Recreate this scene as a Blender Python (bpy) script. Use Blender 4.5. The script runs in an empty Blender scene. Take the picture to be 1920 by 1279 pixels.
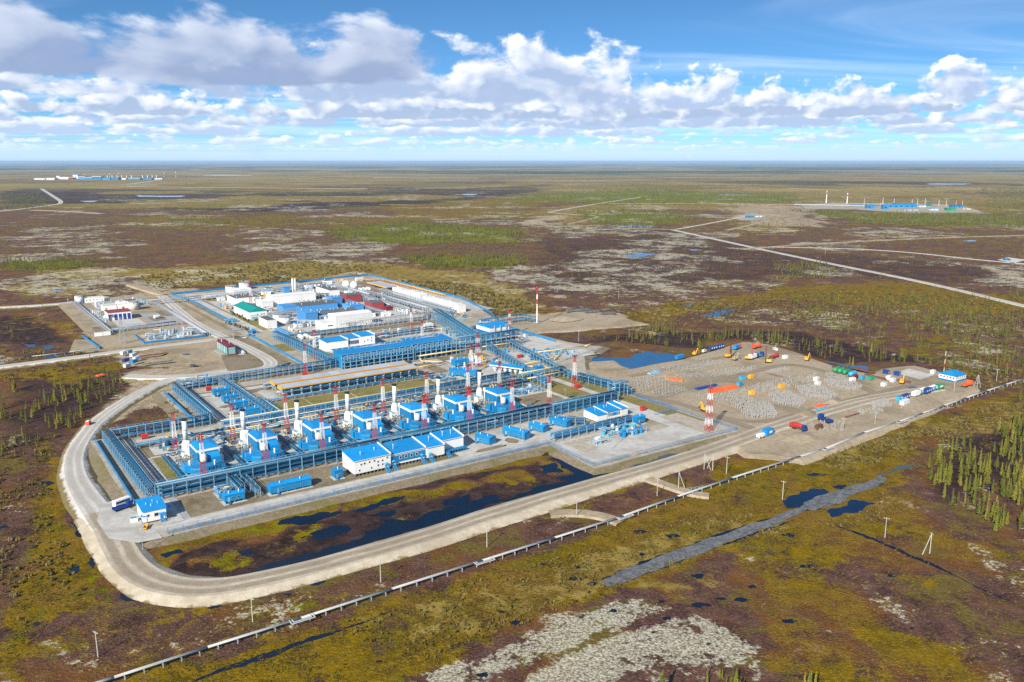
import bpy, math, random
import numpy as np
from mathutils import Vector, Matrix
from mathutils.geometry import tessellate_polygon

random.seed(7)
rng = np.random.default_rng(11)
S = bpy.context.scene
COL = S.collection
R = math.radians

# ------------------------------------------------------------------ camera
CAM_H = 150.0                      # drone height over the plant floor
FPX, CX, CY, YH = 1570.0, 960.0, 639.5, 303.0
PITCH = math.atan((CY - YH) / FPX)
cam = bpy.data.cameras.new('camera')
cam.sensor_width = 36.0
cam.lens = FPX / 1920 * 36
cam.clip_start = 1.0
cam.clip_end = 250000.0
cam_o = bpy.data.objects.new('camera', cam)
cam_o.location = (0, 0, CAM_H)
cam_o.rotation_euler = (R(90) - PITCH, 0, 0)
COL.objects.link(cam_o)
S.camera = cam_o

# ------------------------------------------------------------------ light
SUN_EL = R(31)
SUN_DIR = Vector((-0.44, -0.90, 0)).normalized()          # horizontal direction towards the sun
sun = bpy.data.lights.new('sun', 'SUN')
sun.energy = 5.0
sun.angle = R(0.53)
sun.color = (1.0, 0.93, 0.80)
sun_o = bpy.data.objects.new('sun', sun)
v = Vector((SUN_DIR.x * math.cos(SUN_EL), SUN_DIR.y * math.cos(SUN_EL), math.sin(SUN_EL)))
sun_o.rotation_euler = v.to_track_quat('Z', 'Y').to_euler()
COL.objects.link(sun_o)

S.view_settings.view_transform = 'Standard'
S.view_settings.look = 'None'
S.view_settings.exposure = 0.57
S.view_settings.gamma = 1.0
S.view_settings.use_curve_mapping = False
S.cycles.use_denoising = False
S.cycles.max_bounces = 5
S.cycles.diffuse_bounces = 2
S.cycles.glossy_bounces = 2
S.cycles.transparent_max_bounces = 6
S.cycles.volume_bounces = 0
S.cycles.sample_clamp_indirect = 4.0

# ------------------------------------------------------------------ node helper
class NT:
    def __init__(s, nt):
        s.nt = nt
    def n(s, t, **kw):
        nd = s.nt.nodes.new(t)
        for k, x in kw.items():
            setattr(nd, k, x)
        return nd
    def put(s, sock, x):
        if isinstance(x, bpy.types.NodeSocket):
            s.nt.links.new(x, sock)
        elif isinstance(x, (tuple, list)) and sock.type == 'RGBA' and len(x) == 3:
            sock.default_value = (*x, 1)
        else:
            sock.default_value = x
    def m(s, op, a, b=None, c=None, clamp=False):
        nd = s.n('ShaderNodeMath', operation=op, use_clamp=clamp)
        for i, x in enumerate((a, b, c)):
            if x is not None:
                s.put(nd.inputs[i], x)
        return nd.outputs[0]
    def vm(s, op, a, b=None):
        nd = s.n('ShaderNodeVectorMath', operation=op)
        s.put(nd.inputs[0], a)
        if b is not None:
            s.put(nd.inputs['Scale'] if op == 'SCALE' else nd.inputs[1], b)
        return nd.outputs[0]
    def mix(s, f, a, b, mode='MIX'):
        nd = s.n('ShaderNodeMix', data_type='RGBA', blend_type=mode)
        s.put(nd.inputs[0], f); s.put(nd.inputs[6], a); s.put(nd.inputs[7], b)
        return nd.outputs[2]
    def ss(s, x, a, b, lo=0.0, hi=1.0):
        nd = s.n('ShaderNodeMapRange', interpolation_type='SMOOTHSTEP')
        s.put(nd.inputs[0], x); s.put(nd.inputs[1], a); s.put(nd.inputs[2], b)
        s.put(nd.inputs[3], lo); s.put(nd.inputs[4], hi)
        return nd.outputs[0]
    def noise(s, vec, scale, detail=4, rough=0.55, dist=0.0, dim='3D', w=None, out=0):
        nd = s.n('ShaderNodeTexNoise', noise_dimensions=dim)
        s.put(nd.inputs['Vector'], vec)
        s.put(nd.inputs['Scale'], scale); s.put(nd.inputs['Detail'], detail)
        s.put(nd.inputs['Roughness'], rough); s.put(nd.inputs['Distortion'], dist)
        return nd.outputs[out]
    def xyz(s, x, y, z):
        nd = s.n('ShaderNodeCombineXYZ')
        s.put(nd.inputs[0], x); s.put(nd.inputs[1], y); s.put(nd.inputs[2], z)
        return nd.outputs[0]

# ------------------------------------------------------------------ world: sky and clouds
world = bpy.data.worlds.new('World')
S.world = world
world.use_nodes = True
world.node_tree.nodes.clear()
w = NT(world.node_tree)
tc = w.n('ShaderNodeTexCoord').outputs['Generated']
sep = w.n('ShaderNodeSeparateXYZ'); w.put(sep.inputs[0], tc)
dx, dy, dz = sep.outputs
zz = w.m('MAXIMUM', dz, 0.0)
sky = w.n('ShaderNodeTexSky', sky_type='NISHITA', sun_disc=False)
sky.sun_elevation = SUN_EL
sky.sun_rotation = math.atan2(SUN_DIR.x, SUN_DIR.y)
sky.altitude = 100
sky.air_density = 1.0
sky.dust_density = 0.3
sky.ozone_density = 2.0
sv = w.vm('NORMALIZE', w.xyz(dx, dy, w.m('ADD', w.m('MULTIPLY', zz, 1.9), 0.03)))
w.put(sky.inputs[0], sv)
base = w.mix(1.0, sky.outputs[0], (0.60, 1.05, 1.36), 'MULTIPLY')
base = w.mix(w.ss(zz, 0.0, 0.05, 0.55, 0.0), base, (5.8, 7.6, 10.2))
# banks of cumulus standing at growing distances (unit: height of the cloud base, about 1.2 km)
az_ = w.m('ARCTAN2', dx, dy)
te = w.m('DIVIDE', zz, w.m('SQRT', w.m('ADD', w.m('MULTIPLY', dx, dx), w.m('ADD', w.m('MULTIPLY', dy, dy), 1e-6))))
def hump(c, wd, amp):
    q = w.m('DIVIDE', w.m('SUBTRACT', az_, R(c)), R(wd))
    return w.m('MULTIPLY', w.m('POWER', 2.718, w.m('MULTIPLY', w.m('MULTIPLY', q, q), -1.0)), amp)
acc_c = None; acc_t = None
#        r     thick cover  scale humps (azimuth, width, amount)         base tone
BANKS = ((11.6, 0.86, -0.24, 1.15, ((-33, 9, 0.54), (-19, 9, 0.56), (-8, 6, 0.42)), 0.60),
         (15.0, 1.10, -0.22, 1.35, ((-9, 8, 0.50), (2, 6, 0.46), (8, 4, 0.2), (-22, 7, 0.34), (-32, 6, 0.3)), 0.66),
         (14.6, 0.50, -0.10, 1.7, ((-32, 7, 0.32), (33, 5, 0.05), (12, 12, -0.3)), 0.62),
         (17.0, 0.80, -0.09, 1.65, ((17, 6, 0.34), (27.5, 4, 0.34), (33, 4, 0.32), (11, 4, 0.24), (0, 8, 0.26)), 0.70),
         (20.5, 0.80, 0.15, 1.65, ((-24, 5, 0.07), (-10, 6, 0.08), (8, 6, 0.12), (21, 9, 0.16)), 0.62),
         (26.0, 0.80, 0.20, 1.65, ((-14, 9, 0.04), (12, 10, 0.08)), 0.66),
         (35.0, 0.75, 0.18, 1.6, (), 0.70),
         (52.0, 0.75, 0.15, 1.5, (), 0.75),
         (80.0, 0.8, 0.10, 1.4, (), 0.80),
         (6.25, 0.22, -0.75, 1.8, ((31.6, 1.8, 0.95),), 0.42))
for k, (rr_, T, cv, sc, hs, tn) in enumerate(BANKS):
    hh = w.m('MULTIPLY', te, rr_)
    xx = w.m('MULTIPLY', az_, rr_)
    P = w.xyz(w.m('MULTIPLY', xx, (0.62, 0.85, 0.6, 1.0, 0.85, 0.66, 0.55, 0.5, 0.5, 0.8)[k]), w.m('MULTIPLY', hh, 1.3), 5.3 * k)
    det = 5.0 if k < 5 else 4.0
    n0 = w.noise(P, sc, det + 1.0, 0.57, 0.18)
    ne = w.noise(w.vm('ADD', P, (-0.17, 0.20, 0.0)), sc, 2.5, 0.5, 0.25)
    grp = w.noise(w.xyz(w.m('MULTIPLY', xx, 0.33), 0.0, 9.1 * k), 1.0, 2.0, 0.5)
    cov = w.m('ADD', w.m('MULTIPLY', w.m('SUBTRACT', grp, 0.5), 0.75), cv)
    for q in hs:
        cov = w.m('ADD', cov, hump(*q))
    up = w.m('DIVIDE', w.m('SUBTRACT', hh, 1.0), T)
    upc = w.m('MAXIMUM', up, 0.0)
    env = w.m('ADD', w.m('MULTIPLY', w.m('POWER', upc, 1.6), 0.36), w.ss(up, -0.16, 0.10, 0.5, 0.0))
    den = w.m('SUBTRACT', w.m('ADD', w.m('MULTIPLY', w.m('SUBTRACT', n0, 0.5), 1.25), cov), env)
    a = w.ss(den, 0.0, 0.20 if k < 3 else 0.15, 0.0, 0.96)
    relief = w.m('MULTIPLY', w.m('SUBTRACT', n0, ne), 2.8)
    lit = w.m('ADD', w.m('ADD', w.m('MULTIPLY', w.m('MINIMUM', upc, 1.0), 0.66), 0.06), relief, clamp=True)
    lit = w.m('SUBTRACT', lit, w.ss(den, 0.10, 0.50, 0.0, 0.30), clamp=True)
    base_c = (6.2 * tn + 0.2, 7.9 * tn + 0.3, 11.0 * tn + 0.6)
    col = w.mix(lit, base_c, (13.6, 13.3, 12.9))
    if k == 0:
        col = w.mix(0.8, col, w.mix(lit, (3.1, 4.1, 6.4), (7.6, 8.4, 10.0)))
    fade = max(0.0, min(0.75, (rr_ - 11) / 90))
    col = w.mix(fade, col, (7.4, 9.2, 11.6))
    if acc_c is None:
        acc_c = w.mix(a, (0, 0, 0), col)
        acc_t = w.m('SUBTRACT', 1.0, a)
    else:
        wgt = w.m('MULTIPLY', acc_t, a)
        acc_c = w.mix(1.0, acc_c, w.vm('SCALE', col, wgt), 'ADD')
        acc_t = w.m('SUBTRACT', acc_t, wgt)
# thin high cirrus
inv = w.m('DIVIDE', 1.0, w.m('ADD', zz, 0.03))
cir = w.noise(w.xyz(w.m('MULTIPLY', w.m('MULTIPLY', dx, inv), 0.16), w.m('MULTIPLY', w.m('MULTIPLY', dy, inv), 0.42), 4.2), 1.0, 6.0, 0.6, 1.2)
base = w.mix(w.ss(cir, 0.42, 0.76, 0.0, 0.40), base, (10.5, 11.8, 13.2))
final = w.mix(1.0, acc_c, w.vm('SCALE', base, acc_t), 'ADD')
# low clouds sink into the pale air above the horizon
final = w.mix(w.ss(zz, 0.003, 0.026, 0.85, 0.0), final, (6.6, 8.6, 11.2))
bg = w.n('ShaderNodeBackground')
w.put(bg.inputs[0], final); bg.inputs[1].default_value = 0.070
wo = w.n('ShaderNodeOutputWorld')
w.put(wo.inputs[0], bg.outputs[0])
try:
    world.cycles.sampling_method = 'NONE'
except Exception:
    pass

# ------------------------------------------------------------------ plan coordinates
LOW = -1.6                         # level of the tundra under the filled plant site
_cp, _sp = math.cos(PITCH), math.sin(PITCH)
def G(x, y, z=0.0):
    """survey point: photograph pixel -> place on the level z"""
    a = (x - CX) / FPX; b = -(y - CY) / FPX
    d = (a, _cp + b * _sp, -_sp + b * _cp)
    t = (z - CAM_H) / d[2]
    return d[0] * t, d[1] * t
AZ = R(55.2)
UX, UY = math.sin(AZ), math.cos(AZ)
VX, VY = -math.cos(AZ), math.sin(AZ)
OX, OY = G(300, 1003)
PROT = math.atan2(UY, UX)           # the plant grid's angle
def W(u, v, z=0.0):
    return Vector((OX + u * UX + v * VX, OY + u * UY + v * VY, z))
def L(x, y, z=0.0):
    X, Y = G(x, y, z); X -= OX; Y -= OY
    return X * UX + Y * UY, X * VX + Y * VY
def gp(pts, z=0.0):
    return [G(x, y, z) for x, y in pts]
def wp(pts):
    return [tuple(W(u, v)[:2]) for u, v in pts]

# ------------------------------------------------------------------ mesh helper
class MB:
    def __init__(s):
        s.v = []; s.f = []
    def add(s, vs, fs):
        o = len(s.v); s.v += [tuple(p) for p in vs]; s.f += [tuple(i + o for i in f) for f in fs]
        return s
    def box(s, x0, x1, y0, y1, z0, z1):
        return s.add([(x0, y0, z0), (x1, y0, z0), (x1, y1, z0), (x0, y1, z0), (x0, y0, z1), (x1, y0, z1), (x1, y1, z1), (x0, y1, z1)],
                     [(3, 2, 1, 0), (4, 5, 6, 7), (0, 1, 5, 4), (1, 2, 6, 5), (2, 3, 7, 6), (3, 0, 4, 7)])
    def tube(s, p0, p1, r0, r1=None, n=8, caps=True):
        r1 = r0 if r1 is None else r1
        p0 = Vector(p0); p1 = Vector(p1); d = (p1 - p0).normalized()
        a = d.orthogonal().normalized(); b = d.cross(a)
        vs = []
        for p, r in ((p0, r0), (p1, r1)):
            for i in range(n):
                t = 2 * math.pi * i / n
                vs.append(p + a * (r * math.cos(t)) + b * (r * math.sin(t)))
        fs = [(i, (i + 1) % n, n + (i + 1) % n, n + i) for i in range(n)]
        if caps:
            fs += [tuple(range(n - 1, -1, -1)), tuple(range(n, 2 * n))]
        return s.add(vs, fs)
    def bar(s, p0, p1, w, h=None):
        h = h or w
        p0 = Vector(p0); p1 = Vector(p1); d = (p1 - p0).normalized()
        up = Vector((0, 0, 1)) if abs(d.z) < 0.95 else Vector((1, 0, 0))
        a = d.cross(up).normalized() * (w / 2); b = a.cross(d).normalized() * (h / 2)
        vs = [p + q for p in (p0, p1) for q in (-a - b, a - b, a + b, -a + b)]
        return s.add(vs, [(0, 1, 5, 4), (1, 2, 6, 5), (2, 3, 7, 6), (3, 0, 4, 7), (3, 2, 1, 0), (4, 5, 6, 7)])
    def path(s, pts, r, n=7):
        for a, b in zip(pts, pts[1:]):
            s.tube(a, b, r, n=n)
        return s
    def lathe(s, prof, n=16, c=(0, 0)):
        vs = []
        for r, z in prof:
            for i in range(n):
                t = 2 * math.pi * i / n
                vs.append((c[0] + r * math.cos(t), c[1] + r * math.sin(t), z))
        fs = []
        for k in range(len(prof) - 1):
            for i in range(n):
                j = (i + 1) % n
                fs.append((k * n + i, k * n + j, (k + 1) * n + j, (k + 1) * n + i))
        fs += [tuple(range(n - 1, -1, -1)), tuple((len(prof) - 1) * n + i for i in range(n))]
        return s.add(vs, fs)
    def gable(s, x0, x1, y0, y1, z0, z1, ov=0.4, axis='x'):
        """a pitched roof block, ridge along axis"""
        x0 -= ov; x1 += ov; y0 -= ov; y1 += ov
        if axis == 'x':
            m = (y0 + y1) / 2
            vs = [(x0, y0, z0), (x1, y0, z0), (x1, y1, z0), (x0, y1, z0), (x0, m, z1), (x1, m, z1)]
            fs = [(3, 2, 1, 0), (0, 1, 5, 4), (2, 3, 4, 5), (0, 4, 3), (1, 2, 5)]
        else:
            m = (x0 + x1) / 2
            vs = [(x0, y0, z0), (x1, y0, z0), (x1, y1, z0), (x0, y1, z0), (m, y0, z1), (m, y1, z1)]
            fs = [(3, 2, 1, 0), (0, 1, 4), (1, 2, 5, 4), (2, 3, 5), (3, 0, 4, 5)]
        return s.add(vs, fs)
    def shed(s, x0, x1, y0, y1, z0, za, zb, t=0.25):
        """a single-pitch slab: height za along y0, zb along y1"""
        vs = [(x0, y0, za - t), (x1, y0, za - t), (x1, y1, zb - t), (x0, y1, zb - t), (x0, y0, za), (x1, y0, za), (x1, y1, zb), (x0, y1, zb)]
        return s.add(vs, [(3, 2, 1, 0), (4, 5, 6, 7), (0, 1, 5, 4), (1, 2, 6, 5), (2, 3, 7, 6), (3, 0, 4, 7)])
    def mesh(s, name, mat=None, smooth=False):
        me = bpy.data.meshes.new(name)
        me.from_pydata(s.v, [], s.f)
        if mat is not None:
            me.materials.append(mat)
        if smooth:
            me.polygons.foreach_set('use_smooth', [True] * len(me.polygons))
        me.update()
        return me

def obj(name, me, parent=None, loc=(0, 0, 0), rz=0.0, scale=None):
    o = bpy.data.objects.new(name, me)
    COL.objects.link(o)
    o.parent = parent
    o.location = loc
    o.rotation_euler = (0, 0, rz)
    if scale is not None:
        o.scale = scale if isinstance(scale, (tuple, list)) else (scale,) * 3
    return o
def tag(o, label, cat, group=None):
    o['label'] = label; o['category'] = cat
    if group:
        o['group'] = group
    return o
def thing(name, label, cat, u, v, z=0.0, rot=0.0, group=None):
    """an Empty on the plant grid that parents a thing's parts"""
    o = obj(name, None, None, W(u, v, z), PROT + rot)
    return tag(o, label, cat, group)
def thing_w(name, label, cat, x, y, z=0.0, rz=0.0, group=None):
    o = obj(name, None, None, (x, y, z), rz)
    return tag(o, label, cat, group)
def part(name, mb, mat, parent, smooth=False, loc=(0, 0, 0), rz=0.0):
    return obj(name, mb.mesh(name, mat, smooth), parent, loc, rz)
def structure(o):
    o['kind'] = 'structure'
    return o
def copy_tree(o, parent=None):
    c = o.copy()
    COL.objects.link(c)
    c.parent = parent
    for ch in KIDS.get(o.name, [k for k in o.children]):
        copy_tree(ch, c)
    return c
KIDS = {}

# ------------------------------------------------------------------ numpy noise for zoning
def vnoise(x, y, seed=0):
    xi = np.floor(x).astype(np.int64); yi = np.floor(y).astype(np.int64)
    xf = x - xi; yf = y - yi
    def hsh(a, b):
        n = (a * 374761393 + b * 668265263 + seed * 1442695041) & 0x7fffffff
        n = ((n ^ (n >> 13)) * 1274126177) & 0x7fffffff
        return ((n ^ (n >> 16)) & 0xffff) / 65535.0
    sx = xf * xf * (3 - 2 * xf); sy = yf * yf * (3 - 2 * yf)
    return (hsh(xi, yi) * (1 - sx) + hsh(xi + 1, yi) * sx) * (1 - sy) + (hsh(xi, yi + 1) * (1 - sx) + hsh(xi + 1, yi + 1) * sx) * sy
def fbm(x, y, seed=0, octv=4):
    s = 0.0; a = 0.5; t = 0.0
    for k in range(octv):
        s = s + a * vnoise(x * 2 ** k + 17.3 * k, y * 2 ** k - 9.1 * k, seed + k); t += a; a *= 0.55
    return s / t
def sdist(X, Y, poly):
    """signed distance (positive inside) to a polygon"""
    d = np.full(X.shape, 1e18); ins = np.zeros(X.shape, bool)
    n = len(poly)
    for i in range(n):
        ax, ay = poly[i]; bx, by = poly[(i + 1) % n]
        ex, ey = bx - ax, by - ay
        wx, wy = X - ax, Y - ay
        t = np.clip((wx * ex + wy * ey) / max(ex * ex + ey * ey, 1e-9), 0, 1)
        d = np.minimum(d, (wx - t * ex) ** 2 + (wy - t * ey) ** 2)
        c = ((ay > Y) != (by > Y))
        if by != ay:
            ins ^= c & (X < (bx - ax) * (Y - ay) / (by - ay) + ax)
    d = np.sqrt(d)
    return np.where(ins, d, -d)
def inside(x, y, poly):
    r = False; n = len(poly)
    for i in range(n):
        ax, ay = poly[i]; bx, by = poly[(i + 1) % n]
        if (ay > y) != (by > y) and x < (bx - ax) * (y - ay) / (by - ay) + ax:
            r = not r
    return r

# ------------------------------------------------------------------ materials
MATS = {}
def mat(name, col, rough=0.55, metal=0.0, var=0.10, scale=0.8, dirt=None, spec=0.4):
    if name in MATS:
        return MATS[name]
    m_ = bpy.data.materials.new(name)
    m_.use_nodes = True
    t = NT(m_.node_tree)
    b = m_.node_tree.nodes['Principled BSDF']
    pos = t.n('ShaderNodeNewGeometry').outputs['Position']
    nz = t.noise(pos, scale, 4, 0.6)
    lo = tuple(c * (1 - var * 1.6) for c in col); hi = tuple(min(1, c * (1 + var)) for c in col)
    c = t.mix(nz, lo, hi)
    if dirt:
        c = t.mix(t.ss(t.noise(pos, scale * 0.31, 5, 0.65), 0.48, 0.75, 0.0, 0.75), c, dirt)
    c = t.vm('SCALE', c, t.m('ADD', t.m('MULTIPLY', t.n('ShaderNodeObjectInfo').outputs['Random'], 0.26), 0.84))
    t.put(b.inputs['Base Color'], c)
    t.put(b.inputs['Roughness'], t.m('ADD', t.m('MULTIPLY', nz, 0.15), rough - 0.07))
    b.inputs['Metallic'].default_value = metal
    b.inputs['Specular IOR Level'].default_value = spec
    MATS[name] = m_
    return m_
BLUE = mat('blue_paint', (0.004, 0.255, 0.62), 0.5, var=0.16, scale=0.35, dirt=(0.03, 0.30, 0.58))
BLUE2 = mat('blue_cladding', (0.006, 0.205, 0.46), 0.55, var=0.25, scale=0.5, dirt=(0.03, 0.24, 0.44))
PALE = mat('pale_blue_cladding', (0.07, 0.29, 0.62), 0.55, var=0.12)
STEEL = mat('blue_grey_steel', (0.20, 0.38, 0.52), 0.5, var=0.2, scale=0.5)
RAIL = mat('blue_fence_paint', (0.022, 0.215, 0.47), 0.5, var=0.2, scale=0.6)
TEAL = mat('dark_teal_pipe', (0.014, 0.095, 0.17), 0.4, var=0.25, scale=0.4)
PIPE = mat('blue_pipe_paint', (0.025, 0.19, 0.38), 0.4, var=0.25, scale=0.4)
SILVER = mat('silver_insulation', (0.47, 0.51, 0.56), 0.45, metal=0.1, var=0.14)
WHITE = mat('white_panel', (0.80, 0.80, 0.78), 0.55, var=0.05, scale=0.25, dirt=(0.66, 0.65, 0.62))
CREAM = mat('cream_panel', (0.62, 0.60, 0.54), 0.6, var=0.12)
GREY = mat('grey_steel', (0.36, 0.39, 0.42), 0.5, var=0.16)
DGREY = mat('dark_grey_roofing', (0.11, 0.12, 0.13), 0.75, var=0.2, dirt=(0.17, 0.17, 0.17))
GLASS = mat('dark_glass', (0.02, 0.03, 0.045), 0.12, var=0.3, scale=2.0)
RED = mat('red_paint', (0.47, 0.035, 0.03), 0.5, var=0.15)
BURG = mat('burgundy_cladding', (0.20, 0.018, 0.035), 0.55, var=0.18)
REDB = mat('red_brown_cladding', (0.33, 0.055, 0.055), 0.6, var=0.2)
YEL = mat('yellow_paint', (0.80, 0.40, 0.03), 0.5, var=0.12)
PALEY = mat('pale_yellow_pipe', (0.72, 0.55, 0.22), 0.5, var=0.12)
ORANGE = mat('orange_tarpaulin', (0.85, 0.13, 0.03), 0.6, var=0.15)
TURQ = mat('turquoise_cladding', (0.22, 0.50, 0.50), 0.55, var=0.1)
GREENR = mat('green_roof_sheet', (0.0, 0.27, 0.23), 0.5, var=0.12)
GREENP = mat('green_paint', (0.03, 0.30, 0.12), 0.5, var=0.15)
TANKW = mat('white_tank_paint', (0.70, 0.73, 0.74), 0.45, var=0.08, scale=0.4, dirt=(0.55, 0.57, 0.56))
STACK = mat('pale_stack_steel', (0.80, 0.79, 0.74), 0.5, var=0.06, scale=0.5, dirt=(0.60, 0.57, 0.50))
BLACK = mat('black_rubber', (0.02, 0.02, 0.02), 0.8, var=0.2)
NAVY = mat('navy_paint', (0.012, 0.05, 0.24), 0.4, var=0.15)
CYAN = mat('cyan_paint', (0.05, 0.36, 0.55), 0.5, var=0.15)
WOODP = mat('weathered_pole', (0.46, 0.44, 0.40), 0.8, var=0.2)
CONC = mat('concrete_pile', (0.40, 0.39, 0.37), 0.85, var=0.6, scale=1.5)
RUST = mat('rusty_steel', (0.16, 0.06, 0.04), 0.8, var=0.3)
VALVE = mat('ochre_fittings', (0.45, 0.36, 0.20), 0.6, var=0.3)
BARK = mat('larch_bark', (0.12, 0.085, 0.06), 0.9, var=0.3, scale=3)

def surf(name, cols, scales=(0.9, 0.06), rough=0.95, bump=0.5, bscale=1.2, tracks=False, rimw=1.4):
    """loose ground or concrete: two scales of mottling between three colours; 'across' carries wheel tracks on roads"""
    m_ = bpy.data.materials.new(name); m_.use_nodes = True
    t = NT(m_.node_tree); b = m_.node_tree.nodes['Principled BSDF']
    pos = t.n('ShaderNodeNewGeometry').outputs['Position']
    n1 = t.noise(pos, scales[0], 6, 0.62); n2 = t.noise(pos, scales[1], 6, 0.62, 0.6)
    c = t.mix(t.ss(n1, 0.32, 0.68), cols[0], cols[1])
    c = t.mix(t.ss(n2, 0.44, 0.68, 0.0, 0.85), c, cols[2])
    if tracks:
        at = t.n('ShaderNodeAttribute', attribute_name='across')
        x = t.m('ADD', at.outputs['Fac'], t.m('MULTIPLY', t.m('SUBTRACT', n2, 0.5), 0.7))
        band = t.m('ABSOLUTE', t.m('SINE', t.m('MULTIPLY', x, 3.4)))
        on = t.ss(t.m('ABSOLUTE', at.outputs['Fac']), 0.55, 1.05, 1.0, 0.0)
        tr = t.m('MULTIPLY', t.m('MULTIPLY', t.ss(band, 0.25, 0.8), on), t.ss(n1, 0.25, 0.65, 0.35, 0.9))
        c = t.mix(tr, c, cols[3])
        rim = t.ss(t.m('ADD', t.m('ABSOLUTE', at.outputs['Fac']), t.m('MULTIPLY', t.m('SUBTRACT', t.noise(pos, 0.16, 6, 0.7), 0.5), 1.1)), rimw, rimw + 0.22)
        c = t.mix(rim, c, t.mix(n1, (0.12, 0.095, 0.04), (0.24, 0.19, 0.085)))
    t.put(b.inputs['Base Color'], c)
    b.inputs['Roughness'].default_value = rough
    b.inputs['Specular IOR Level'].default_value = 0.2
    bp = t.n('ShaderNodeBump'); bp.inputs['Strength'].default_value = bump; bp.inputs['Distance'].default_value = 0.4
    t.put(bp.inputs['Height'], t.noise(pos, bscale, 6, 0.65)); t.put(b.inputs['Normal'], bp.outputs[0])
    return m_
SAND = surf('sandy_fill', ((0.30, 0.238, 0.16), (0.415, 0.338, 0.235), (0.215, 0.168, 0.108)), (0.35, 0.022), bump=0.6)
PLANTF = surf('dusty_plant_ground', ((0.33, 0.29, 0.225), (0.45, 0.40, 0.325), (0.235, 0.19, 0.125)), (0.3, 0.03))
ROAD = surf('sandy_road', ((0.42, 0.36, 0.27), (0.54, 0.47, 0.365), (0.35, 0.29, 0.21), (0.25, 0.20, 0.145)), (0.25, 0.03), tracks=True)
PROAD = surf('pale_gravel_road', ((0.50, 0.47, 0.43), (0.60, 0.57, 0.52), (0.44, 0.41, 0.37), (0.37, 0.34, 0.30)), (0.25, 0.03), tracks=True, rimw=1.12)
SLAB = surf('concrete_paving', ((0.43, 0.415, 0.38), (0.53, 0.515, 0.48), (0.34, 0.32, 0.285)), (0.3, 0.05), rough=0.85, bump=0.15)
ASPH = surf('worn_asphalt', ((0.30, 0.30, 0.31), (0.40, 0.39, 0.39), (0.25, 0.24, 0.24)), (0.3, 0.05), rough=0.85, bump=0.15)
LAWN = surf('dry_grass_plot', ((0.19, 0.155, 0.05), (0.26, 0.21, 0.075), (0.13, 0.125, 0.03)), (0.5, 0.06), bump=0.8)
LAWNB = surf('brown_soil_plot', ((0.19, 0.15, 0.095), (0.28, 0.23, 0.155), (0.13, 0.105, 0.05)), (0.5, 0.06), bump=0.8)
BANK = surf('earth_bank', ((0.17, 0.135, 0.085), (0.25, 0.205, 0.14), (0.15, 0.13, 0.04)), (0.5, 0.05), bump=0.9)
TRACK = surf('rutted_sand_track', ((0.27, 0.215, 0.15), (0.36, 0.295, 0.21), (0.235, 0.185, 0.125), (0.20, 0.155, 0.105)), (0.35, 0.05), tracks=True, rimw=9.0)
PLINE = mat('pipeline_sheathing', (0.40, 0.42, 0.43), 0.5, var=0.2, scale=0.3)
GEOT = surf('grey_geotextile', ((0.10, 0.105, 0.11), (0.20, 0.205, 0.21), (0.07, 0.075, 0.08)), (0.9, 0.3), rough=0.8, bump=1.0)
def water_mat(name, col, rough):
    m_ = bpy.data.materials.new(name); m_.use_nodes = True
    t = NT(m_.node_tree); b = m_.node_tree.nodes['Principled BSDF']
    pos = t.n('ShaderNodeNewGeometry').outputs['Position']
    t.put(b.inputs['Base Color'], t.mix(t.noise(pos, 0.15, 4), col, tuple(c * 0.4 for c in col)))
    b.inputs['Roughness'].default_value = rough; b.inputs['IOR'].default_value = 1.33
    bp = t.n('ShaderNodeBump'); bp.inputs['Strength'].default_value = 0.05; bp.inputs['Distance'].default_value = 0.1
    t.put(bp.inputs['Height'], t.noise(pos, 1.2, 3)); t.put(b.inputs['Normal'], bp.outputs[0])
    return m_
WATER = water_mat('bog_water', (0.005, 0.014, 0.034), 0.05)
WATERB = water_mat('open_water', (0.016, 0.125, 0.30), 0.08)
WATERN = water_mat('deep_pool_water', (0.007, 0.026, 0.075), 0.06)
WATERG = water_mat('silty_water', (0.10, 0.12, 0.13), 0.10)

# ------------------------------------------------------------------ terrain
rows = np.concatenate([np.geomspace(60, 185, 14)[:-1], np.geomspace(185, 2600, 440)[:-1], np.geomspace(2600, 15000, 130)[:-1], np.geomspace(15000, 90000, 26)])
fine = np.radians(np.linspace(-39, 39, 620))
coarse = np.radians(np.linspace(39, 321, 72))[1:-1]
ang = np.concatenate([fine, coarse])
A, D = np.meshgrid(ang, rows)
X = (np.sin(A) * D).ravel(); Y = (np.cos(A) * D).ravel()
DD = D.ravel()
Z = np.full(X.shape, LOW)
NA = len(ang)
wx = X + (fbm(X / 60, Y / 60, 3) - 0.5) * (10 + 0.05 * np.minimum(DD, 4000))
wy = Y + (fbm(X / 60, Y / 60, 9) - 0.5) * (10 + 0.05 * np.minimum(DD, 4000))
def zone(polys, soft=0.02):
    out = np.zeros(X.shape)
    for p in polys:
        amp = 1.0
        if isinstance(p[0], (int, float)):
            amp, p = p[0], p[1:]
        g = gp(p, LOW)
        xs = [q[0] for q in g]; ys = [q[1] for q in g]
        pad = 0.12 * max(ys)
        k = (wx > min(xs) - pad) & (wx < max(xs) + pad) & (wy > min(ys) - pad) & (wy < max(ys) + pad)
        if not k.any():
            continue
        sd = sdist(wx[k], wy[k], g) / (soft * DD[k] + 1.5)
        t = np.clip(sd * 0.5 + 0.5, 0, 1)
        out[k] = np.maximum(out[k], amp * t * t * (3 - 2 * t))
    return out
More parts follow.
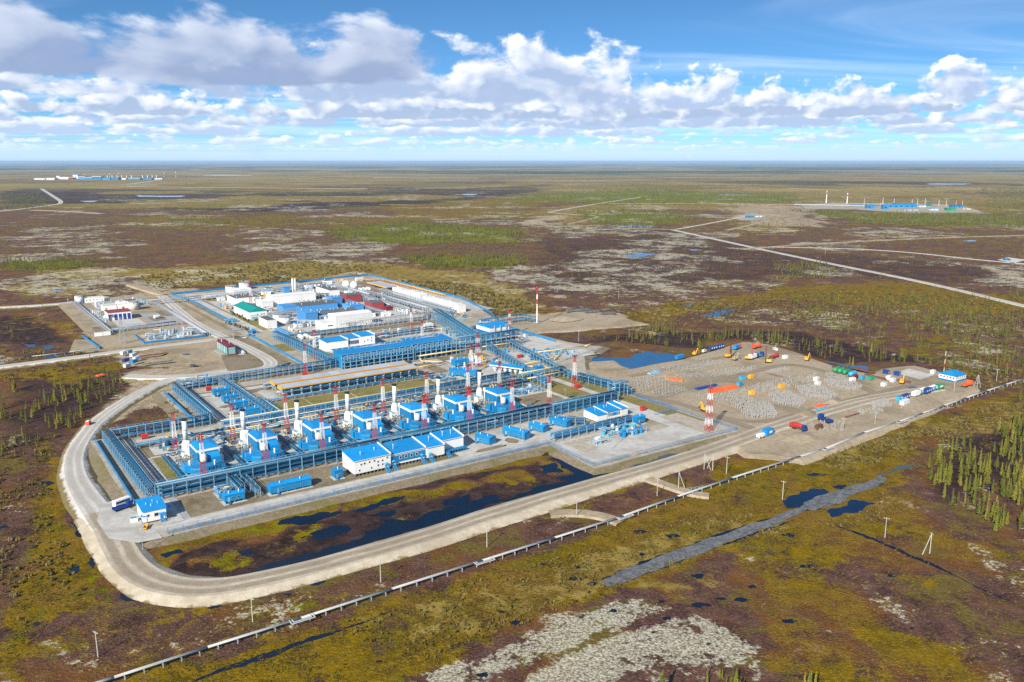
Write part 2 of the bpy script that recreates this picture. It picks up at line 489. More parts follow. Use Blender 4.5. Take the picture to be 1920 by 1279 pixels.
moss_p = [
 [0.74, (230, 1290), (500, 1195), (820, 1092), (1120, 985), (1400, 890), (1640, 808), (1920, 725), (1920, 770), (1780, 815), (1730, 850), (1740, 905), (1690, 925), (1600, 985), (1480, 1020), (1330, 1045), (1230, 1095), (1120, 1130), (980, 1170), (880, 1230), (760, 1290), (230, 1400)],
 [0.66, (1380, 1010), (1560, 985), (1690, 920), (1745, 925), (1760, 980), (1830, 1015), (1920, 1030), (1920, 1050), (1790, 1040), (1690, 1005), (1600, 1040), (1560, 1075), (1640, 1120), (1700, 1170), (1800, 1200), (1890, 1260), (1880, 1290), (1760, 1290), (1640, 1200), (1520, 1140), (1440, 1110), (1370, 1060)],
 [0.52, (1450, 1160), (1530, 1150), (1600, 1190), (1720, 1240), (1720, 1300), (1480, 1300), (1440, 1240)],
 [0.8, (70, 800), (125, 810), (128, 870), (150, 950), (172, 1030), (190, 1070), (230, 1120), (150, 1140), (110, 1180), (60, 1290), (20, 1290), (30, 1180), (20, 1060), (60, 980), (90, 900)],
 [0.62, (280, 1020), (480, 975), (640, 920), (860, 870), (1040, 838), (1080, 855), (960, 880), (840, 905), (700, 945), (560, 985), (430, 1010), (340, 1060), (300, 1050)],
 [(875, 878), (1005, 858), (1010, 905), (945, 920), (885, 908)],
 [(860, 900), (930, 890), (870, 945), (780, 950), (760, 935)],
 [0.5, (560, 1120), (620, 1095), (640, 1105), (600, 1140)],
 [(1330, 870), (1440, 845), (1500, 875), (1440, 895), (1360, 915)],
 [(0, 700), (150, 690), (250, 672), (250, 690), (130, 720), (0, 720)],
 [(0.6), (0, 590), (100, 585), (160, 600), (180, 640), (130, 640), (60, 620), (0, 640)],
 [0.45, (1560, 700), (1700, 720), (1860, 690), (1920, 690), (1920, 715), (1800, 740), (1720, 730)],
 [(0.7), (700, 540), (820, 560), (900, 590), (1000, 580), (1100, 585), (1250, 570), (1500, 530), (1750, 530), (1920, 560), (1920, 600), (1700, 580), (1450, 560), (1250, 600), (1160, 612), (1040, 600), (860, 600)],
 [(0.8), (1040, 640), (1110, 650), (1115, 665), (1060, 655)],
]
moss = zone(moss_p)
lich_p = [
 [(740, 1290), (870, 1235), (1000, 1190), (1090, 1150), (1190, 1125), (1260, 1150), (1200, 1175), (1070, 1215), (950, 1260), (890, 1300)],
 [(900, 1300), (1000, 1262), (1120, 1212), (1210, 1180), (1290, 1160), (1400, 1190), (1450, 1215), (1440, 1250), (1380, 1265), (1250, 1255), (1100, 1300)],
 [0.55, (1120, 1300), (1250, 1250), (1400, 1240), (1450, 1250), (1440, 1300)],
 [0.42, (1380, 1000), (1480, 1030), (1540, 1060), (1450, 1075), (1370, 1040)],
 [0.45, (1600, 1075), (1700, 1110), (1800, 1170), (1920, 1200), (1920, 1240), (1780, 1210), (1680, 1150)],
 [0.5, (1790, 1005), (1860, 1040), (1920, 1080), (1920, 1130), (1850, 1090)],
 [0.38, (1760, 940), (1850, 920), (1920, 920), (1920, 950), (1860, 965), (1790, 960)],
 [0.40, (100, 1180), (250, 1160), (330, 1200), (280, 1240), (100, 1230)],
 [0.40, (0, 1190), (60, 1200), (40, 1290), (0, 1290)],
 [0.42, (580, 1120), (720, 1080), (760, 1090), (640, 1140)],

 [0.35, (740, 1000), (900, 960), (960, 960), (860, 1000)],
 [0.42, (0, 940), (60, 930), (70, 970), (0, 980)],
 [0.40, (240, 1180), (420, 1140), (560, 1140), (460, 1200), (260, 1230)],
 [0.62, (905, 505), (1000, 495), (1065, 510), (1060, 545), (960, 545)],
 [0.58, (1110, 500), (1260, 490), (1330, 510), (1250, 545), (1130, 535)],
 [0.50, (1330, 600), (1420, 575), (1600, 590), (1620, 620), (1440, 615)],
 [0.40, (1700, 600), (1900, 590), (1920, 680), (1800, 660)],
 [0.55, (330, 560), (420, 545), (470, 555), (380, 572)],
 [0.6, (350, 500), (440, 505), (420, 520), (340, 515)],
 [0.5, (480, 425), (620, 432), (540, 455), (400, 440)],
 [0.5, (0, 445), (160, 440), (300, 455), (150, 470), (0, 465)],
 [0.5, (560, 470), (700, 470), (760, 490), (620, 500)],
 [0.6, (1150, 455), (1350, 440), (1330, 465), (1180, 470)],
 [0.6, (1560, 430), (1700, 425), (1800, 440), (1640, 450)],
 [0.5, (1300, 525), (1480, 520), (1450, 545), (1300, 545)],
]
lich = zone(lich_p, 0.012)
tan_p = [
 [0.9, (90, 505), (330, 500), (560, 485), (740, 495), (900, 510), (980, 545), (1010, 580), (900, 585), (800, 545), (680, 515), (560, 525), (400, 535), (300, 545), (240, 520), (100, 530)],
 [0.5, (120, 590), (170, 600), (190, 640), (150, 640)],
 [0.7, (0, 530), (120, 535), (240, 550), (140, 560), (0, 555)],
 [0.55, (600, 1175), (1000, 1060), (1340, 960), (1500, 985), (1340, 1035), (1120, 1120), (800, 1230)],
 [0.6, (1500, 870), (1750, 790), (1920, 735), (1920, 800), (1740, 830), (1600, 880)],
 [0.6, (1000, 400), (1130, 390), (1150, 410), (1040, 425)],
 [0.6, (1330, 380), (1520, 395), (1500, 440), (1380, 435)],
 [0.5, (1180, 1100), (1340, 1060), (1380, 1100), (1260, 1130)],
 [0.55, (190, 560), (310, 520), (340, 540), (250, 560)],
]
tan = zone(tan_p, 0.03)
green_p = [
 [(640, 1005), (720, 975), (860, 930), (900, 935), (760, 985), (680, 1015)],
 [0.8, (330, 1045), (400, 1050), (420, 1068), (340, 1068)],
 [0.9, (170, 1080), (225, 1085), (230, 1115), (190, 1110)],
 [0.8, (740, 480), (860, 478), (1000, 485), (960, 505), (800, 500)],
 [0.7, (600, 430), (760, 415), (980, 430), (990, 455), (760, 460), (640, 450)],
 [0.7, (1080, 395), (1220, 395), (1330, 410), (1210, 425), (1100, 420)],
 [0.7, (900, 370), (1200, 355), (1500, 365), (1500, 380), (1150, 385)],
 [0.8, (1480, 395), (1700, 400), (1920, 405), (1920, 425), (1640, 420)],
 [0.7, (0, 490), (120, 485), (200, 492), (120, 505), (0, 505)],
 [0.42, (1600, 625), (1920, 640), (1920, 690), (1740, 690)],
 [0.7, (520, 1130), (580, 1110), (600, 1125), (540, 1150)],
]
green = zone(green_p, 0.02)
peat_shade_p = [  # dark peat ground, plus cloud shade painted onto the far plain
 [(870, 935), (1000, 885), (1130, 880), (1090, 905), (960, 960), (850, 985)],
 [0.8, (360, 1060), (440, 1020), (520, 995), (640, 965), (760, 935), (860, 915), (960, 890), (960, 940), (760, 990), (680, 1010), (560, 1050), (440, 1085)],
 [0.9, (1030, 650), (1160, 640), (1300, 655), (1330, 640), (1480, 650), (1600, 680), (1720, 680), (1760, 660), (1920, 720), (1920, 700), (1500, 625), (1180, 625)],
 [1.0, (0, 352), (300, 355), (600, 360), (900, 352), (1040, 345), (1020, 360), (800, 382), (500, 398), (250, 392), (0, 382)],  # broad far band: dark heath with cloud shade painted into its colour
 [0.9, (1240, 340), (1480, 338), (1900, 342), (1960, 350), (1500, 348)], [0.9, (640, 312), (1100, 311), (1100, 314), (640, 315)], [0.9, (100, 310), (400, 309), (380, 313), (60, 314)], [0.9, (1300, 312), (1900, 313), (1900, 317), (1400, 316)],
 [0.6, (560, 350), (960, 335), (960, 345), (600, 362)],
 [0.7, (1760, 830), (1920, 790), (1920, 920), (1800, 950), (1740, 910)],
 [0.6, (0, 700), (200, 690), (230, 720), (190, 780), (120, 830), (0, 850)],
 [0.75, (0, 590), (90, 590), (150, 640), (60, 650), (0, 640)],
 [0.5, (1000, 425), (1200, 420), (1500, 470), (1900, 500), (1900, 540), (1500, 520), (1000, 560)],
]
peat = zone(peat_shade_p, 0.02)
sand_p = [
 [0.8, (860, 600), (960, 590), (1040, 585), (1110, 580), (1215, 606), (1040, 618), (960, 625), (880, 612)],
 [0.75, (240, 700), (330, 690), (500, 690), (620, 660), (640, 690), (450, 715), (330, 740), (200, 800), (190, 760)],
 [0.7, (150, 930), (190, 900), (260, 930), (250, 985), (190, 1010)],
 [0.9, (160, 560), (380, 540), (470, 640), (430, 690), (260, 690), (180, 640)],
 [0.55, (1370, 385), (1520, 385), (1560, 430), (1380, 420)],
 [0.8, (960, 418), (1050, 402), (1085, 405), (1000, 422)],
 [0.8, (1000, 1000), (1080, 950), (1170, 965), (1080, 962)],
 [0.5, (190, 850), (230, 850), (270, 930), (220, 960), (180, 900)],
]
sandz = zone(sand_p, 0.014)
bay = zone([[(285, 1015), (480, 968), (660, 912), (860, 866), (1040, 836), (1150, 885), (1000, 932), (800, 1000), (560, 1075), (380, 1098), (310, 1070)]], 0.008)
fine_p = [[(905, 893), (935, 878), (970, 874), (1003, 890), (1010, 912), (990, 920), (965, 902), (950, 920), (930, 908)], [(820, 908), (870, 896), (905, 902), (880, 917), (835, 918)], [(650, 950), (760, 918), (838, 908), (845, 925), (760, 944), (700, 958), (660, 966)],
 [(295, 1030), (420, 982), (500, 972), (600, 943), (665, 930), (645, 957), (520, 1000), (430, 1012), (360, 1032), (335, 1066), (300, 1048)], [(380, 1046), (480, 1012), (560, 990), (645, 966), (600, 1003), (520, 1034), (440, 1060)], [(655, 918), (800, 880), (1000, 843), (1030, 848), (820, 895), (680, 934)],
 [(1010, 852), (1060, 862), (1075, 880), (1040, 884), (1015, 872)], [(720, 975), (800, 950), (850, 935), (830, 955), (740, 985)], [(1100, 1000), (1000, 1040), (900, 1075), (1000, 1060), (1150, 1010)]]
fine_m = zone(fine_p, 0.006)
moss = np.maximum(moss * (1 - 0.75 * bay), fine_m * 0.92)
peat = np.maximum(peat, bay * 0.7 * (1 - fine_m))
green = np.maximum(green * (1 - bay), fine_m * 0.40)
# wild land beyond what was traced
far = np.clip((DD - 900) / 1500, 0, 1)
n1 = fbm(X / 420, Y / 420, 21, 5); n2 = fbm(X / 260, Y / 260, 33, 5); n3 = fbm(X / 150, Y / 150, 41, 4)
ss = lambda x, a, b: np.clip((x - a) / (b - a), 0, 1) ** 2 * (3 - 2 * np.clip((x - a) / (b - a), 0, 1))
moss = np.maximum(moss, far * ss(n1, 0.46, 0.60) * 0.62)
green = np.maximum(green, far * ss(n2, 0.53, 0.63) * 0.45)
lich = np.maximum(lich, np.clip((DD - 650) / 400, 0, 1) * ss(n3, 0.50, 0.66) * 0.62 * np.clip(2.4 - DD / 2400, 0, 1))
tan = np.maximum(tan, far * ss(fbm(X / 600, Y / 600, 51), 0.47, 0.62) * 0.62)
near = (1 - far) * (1 - bay)
lich = np.maximum(lich, near * ss(fbm(X / 45, Y / 45, 71), 0.50, 0.70) * 0.46 * (1 - moss))
moss = np.maximum(moss, near * ss(fbm(X / 60, Y / 60, 81), 0.58, 0.68) * 0.42)
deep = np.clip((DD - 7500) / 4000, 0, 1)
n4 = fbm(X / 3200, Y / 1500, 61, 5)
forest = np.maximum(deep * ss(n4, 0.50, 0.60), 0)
verts = np.column_stack([X, Y, Z])
nr = len(rows)
i = np.arange(nr - 1)[:, None]; j = np.arange(NA)[None, :]
j2 = (j + 1) % NA
quads = np.stack([i * NA + j + 0 * i, i * NA + j2 + 0 * i, (i + 1) * NA + j2, (i + 1) * NA + j], -1).reshape(-1, 4)[:, ::-1]
cen = len(verts)
verts = np.vstack([verts, [[0, 0, LOW]]])
tris = np.column_stack([np.full(NA, cen), np.arange(NA), (np.arange(NA) + 1) % NA])[:, ::-1]
me = bpy.data.meshes.new('ground')
nq, ntr = len(quads), len(tris)
me.vertices.add(len(verts)); me.vertices.foreach_set('co', verts.astype(np.float32).ravel())
me.loops.add(nq * 4 + ntr * 3)
me.loops.foreach_set('vertex_index', np.concatenate([quads.ravel(), tris.ravel()]).astype(np.int32))
me.polygons.add(nq + ntr)
me.polygons.foreach_set('loop_start', np.concatenate([np.arange(nq) * 4, nq * 4 + np.arange(ntr) * 3]).astype(np.int32))
me.update(calc_edges=True)
def attr(name, chans):
    a = me.color_attributes.new(name, 'FLOAT_COLOR', 'POINT')
    d = np.zeros((len(verts), 4), np.float32)
    for k_, c_ in enumerate(chans):
        d[:len(X), k_] = c_
    a.data.foreach_set('color', d.ravel())
moss = moss * (1 - 0.6 * peat)
attr('zone_a', (moss, lich, tan, green))
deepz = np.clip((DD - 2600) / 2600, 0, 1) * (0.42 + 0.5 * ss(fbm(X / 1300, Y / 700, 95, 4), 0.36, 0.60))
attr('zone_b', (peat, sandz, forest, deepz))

tm = bpy.data.materials.new('tundra'); tm.use_nodes = True
t = NT(tm.node_tree); b = tm.node_tree.nodes['Principled BSDF']
pos = t.n('ShaderNodeNewGeometry').outputs['Position']
za = t.n('ShaderNodeAttribute', attribute_name='zone_a'); zb = t.n('ShaderNodeAttribute', attribute_name='zone_b')
sa = t.n('ShaderNodeSeparateColor'); t.put(sa.inputs[0], za.outputs['Color'])
sb = t.n('ShaderNodeSeparateColor'); t.put(sb.inputs[0], zb.outputs['Color'])
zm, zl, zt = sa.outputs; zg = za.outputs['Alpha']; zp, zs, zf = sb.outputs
nf = t.noise(pos, 1.1, 5, 0.68)            # tussocks
nm = t.noise(pos, 0.13, 6, 0.66, 0.4)      # patches
nb = t.noise(pos, 0.017, 7, 0.62, 0.3)     # swells
nbr = t.noise(t.vm('ADD', pos, (431, 77, 5)), 0.045, 7, 0.66, 0.5)
nq_ = t.noise(t.vm('ADD', pos, (-911, 303, 9)), 0.024, 8, 0.68, 0.4)   # drifts of different plants
nl_ = t.noise(pos, 0.5, 3, 0.7)
zd = zb.outputs['Alpha']
heath = t.mix(t.ss(nm, 0.30, 0.68), (0.062, 0.034, 0.034), (0.155, 0.092, 0.074))
heath = t.mix(t.ss(nq_, 0.47, 0.60, 0.0, 0.85), heath, t.mix(nm, (0.12, 0.058, 0.030), (0.24, 0.135, 0.060)))
heath = t.mix(t.ss(nbr, 0.50, 0.62, 0.0, 0.85), heath, t.mix(nm, (0.105, 0.085, 0.028), (0.205, 0.165, 0.060)))
heath = t.mix(t.ss(nf, 0.47, 0.70, 0, 0.6), heath, (0.27, 0.205, 0.145))
mossc = t.mix(t.ss(nm, 0.34, 0.64), (0.098, 0.072, 0.019), (0.245, 0.168, 0.046))
mossc = t.mix(t.ss(nq_, 0.46, 0.62, 0, 0.8), mossc, t.mix(nm, (0.13, 0.075, 0.030), (0.26, 0.165, 0.075)))
mossc = t.mix(t.ss(nbr, 0.38, 0.46, 0.6, 0.0), mossc, (0.095, 0.095, 0.018))
mossc = t.mix(t.ss(nf, 0.46, 0.70, 0, 0.65), mossc, (0.335, 0.265, 0.11))
tanc = t.mix(t.ss(nm, 0.33, 0.65), (0.165, 0.118, 0.045), (0.335, 0.262, 0.115))
greenc = t.mix(t.ss(nm, 0.33, 0.65), (0.085, 0.105, 0.015), (0.215, 0.205, 0.024))
peat_shade_c = t.mix(t.ss(nm, 0.33, 0.70), (0.028, 0.019, 0.019), (0.088, 0.058, 0.052))  # peat colour, which also paints the far cloud shade
sandc = t.mix(t.ss(nm, 0.35, 0.65), (0.31, 0.25, 0.18), (0.48, 0.41, 0.31))
nx = t.m('ADD', t.m('ADD', t.m('MULTIPLY', nbr, 0.42), t.m('MULTIPLY', nm, 0.36)), t.m('MULTIPLY', nf, 0.22))
def th(z, n, k=0.9):                        # ragged border: zone value against noise
    x = t.m('ADD', z, t.m('MULTIPLY', t.m('SUBTRACT', n, 0.5), t.m('MULTIPLY', t.ss(z, 0.02, 0.30), k)))
    return t.ss(x, 0.38, 0.62)
c = heath
c = t.mix(th(zp, nx, 2.0), c, peat_shade_c)
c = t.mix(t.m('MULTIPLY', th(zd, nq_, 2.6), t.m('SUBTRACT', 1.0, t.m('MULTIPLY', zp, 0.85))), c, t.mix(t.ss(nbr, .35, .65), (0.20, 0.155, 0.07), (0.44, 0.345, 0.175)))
c = t.mix(th(zm, nx, 3.4), c, mossc)
c = t.mix(th(zt, nx, 3.0), c, tanc)
c = t.mix(th(zg, nx, 2.6), c, greenc)
lsum = t.m('ADD', t.m('ADD', t.m('MULTIPLY', t.m('SUBTRACT', nl_, 0.5), 1.3), t.m('MULTIPLY', t.m('SUBTRACT', nm, 0.5), 1.5)), t.m('MULTIPLY', t.m('SUBTRACT', nq_, 0.5), 2.2))
lm = t.ss(t.m('ADD', lsum, t.m('MULTIPLY', zl, 0.80)), 0.44, 0.64)
lm = t.m('MULTIPLY', lm, t.ss(zl, 0.10, 0.30))
lm = t.m('MULTIPLY', lm, t.ss(nf, 0.34, 0.58, 0.30, 1.0))
c = t.mix(lm, c, t.mix(t.ss(nf, 0.3, 0.7), (0.36, 0.335, 0.25), (0.66, 0.63, 0.52)))
c = t.mix(th(zs, nx, 1.6), c, sandc)
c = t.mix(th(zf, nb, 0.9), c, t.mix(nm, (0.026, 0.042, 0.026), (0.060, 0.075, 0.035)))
hs_ = t.n('ShaderNodeHueSaturation'); hs_.inputs['Saturation'].default_value = 1.24; hs_.inputs['Value'].default_value = 0.96; t.put(hs_.inputs['Color'], c)
t.put(b.inputs['Base Color'], hs_.outputs[0])
b.inputs['Roughness'].default_value = 1.0
b.inputs['Specular IOR Level'].default_value = 0.05
bp = t.n('ShaderNodeBump'); bp.inputs['Strength'].default_value = 1.0; bp.inputs['Distance'].default_value = 0.9
t.put(bp.inputs['Height'], t.m('ADD', nf, t.m('MULTIPLY', nm, 1.5)))
t.put(b.inputs['Normal'], bp.outputs[0])
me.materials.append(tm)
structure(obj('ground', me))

# ------------------------------------------------------------------ sheets, pads, roads, pools
def sheet(name, pts, z, mt, kind='structure', parent=None):
    """flat polygon sheet (world x,y points)"""
    vs = [(x, y, z) for x, y in pts]
    fs = [f for f in tessellate_polygon([[Vector(p) for p in vs]])]
    m_ = bpy.data.meshes.new(name)
    m_.from_pydata(vs, [], fs)
    m_.update()
    if m_.polygons and sum(p.normal.z for p in m_.polygons) < 0:
        m_.flip_normals()
    m_.materials.append(mt)
    o = obj(name, m_, parent)
    if kind and parent is None:
        o['kind'] = kind
    return o
def area(p):
    return 0.5 * sum(p[i][0] * p[(i + 1) % len(p)][1] - p[(i + 1) % len(p)][0] * p[i][1] for i in range(len(p)))
def densify(pts, step, jit=0.0, closed=True, seed=1):
    rr = random.Random(seed)
    out = []
    n = len(pts)
    for k in range(n if closed else n - 1):
        a = Vector(pts[k]); b_ = Vector(pts[(k + 1) % n])
        m_ = max(1, int((b_ - a).length / step))
        nrm = Vector((-(b_ - a).y, (b_ - a).x)).normalized()
        for q in range(m_):
            p = a.lerp(b_, q / m_)
            if jit:
                p = p + nrm * rr.uniform(-jit, jit) + (b_ - a).normalized() * rr.uniform(-jit, jit) * 0.4
            out.append((p.x, p.y))
    if not closed:
        out.append(tuple(pts[-1]))
    return out
def smooth_line(pts, it=3, closed=False):
    for _ in range(it):
        out = [] if closed else [pts[0]]
        n = len(pts)
        for k in range(n if closed else n - 1):
            a, b_ = pts[k], pts[(k + 1) % n]
            out += [(a[0] * .75 + b_[0] * .25, a[1] * .75 + b_[1] * .25), (a[0] * .25 + b_[0] * .75, a[1] * .25 + b_[1] * .75)]
        if not closed:
            out.append(pts[-1])
        pts = out
    return pts
def pad(name, pts, mt, slope=4.0, bank=None, z=0.0):
    """filled platform with sloping banks down to the tundra"""
    if area(pts) < 0:
        pts = pts[::-1]
    n = len(pts)
    outer = []
    for k in range(n):
        a = Vector(pts[k - 1]); p = Vector(pts[k]); c_ = Vector(pts[(k + 1) % n])
        n1_ = Vector(((p - a).y, -(p - a).x)).normalized(); n2_ = Vector(((c_ - p).y, -(c_ - p).x)).normalized()
        m_ = n1_ + n2_
        m_ = m_.normalized() if m_.length > 0.2 else n1_
        outer.append(p + m_ * slope * random.uniform(0.85, 1.15))
    vs = [(x, y, z) for x, y in pts] + [(p.x, p.y, LOW - 0.3) for p in outer]
    fs = [(k, n + k, n + (k + 1) % n, (k + 1) % n) for k in range(n)]
    m_ = bpy.data.meshes.new(name + '_bank'); m_.from_pydata(vs, [], fs); m_.update(); m_.materials.append(bank or mt)
    o = sheet(name, pts, z, mt)
    obj('bank', m_, o)
    return o
def ribbon(name, line, half, mt, z=0.0, shoulder=0.0, zlow=LOW - 0.2, smat=None, sm=3):
    """road strip along a line of world points with sloped shoulders; half may be a list"""
    ls = line
    if sm:
        hs = half if isinstance(half, list) else [half] * len(line)
        z3 = smooth_line([(p[0], p[1]) for p in line], sm)
        h3 = [h[0] for h in smooth_line([(h, h) for h in hs], sm)]
        ls, hs = z3, h3
    else:
        hs = half if isinstance(half, list) else [half] * len(line)
    across = [-1 - 1e-6, -1, -.6, -.2, .2, .6, 1, 1 + 1e-6] if shoulder else [-1, -.6, -.2, .2, .6, 1]
    vs = []; ac = []
    n = len(ls)
    for k in range(n):
        a = Vector(ls[max(k - 1, 0)]); c_ = Vector(ls[min(k + 1, n - 1)]); p = Vector(ls[k])
        d = (c_ - a).normalized(); nn = Vector((-d.y, d.x))
        for q, s_ in enumerate(across):
            off = s_ * hs[k]; zz_ = z
            if shoulder and q in (0, len(across) - 1):
                off += math.copysign(shoulder * (1 + 0.16 * math.sin(k * 0.17 + q) + 0.06 * math.sin(k * 0.53 + 2 * q)), s_); zz_ = zlow
            vs.append((p.x + nn.x * off, p.y + nn.y * off, zz_)); ac.append(s_ if abs(s_) <= 1 else s_ * 1.6)
    m = len(across)
    fs = [(k * m + q, (k + 1) * m + q, (k + 1) * m + q + 1, k * m + q + 1) for k in range(n - 1) for q in range(m - 1)]
    me_ = bpy.data.meshes.new(name); me_.from_pydata(vs, [], fs); me_.update()
    if me_.polygons[0].normal.z < 0 or sum(p_.normal.z for p_ in me_.polygons) < 0:
        me_.flip_normals()
    at_ = me_.attributes.new('across', 'FLOAT', 'POINT'); at_.data.foreach_set('value', ac)
    me_.materials.append(mt)
    return structure(obj(name, me_))
def frac(pts, it=4, rough=0.22, seed=3, cap=400):
    """fractal shoreline"""
    rr = random.Random(seed)
    for k in range(it):
        out = []
        n = len(pts)
        if n * 2 > cap:
            break
        for q in range(n):
            a = Vector(pts[q]); b_ = Vector(pts[(q + 1) % n])
            mid = (a + b_) / 2 + Vector((-(b_ - a).y, (b_ - a).x)) * rr.uniform(-rough, rough)
            out += [tuple(a), tuple(mid)]
        pts = out
    return pts
_ps = [0]
def pool(pts, mt, z=LOW + 0.06, it=4, rough=0.2, name='water'):
    _ps[0] += 1
    return sheet(name, frac(gp(pts, z), it, rough, _ps[0]), z + 0.0005 * _ps[0], mt)
def blot(cx, cy, rw, rh, mt, n=7, z=LOW + 0.06, name='water'):
    _ps[0] += 1
    rr = random.Random(_ps[0] * 7)
    pts = [(cx + rw * math.cos(2 * math.pi * k / n) * rr.uniform(.55, 1.1), cy + rh * math.sin(2 * math.pi * k / n) * rr.uniform(.55, 1.1)) for k in range(n)]
    return sheet(name, frac(gp(pts, z), 3, 0.22, _ps[0]), z + 0.0005 * _ps[0], mt)

# ------------------------------------------------------------------ the filled sites
plant_uv = [(-4, -3), (100, -3), (199, -3), (196, -44), (305, -45), (306, 60), (318, 110), (350, 150), (385, 168), (372, 200), (369, 290), (421, 440), (421, 690), (155, 666), (156, 228), (50, 229), (50, 147), (-4, 147)]
pad('site_platform', densify(wp(plant_uv), 9, .25, seed=2), PLANTF, 7.0, BANK)
left_uv = [(44, 670), (44, 440), (30, 450), (20, 400), (60, 392), (150, 392), (152, 668)]
pad('yard_platform', wp(left_uv), SAND, 3.0, BANK, z=-0.05)
site_px = [(1040, 702), (1075, 688), (1130, 700), (1180, 692), (1290, 672), (1345, 656), (1395, 641), (1440, 646), (1490, 660), (1570, 690), (1640, 702), (1665, 690), (1715, 685), (1765, 698), (1815, 712), (1828, 728), (1790, 745), (1720, 776), (1640, 808), (1560, 840), (1500, 862), (1450, 852), (1400, 850), (1372, 820), (1290, 785), (1180, 745)]
site_g = gp(site_px)
pad('construction_platform', densify(site_g, 12, 0.8, seed=4), SAND, 5.0, SAND, z=-0.08)
pad('spoil_ground', frac(gp([(870, 606), (960, 598), (1040, 588), (1110, 582), (1213, 606), (1110, 614), (1030, 620), (950, 632), (900, 622)]), 3, 0.08, 5), SAND, 4.0, SAND, z=-0.6)
pad('sand_spit', frac(gp([(1068, 690), (1095, 680), (1150, 674), (1180, 690), (1140, 705), (1090, 703)]), 3, 0.12, 8), SAND, 4.0, SAND, z=-0.9)
pad('corner_sand', frac(wp([(60, 232), (100, 300), (75, 385), (140, 390), (150, 232)]), 3, 0.1, 12), SAND, 4.0, BANK, z=-0.12)

# ------------------------------------------------------------------ roads
main_px = [(520, 676), (440, 691), (370, 702), (310, 711), (262, 735), (212, 765), (176, 795), (150, 828), (137, 862), (141, 893), (158, 925), (184, 960), (206, 992), (222, 1025), (240, 1056), (274, 1084), (326, 1100), (400, 1103), (500, 1085), (640, 1050), (800, 1005), (960, 953), (1100, 911), (1240, 872), (1350, 838), (1450, 801), (1540, 772), (1640, 745), (1760, 728)]
main_g = gp(main_px)
ribbon('road', main_g[:13], [3, 3, 3, 3.4, 3.8, 3.8, 3.8, 4, 4.2, 4.6, 5.2, 6, 6], PROAD, 0.06, 4.0)
ribbon('road', main_g[11:], [5.5, 5.8, 6, 6, 6.2, 6.5, 6.5, 6.2, 5.8, 5.5, 5.5, 5.5, 5.5, 5.8, 6, 6, 6, 5.5], ROAD, 0.10, 4.6)
ribbon('road', gp([(-60, 694), (60, 680), (180, 664), (330, 645), (420, 634), (480, 628)]), 4.2, PROAD, 0.05, 3.0)
ribbon('road', wp([(148, 660), (140, 560), (134, 470), (136, 400), (142, 330), (142, 262), (120, 250), (60, 270), (40, 290)]), 5.0, PROAD, 0.16, 2.0)
ribbon('road', gp([(-40, 577), (60, 573), (135, 567), (200, 556)]), 4.0, PROAD, 0.0, 3.0)
ribbon('road', gp([(245, 533), (270, 541), (310, 552)]), 4.5, SAND, 0.0, 2.0)
ribbon('road', gp([(245, 533), (300, 526), (380, 521)]), 3.0, SAND, -1.2, 1.0)
ribbon('road', gp([(560, 530), (620, 520), (668, 508), (690, 516)]), 4.0, SAND, 0.0, 2.0)
FARROADS = (([(1262, 431), (1340, 448), (1430, 468), (1560, 495), (1740, 530), (1960, 583)], 5.5), ([(1390, 467), (1480, 460), (1600, 453), (1740, 446), (1960, 440)], 6),
            ([(1440, 463), (1600, 466), (1720, 474), (1820, 486), (1960, 498)], 4), ([(1150, 428), (1270, 430)], 4), ([(1268, 430), (1330, 419), (1400, 405)], 4),
            ([(1360, 432), (1420, 419), (1470, 405), (1440, 402)], 4.5), ([(1028, 398), (1100, 385), (1200, 370)], 5), ([(1028, 398), (1080, 403), (1135, 405), (1062, 421)], 5),
            ([(78, 354), (100, 368), (121, 381), (90, 386), (0, 397), (-60, 400)], 7), ([(60, 394), (130, 396), (195, 401)], 12), ([(240, 350), (420, 352), (690, 354)], 14),
            ([(1140, 382), (1300, 381), (1500, 384)], 6), ([(300, 338), (240, 346)], 14), ([(1660, 384), (1740, 392), (1840, 399)], 5), ([(700, 333), (900, 334)], 30), ([(1480, 353), (1580, 357)], 8))
for i_, (p_, h_) in enumerate(FARROADS):
    ribbon('road', gp(p_, -1.2), float(h_), SAND if i_ % 2 else PROAD, -1.2 + 0.05 * i_, 2.0)
ribbon('service_track', gp([(1030, 958), (1080, 955), (1130, 962), (1165, 975)]), 3.0, SAND, -0.9, 1.5)
ribbon('service_track', gp([(1215, 893), (1250, 905), (1300, 922), (1330, 925)]), 2.6, SAND, -0.8, 1.5)
for tl_, th_ in (([(1140, 724), (1200, 742), (1260, 752), (1330, 775), (1400, 800), (1440, 812)], 3.4), ([(1235, 748), (1290, 728), (1350, 712), (1420, 695), (1460, 684), (1500, 684), (1560, 700), (1610, 722), (1650, 742)], 3.6), ([(1180, 706), (1260, 690), (1340, 672), (1390, 664), (1450, 676)], 3.2), ([(1300, 765), (1380, 790), (1450, 790), (1530, 765), (1600, 748), (1680, 728), (1740, 716)], 3.0), ([(1440, 700), (1500, 715), (1540, 735), (1580, 752)], 2.2)):
    ribbon('wheel_track', gp(tl_), th_, TRACK, .02 + .004 * th_, 0.0)
sheet('geotextile_road', frac(gp([(1122, 1092), (1170, 1068), (1240, 1042), (1320, 1012), (1400, 985), (1470, 962), (1505, 950), (1512, 956), (1480, 972), (1410, 1000), (1330, 1032), (1250, 1062), (1180, 1090), (1140, 1102)], LOW), 3, 0.07, 4), LOW + 0.16, GEOT)
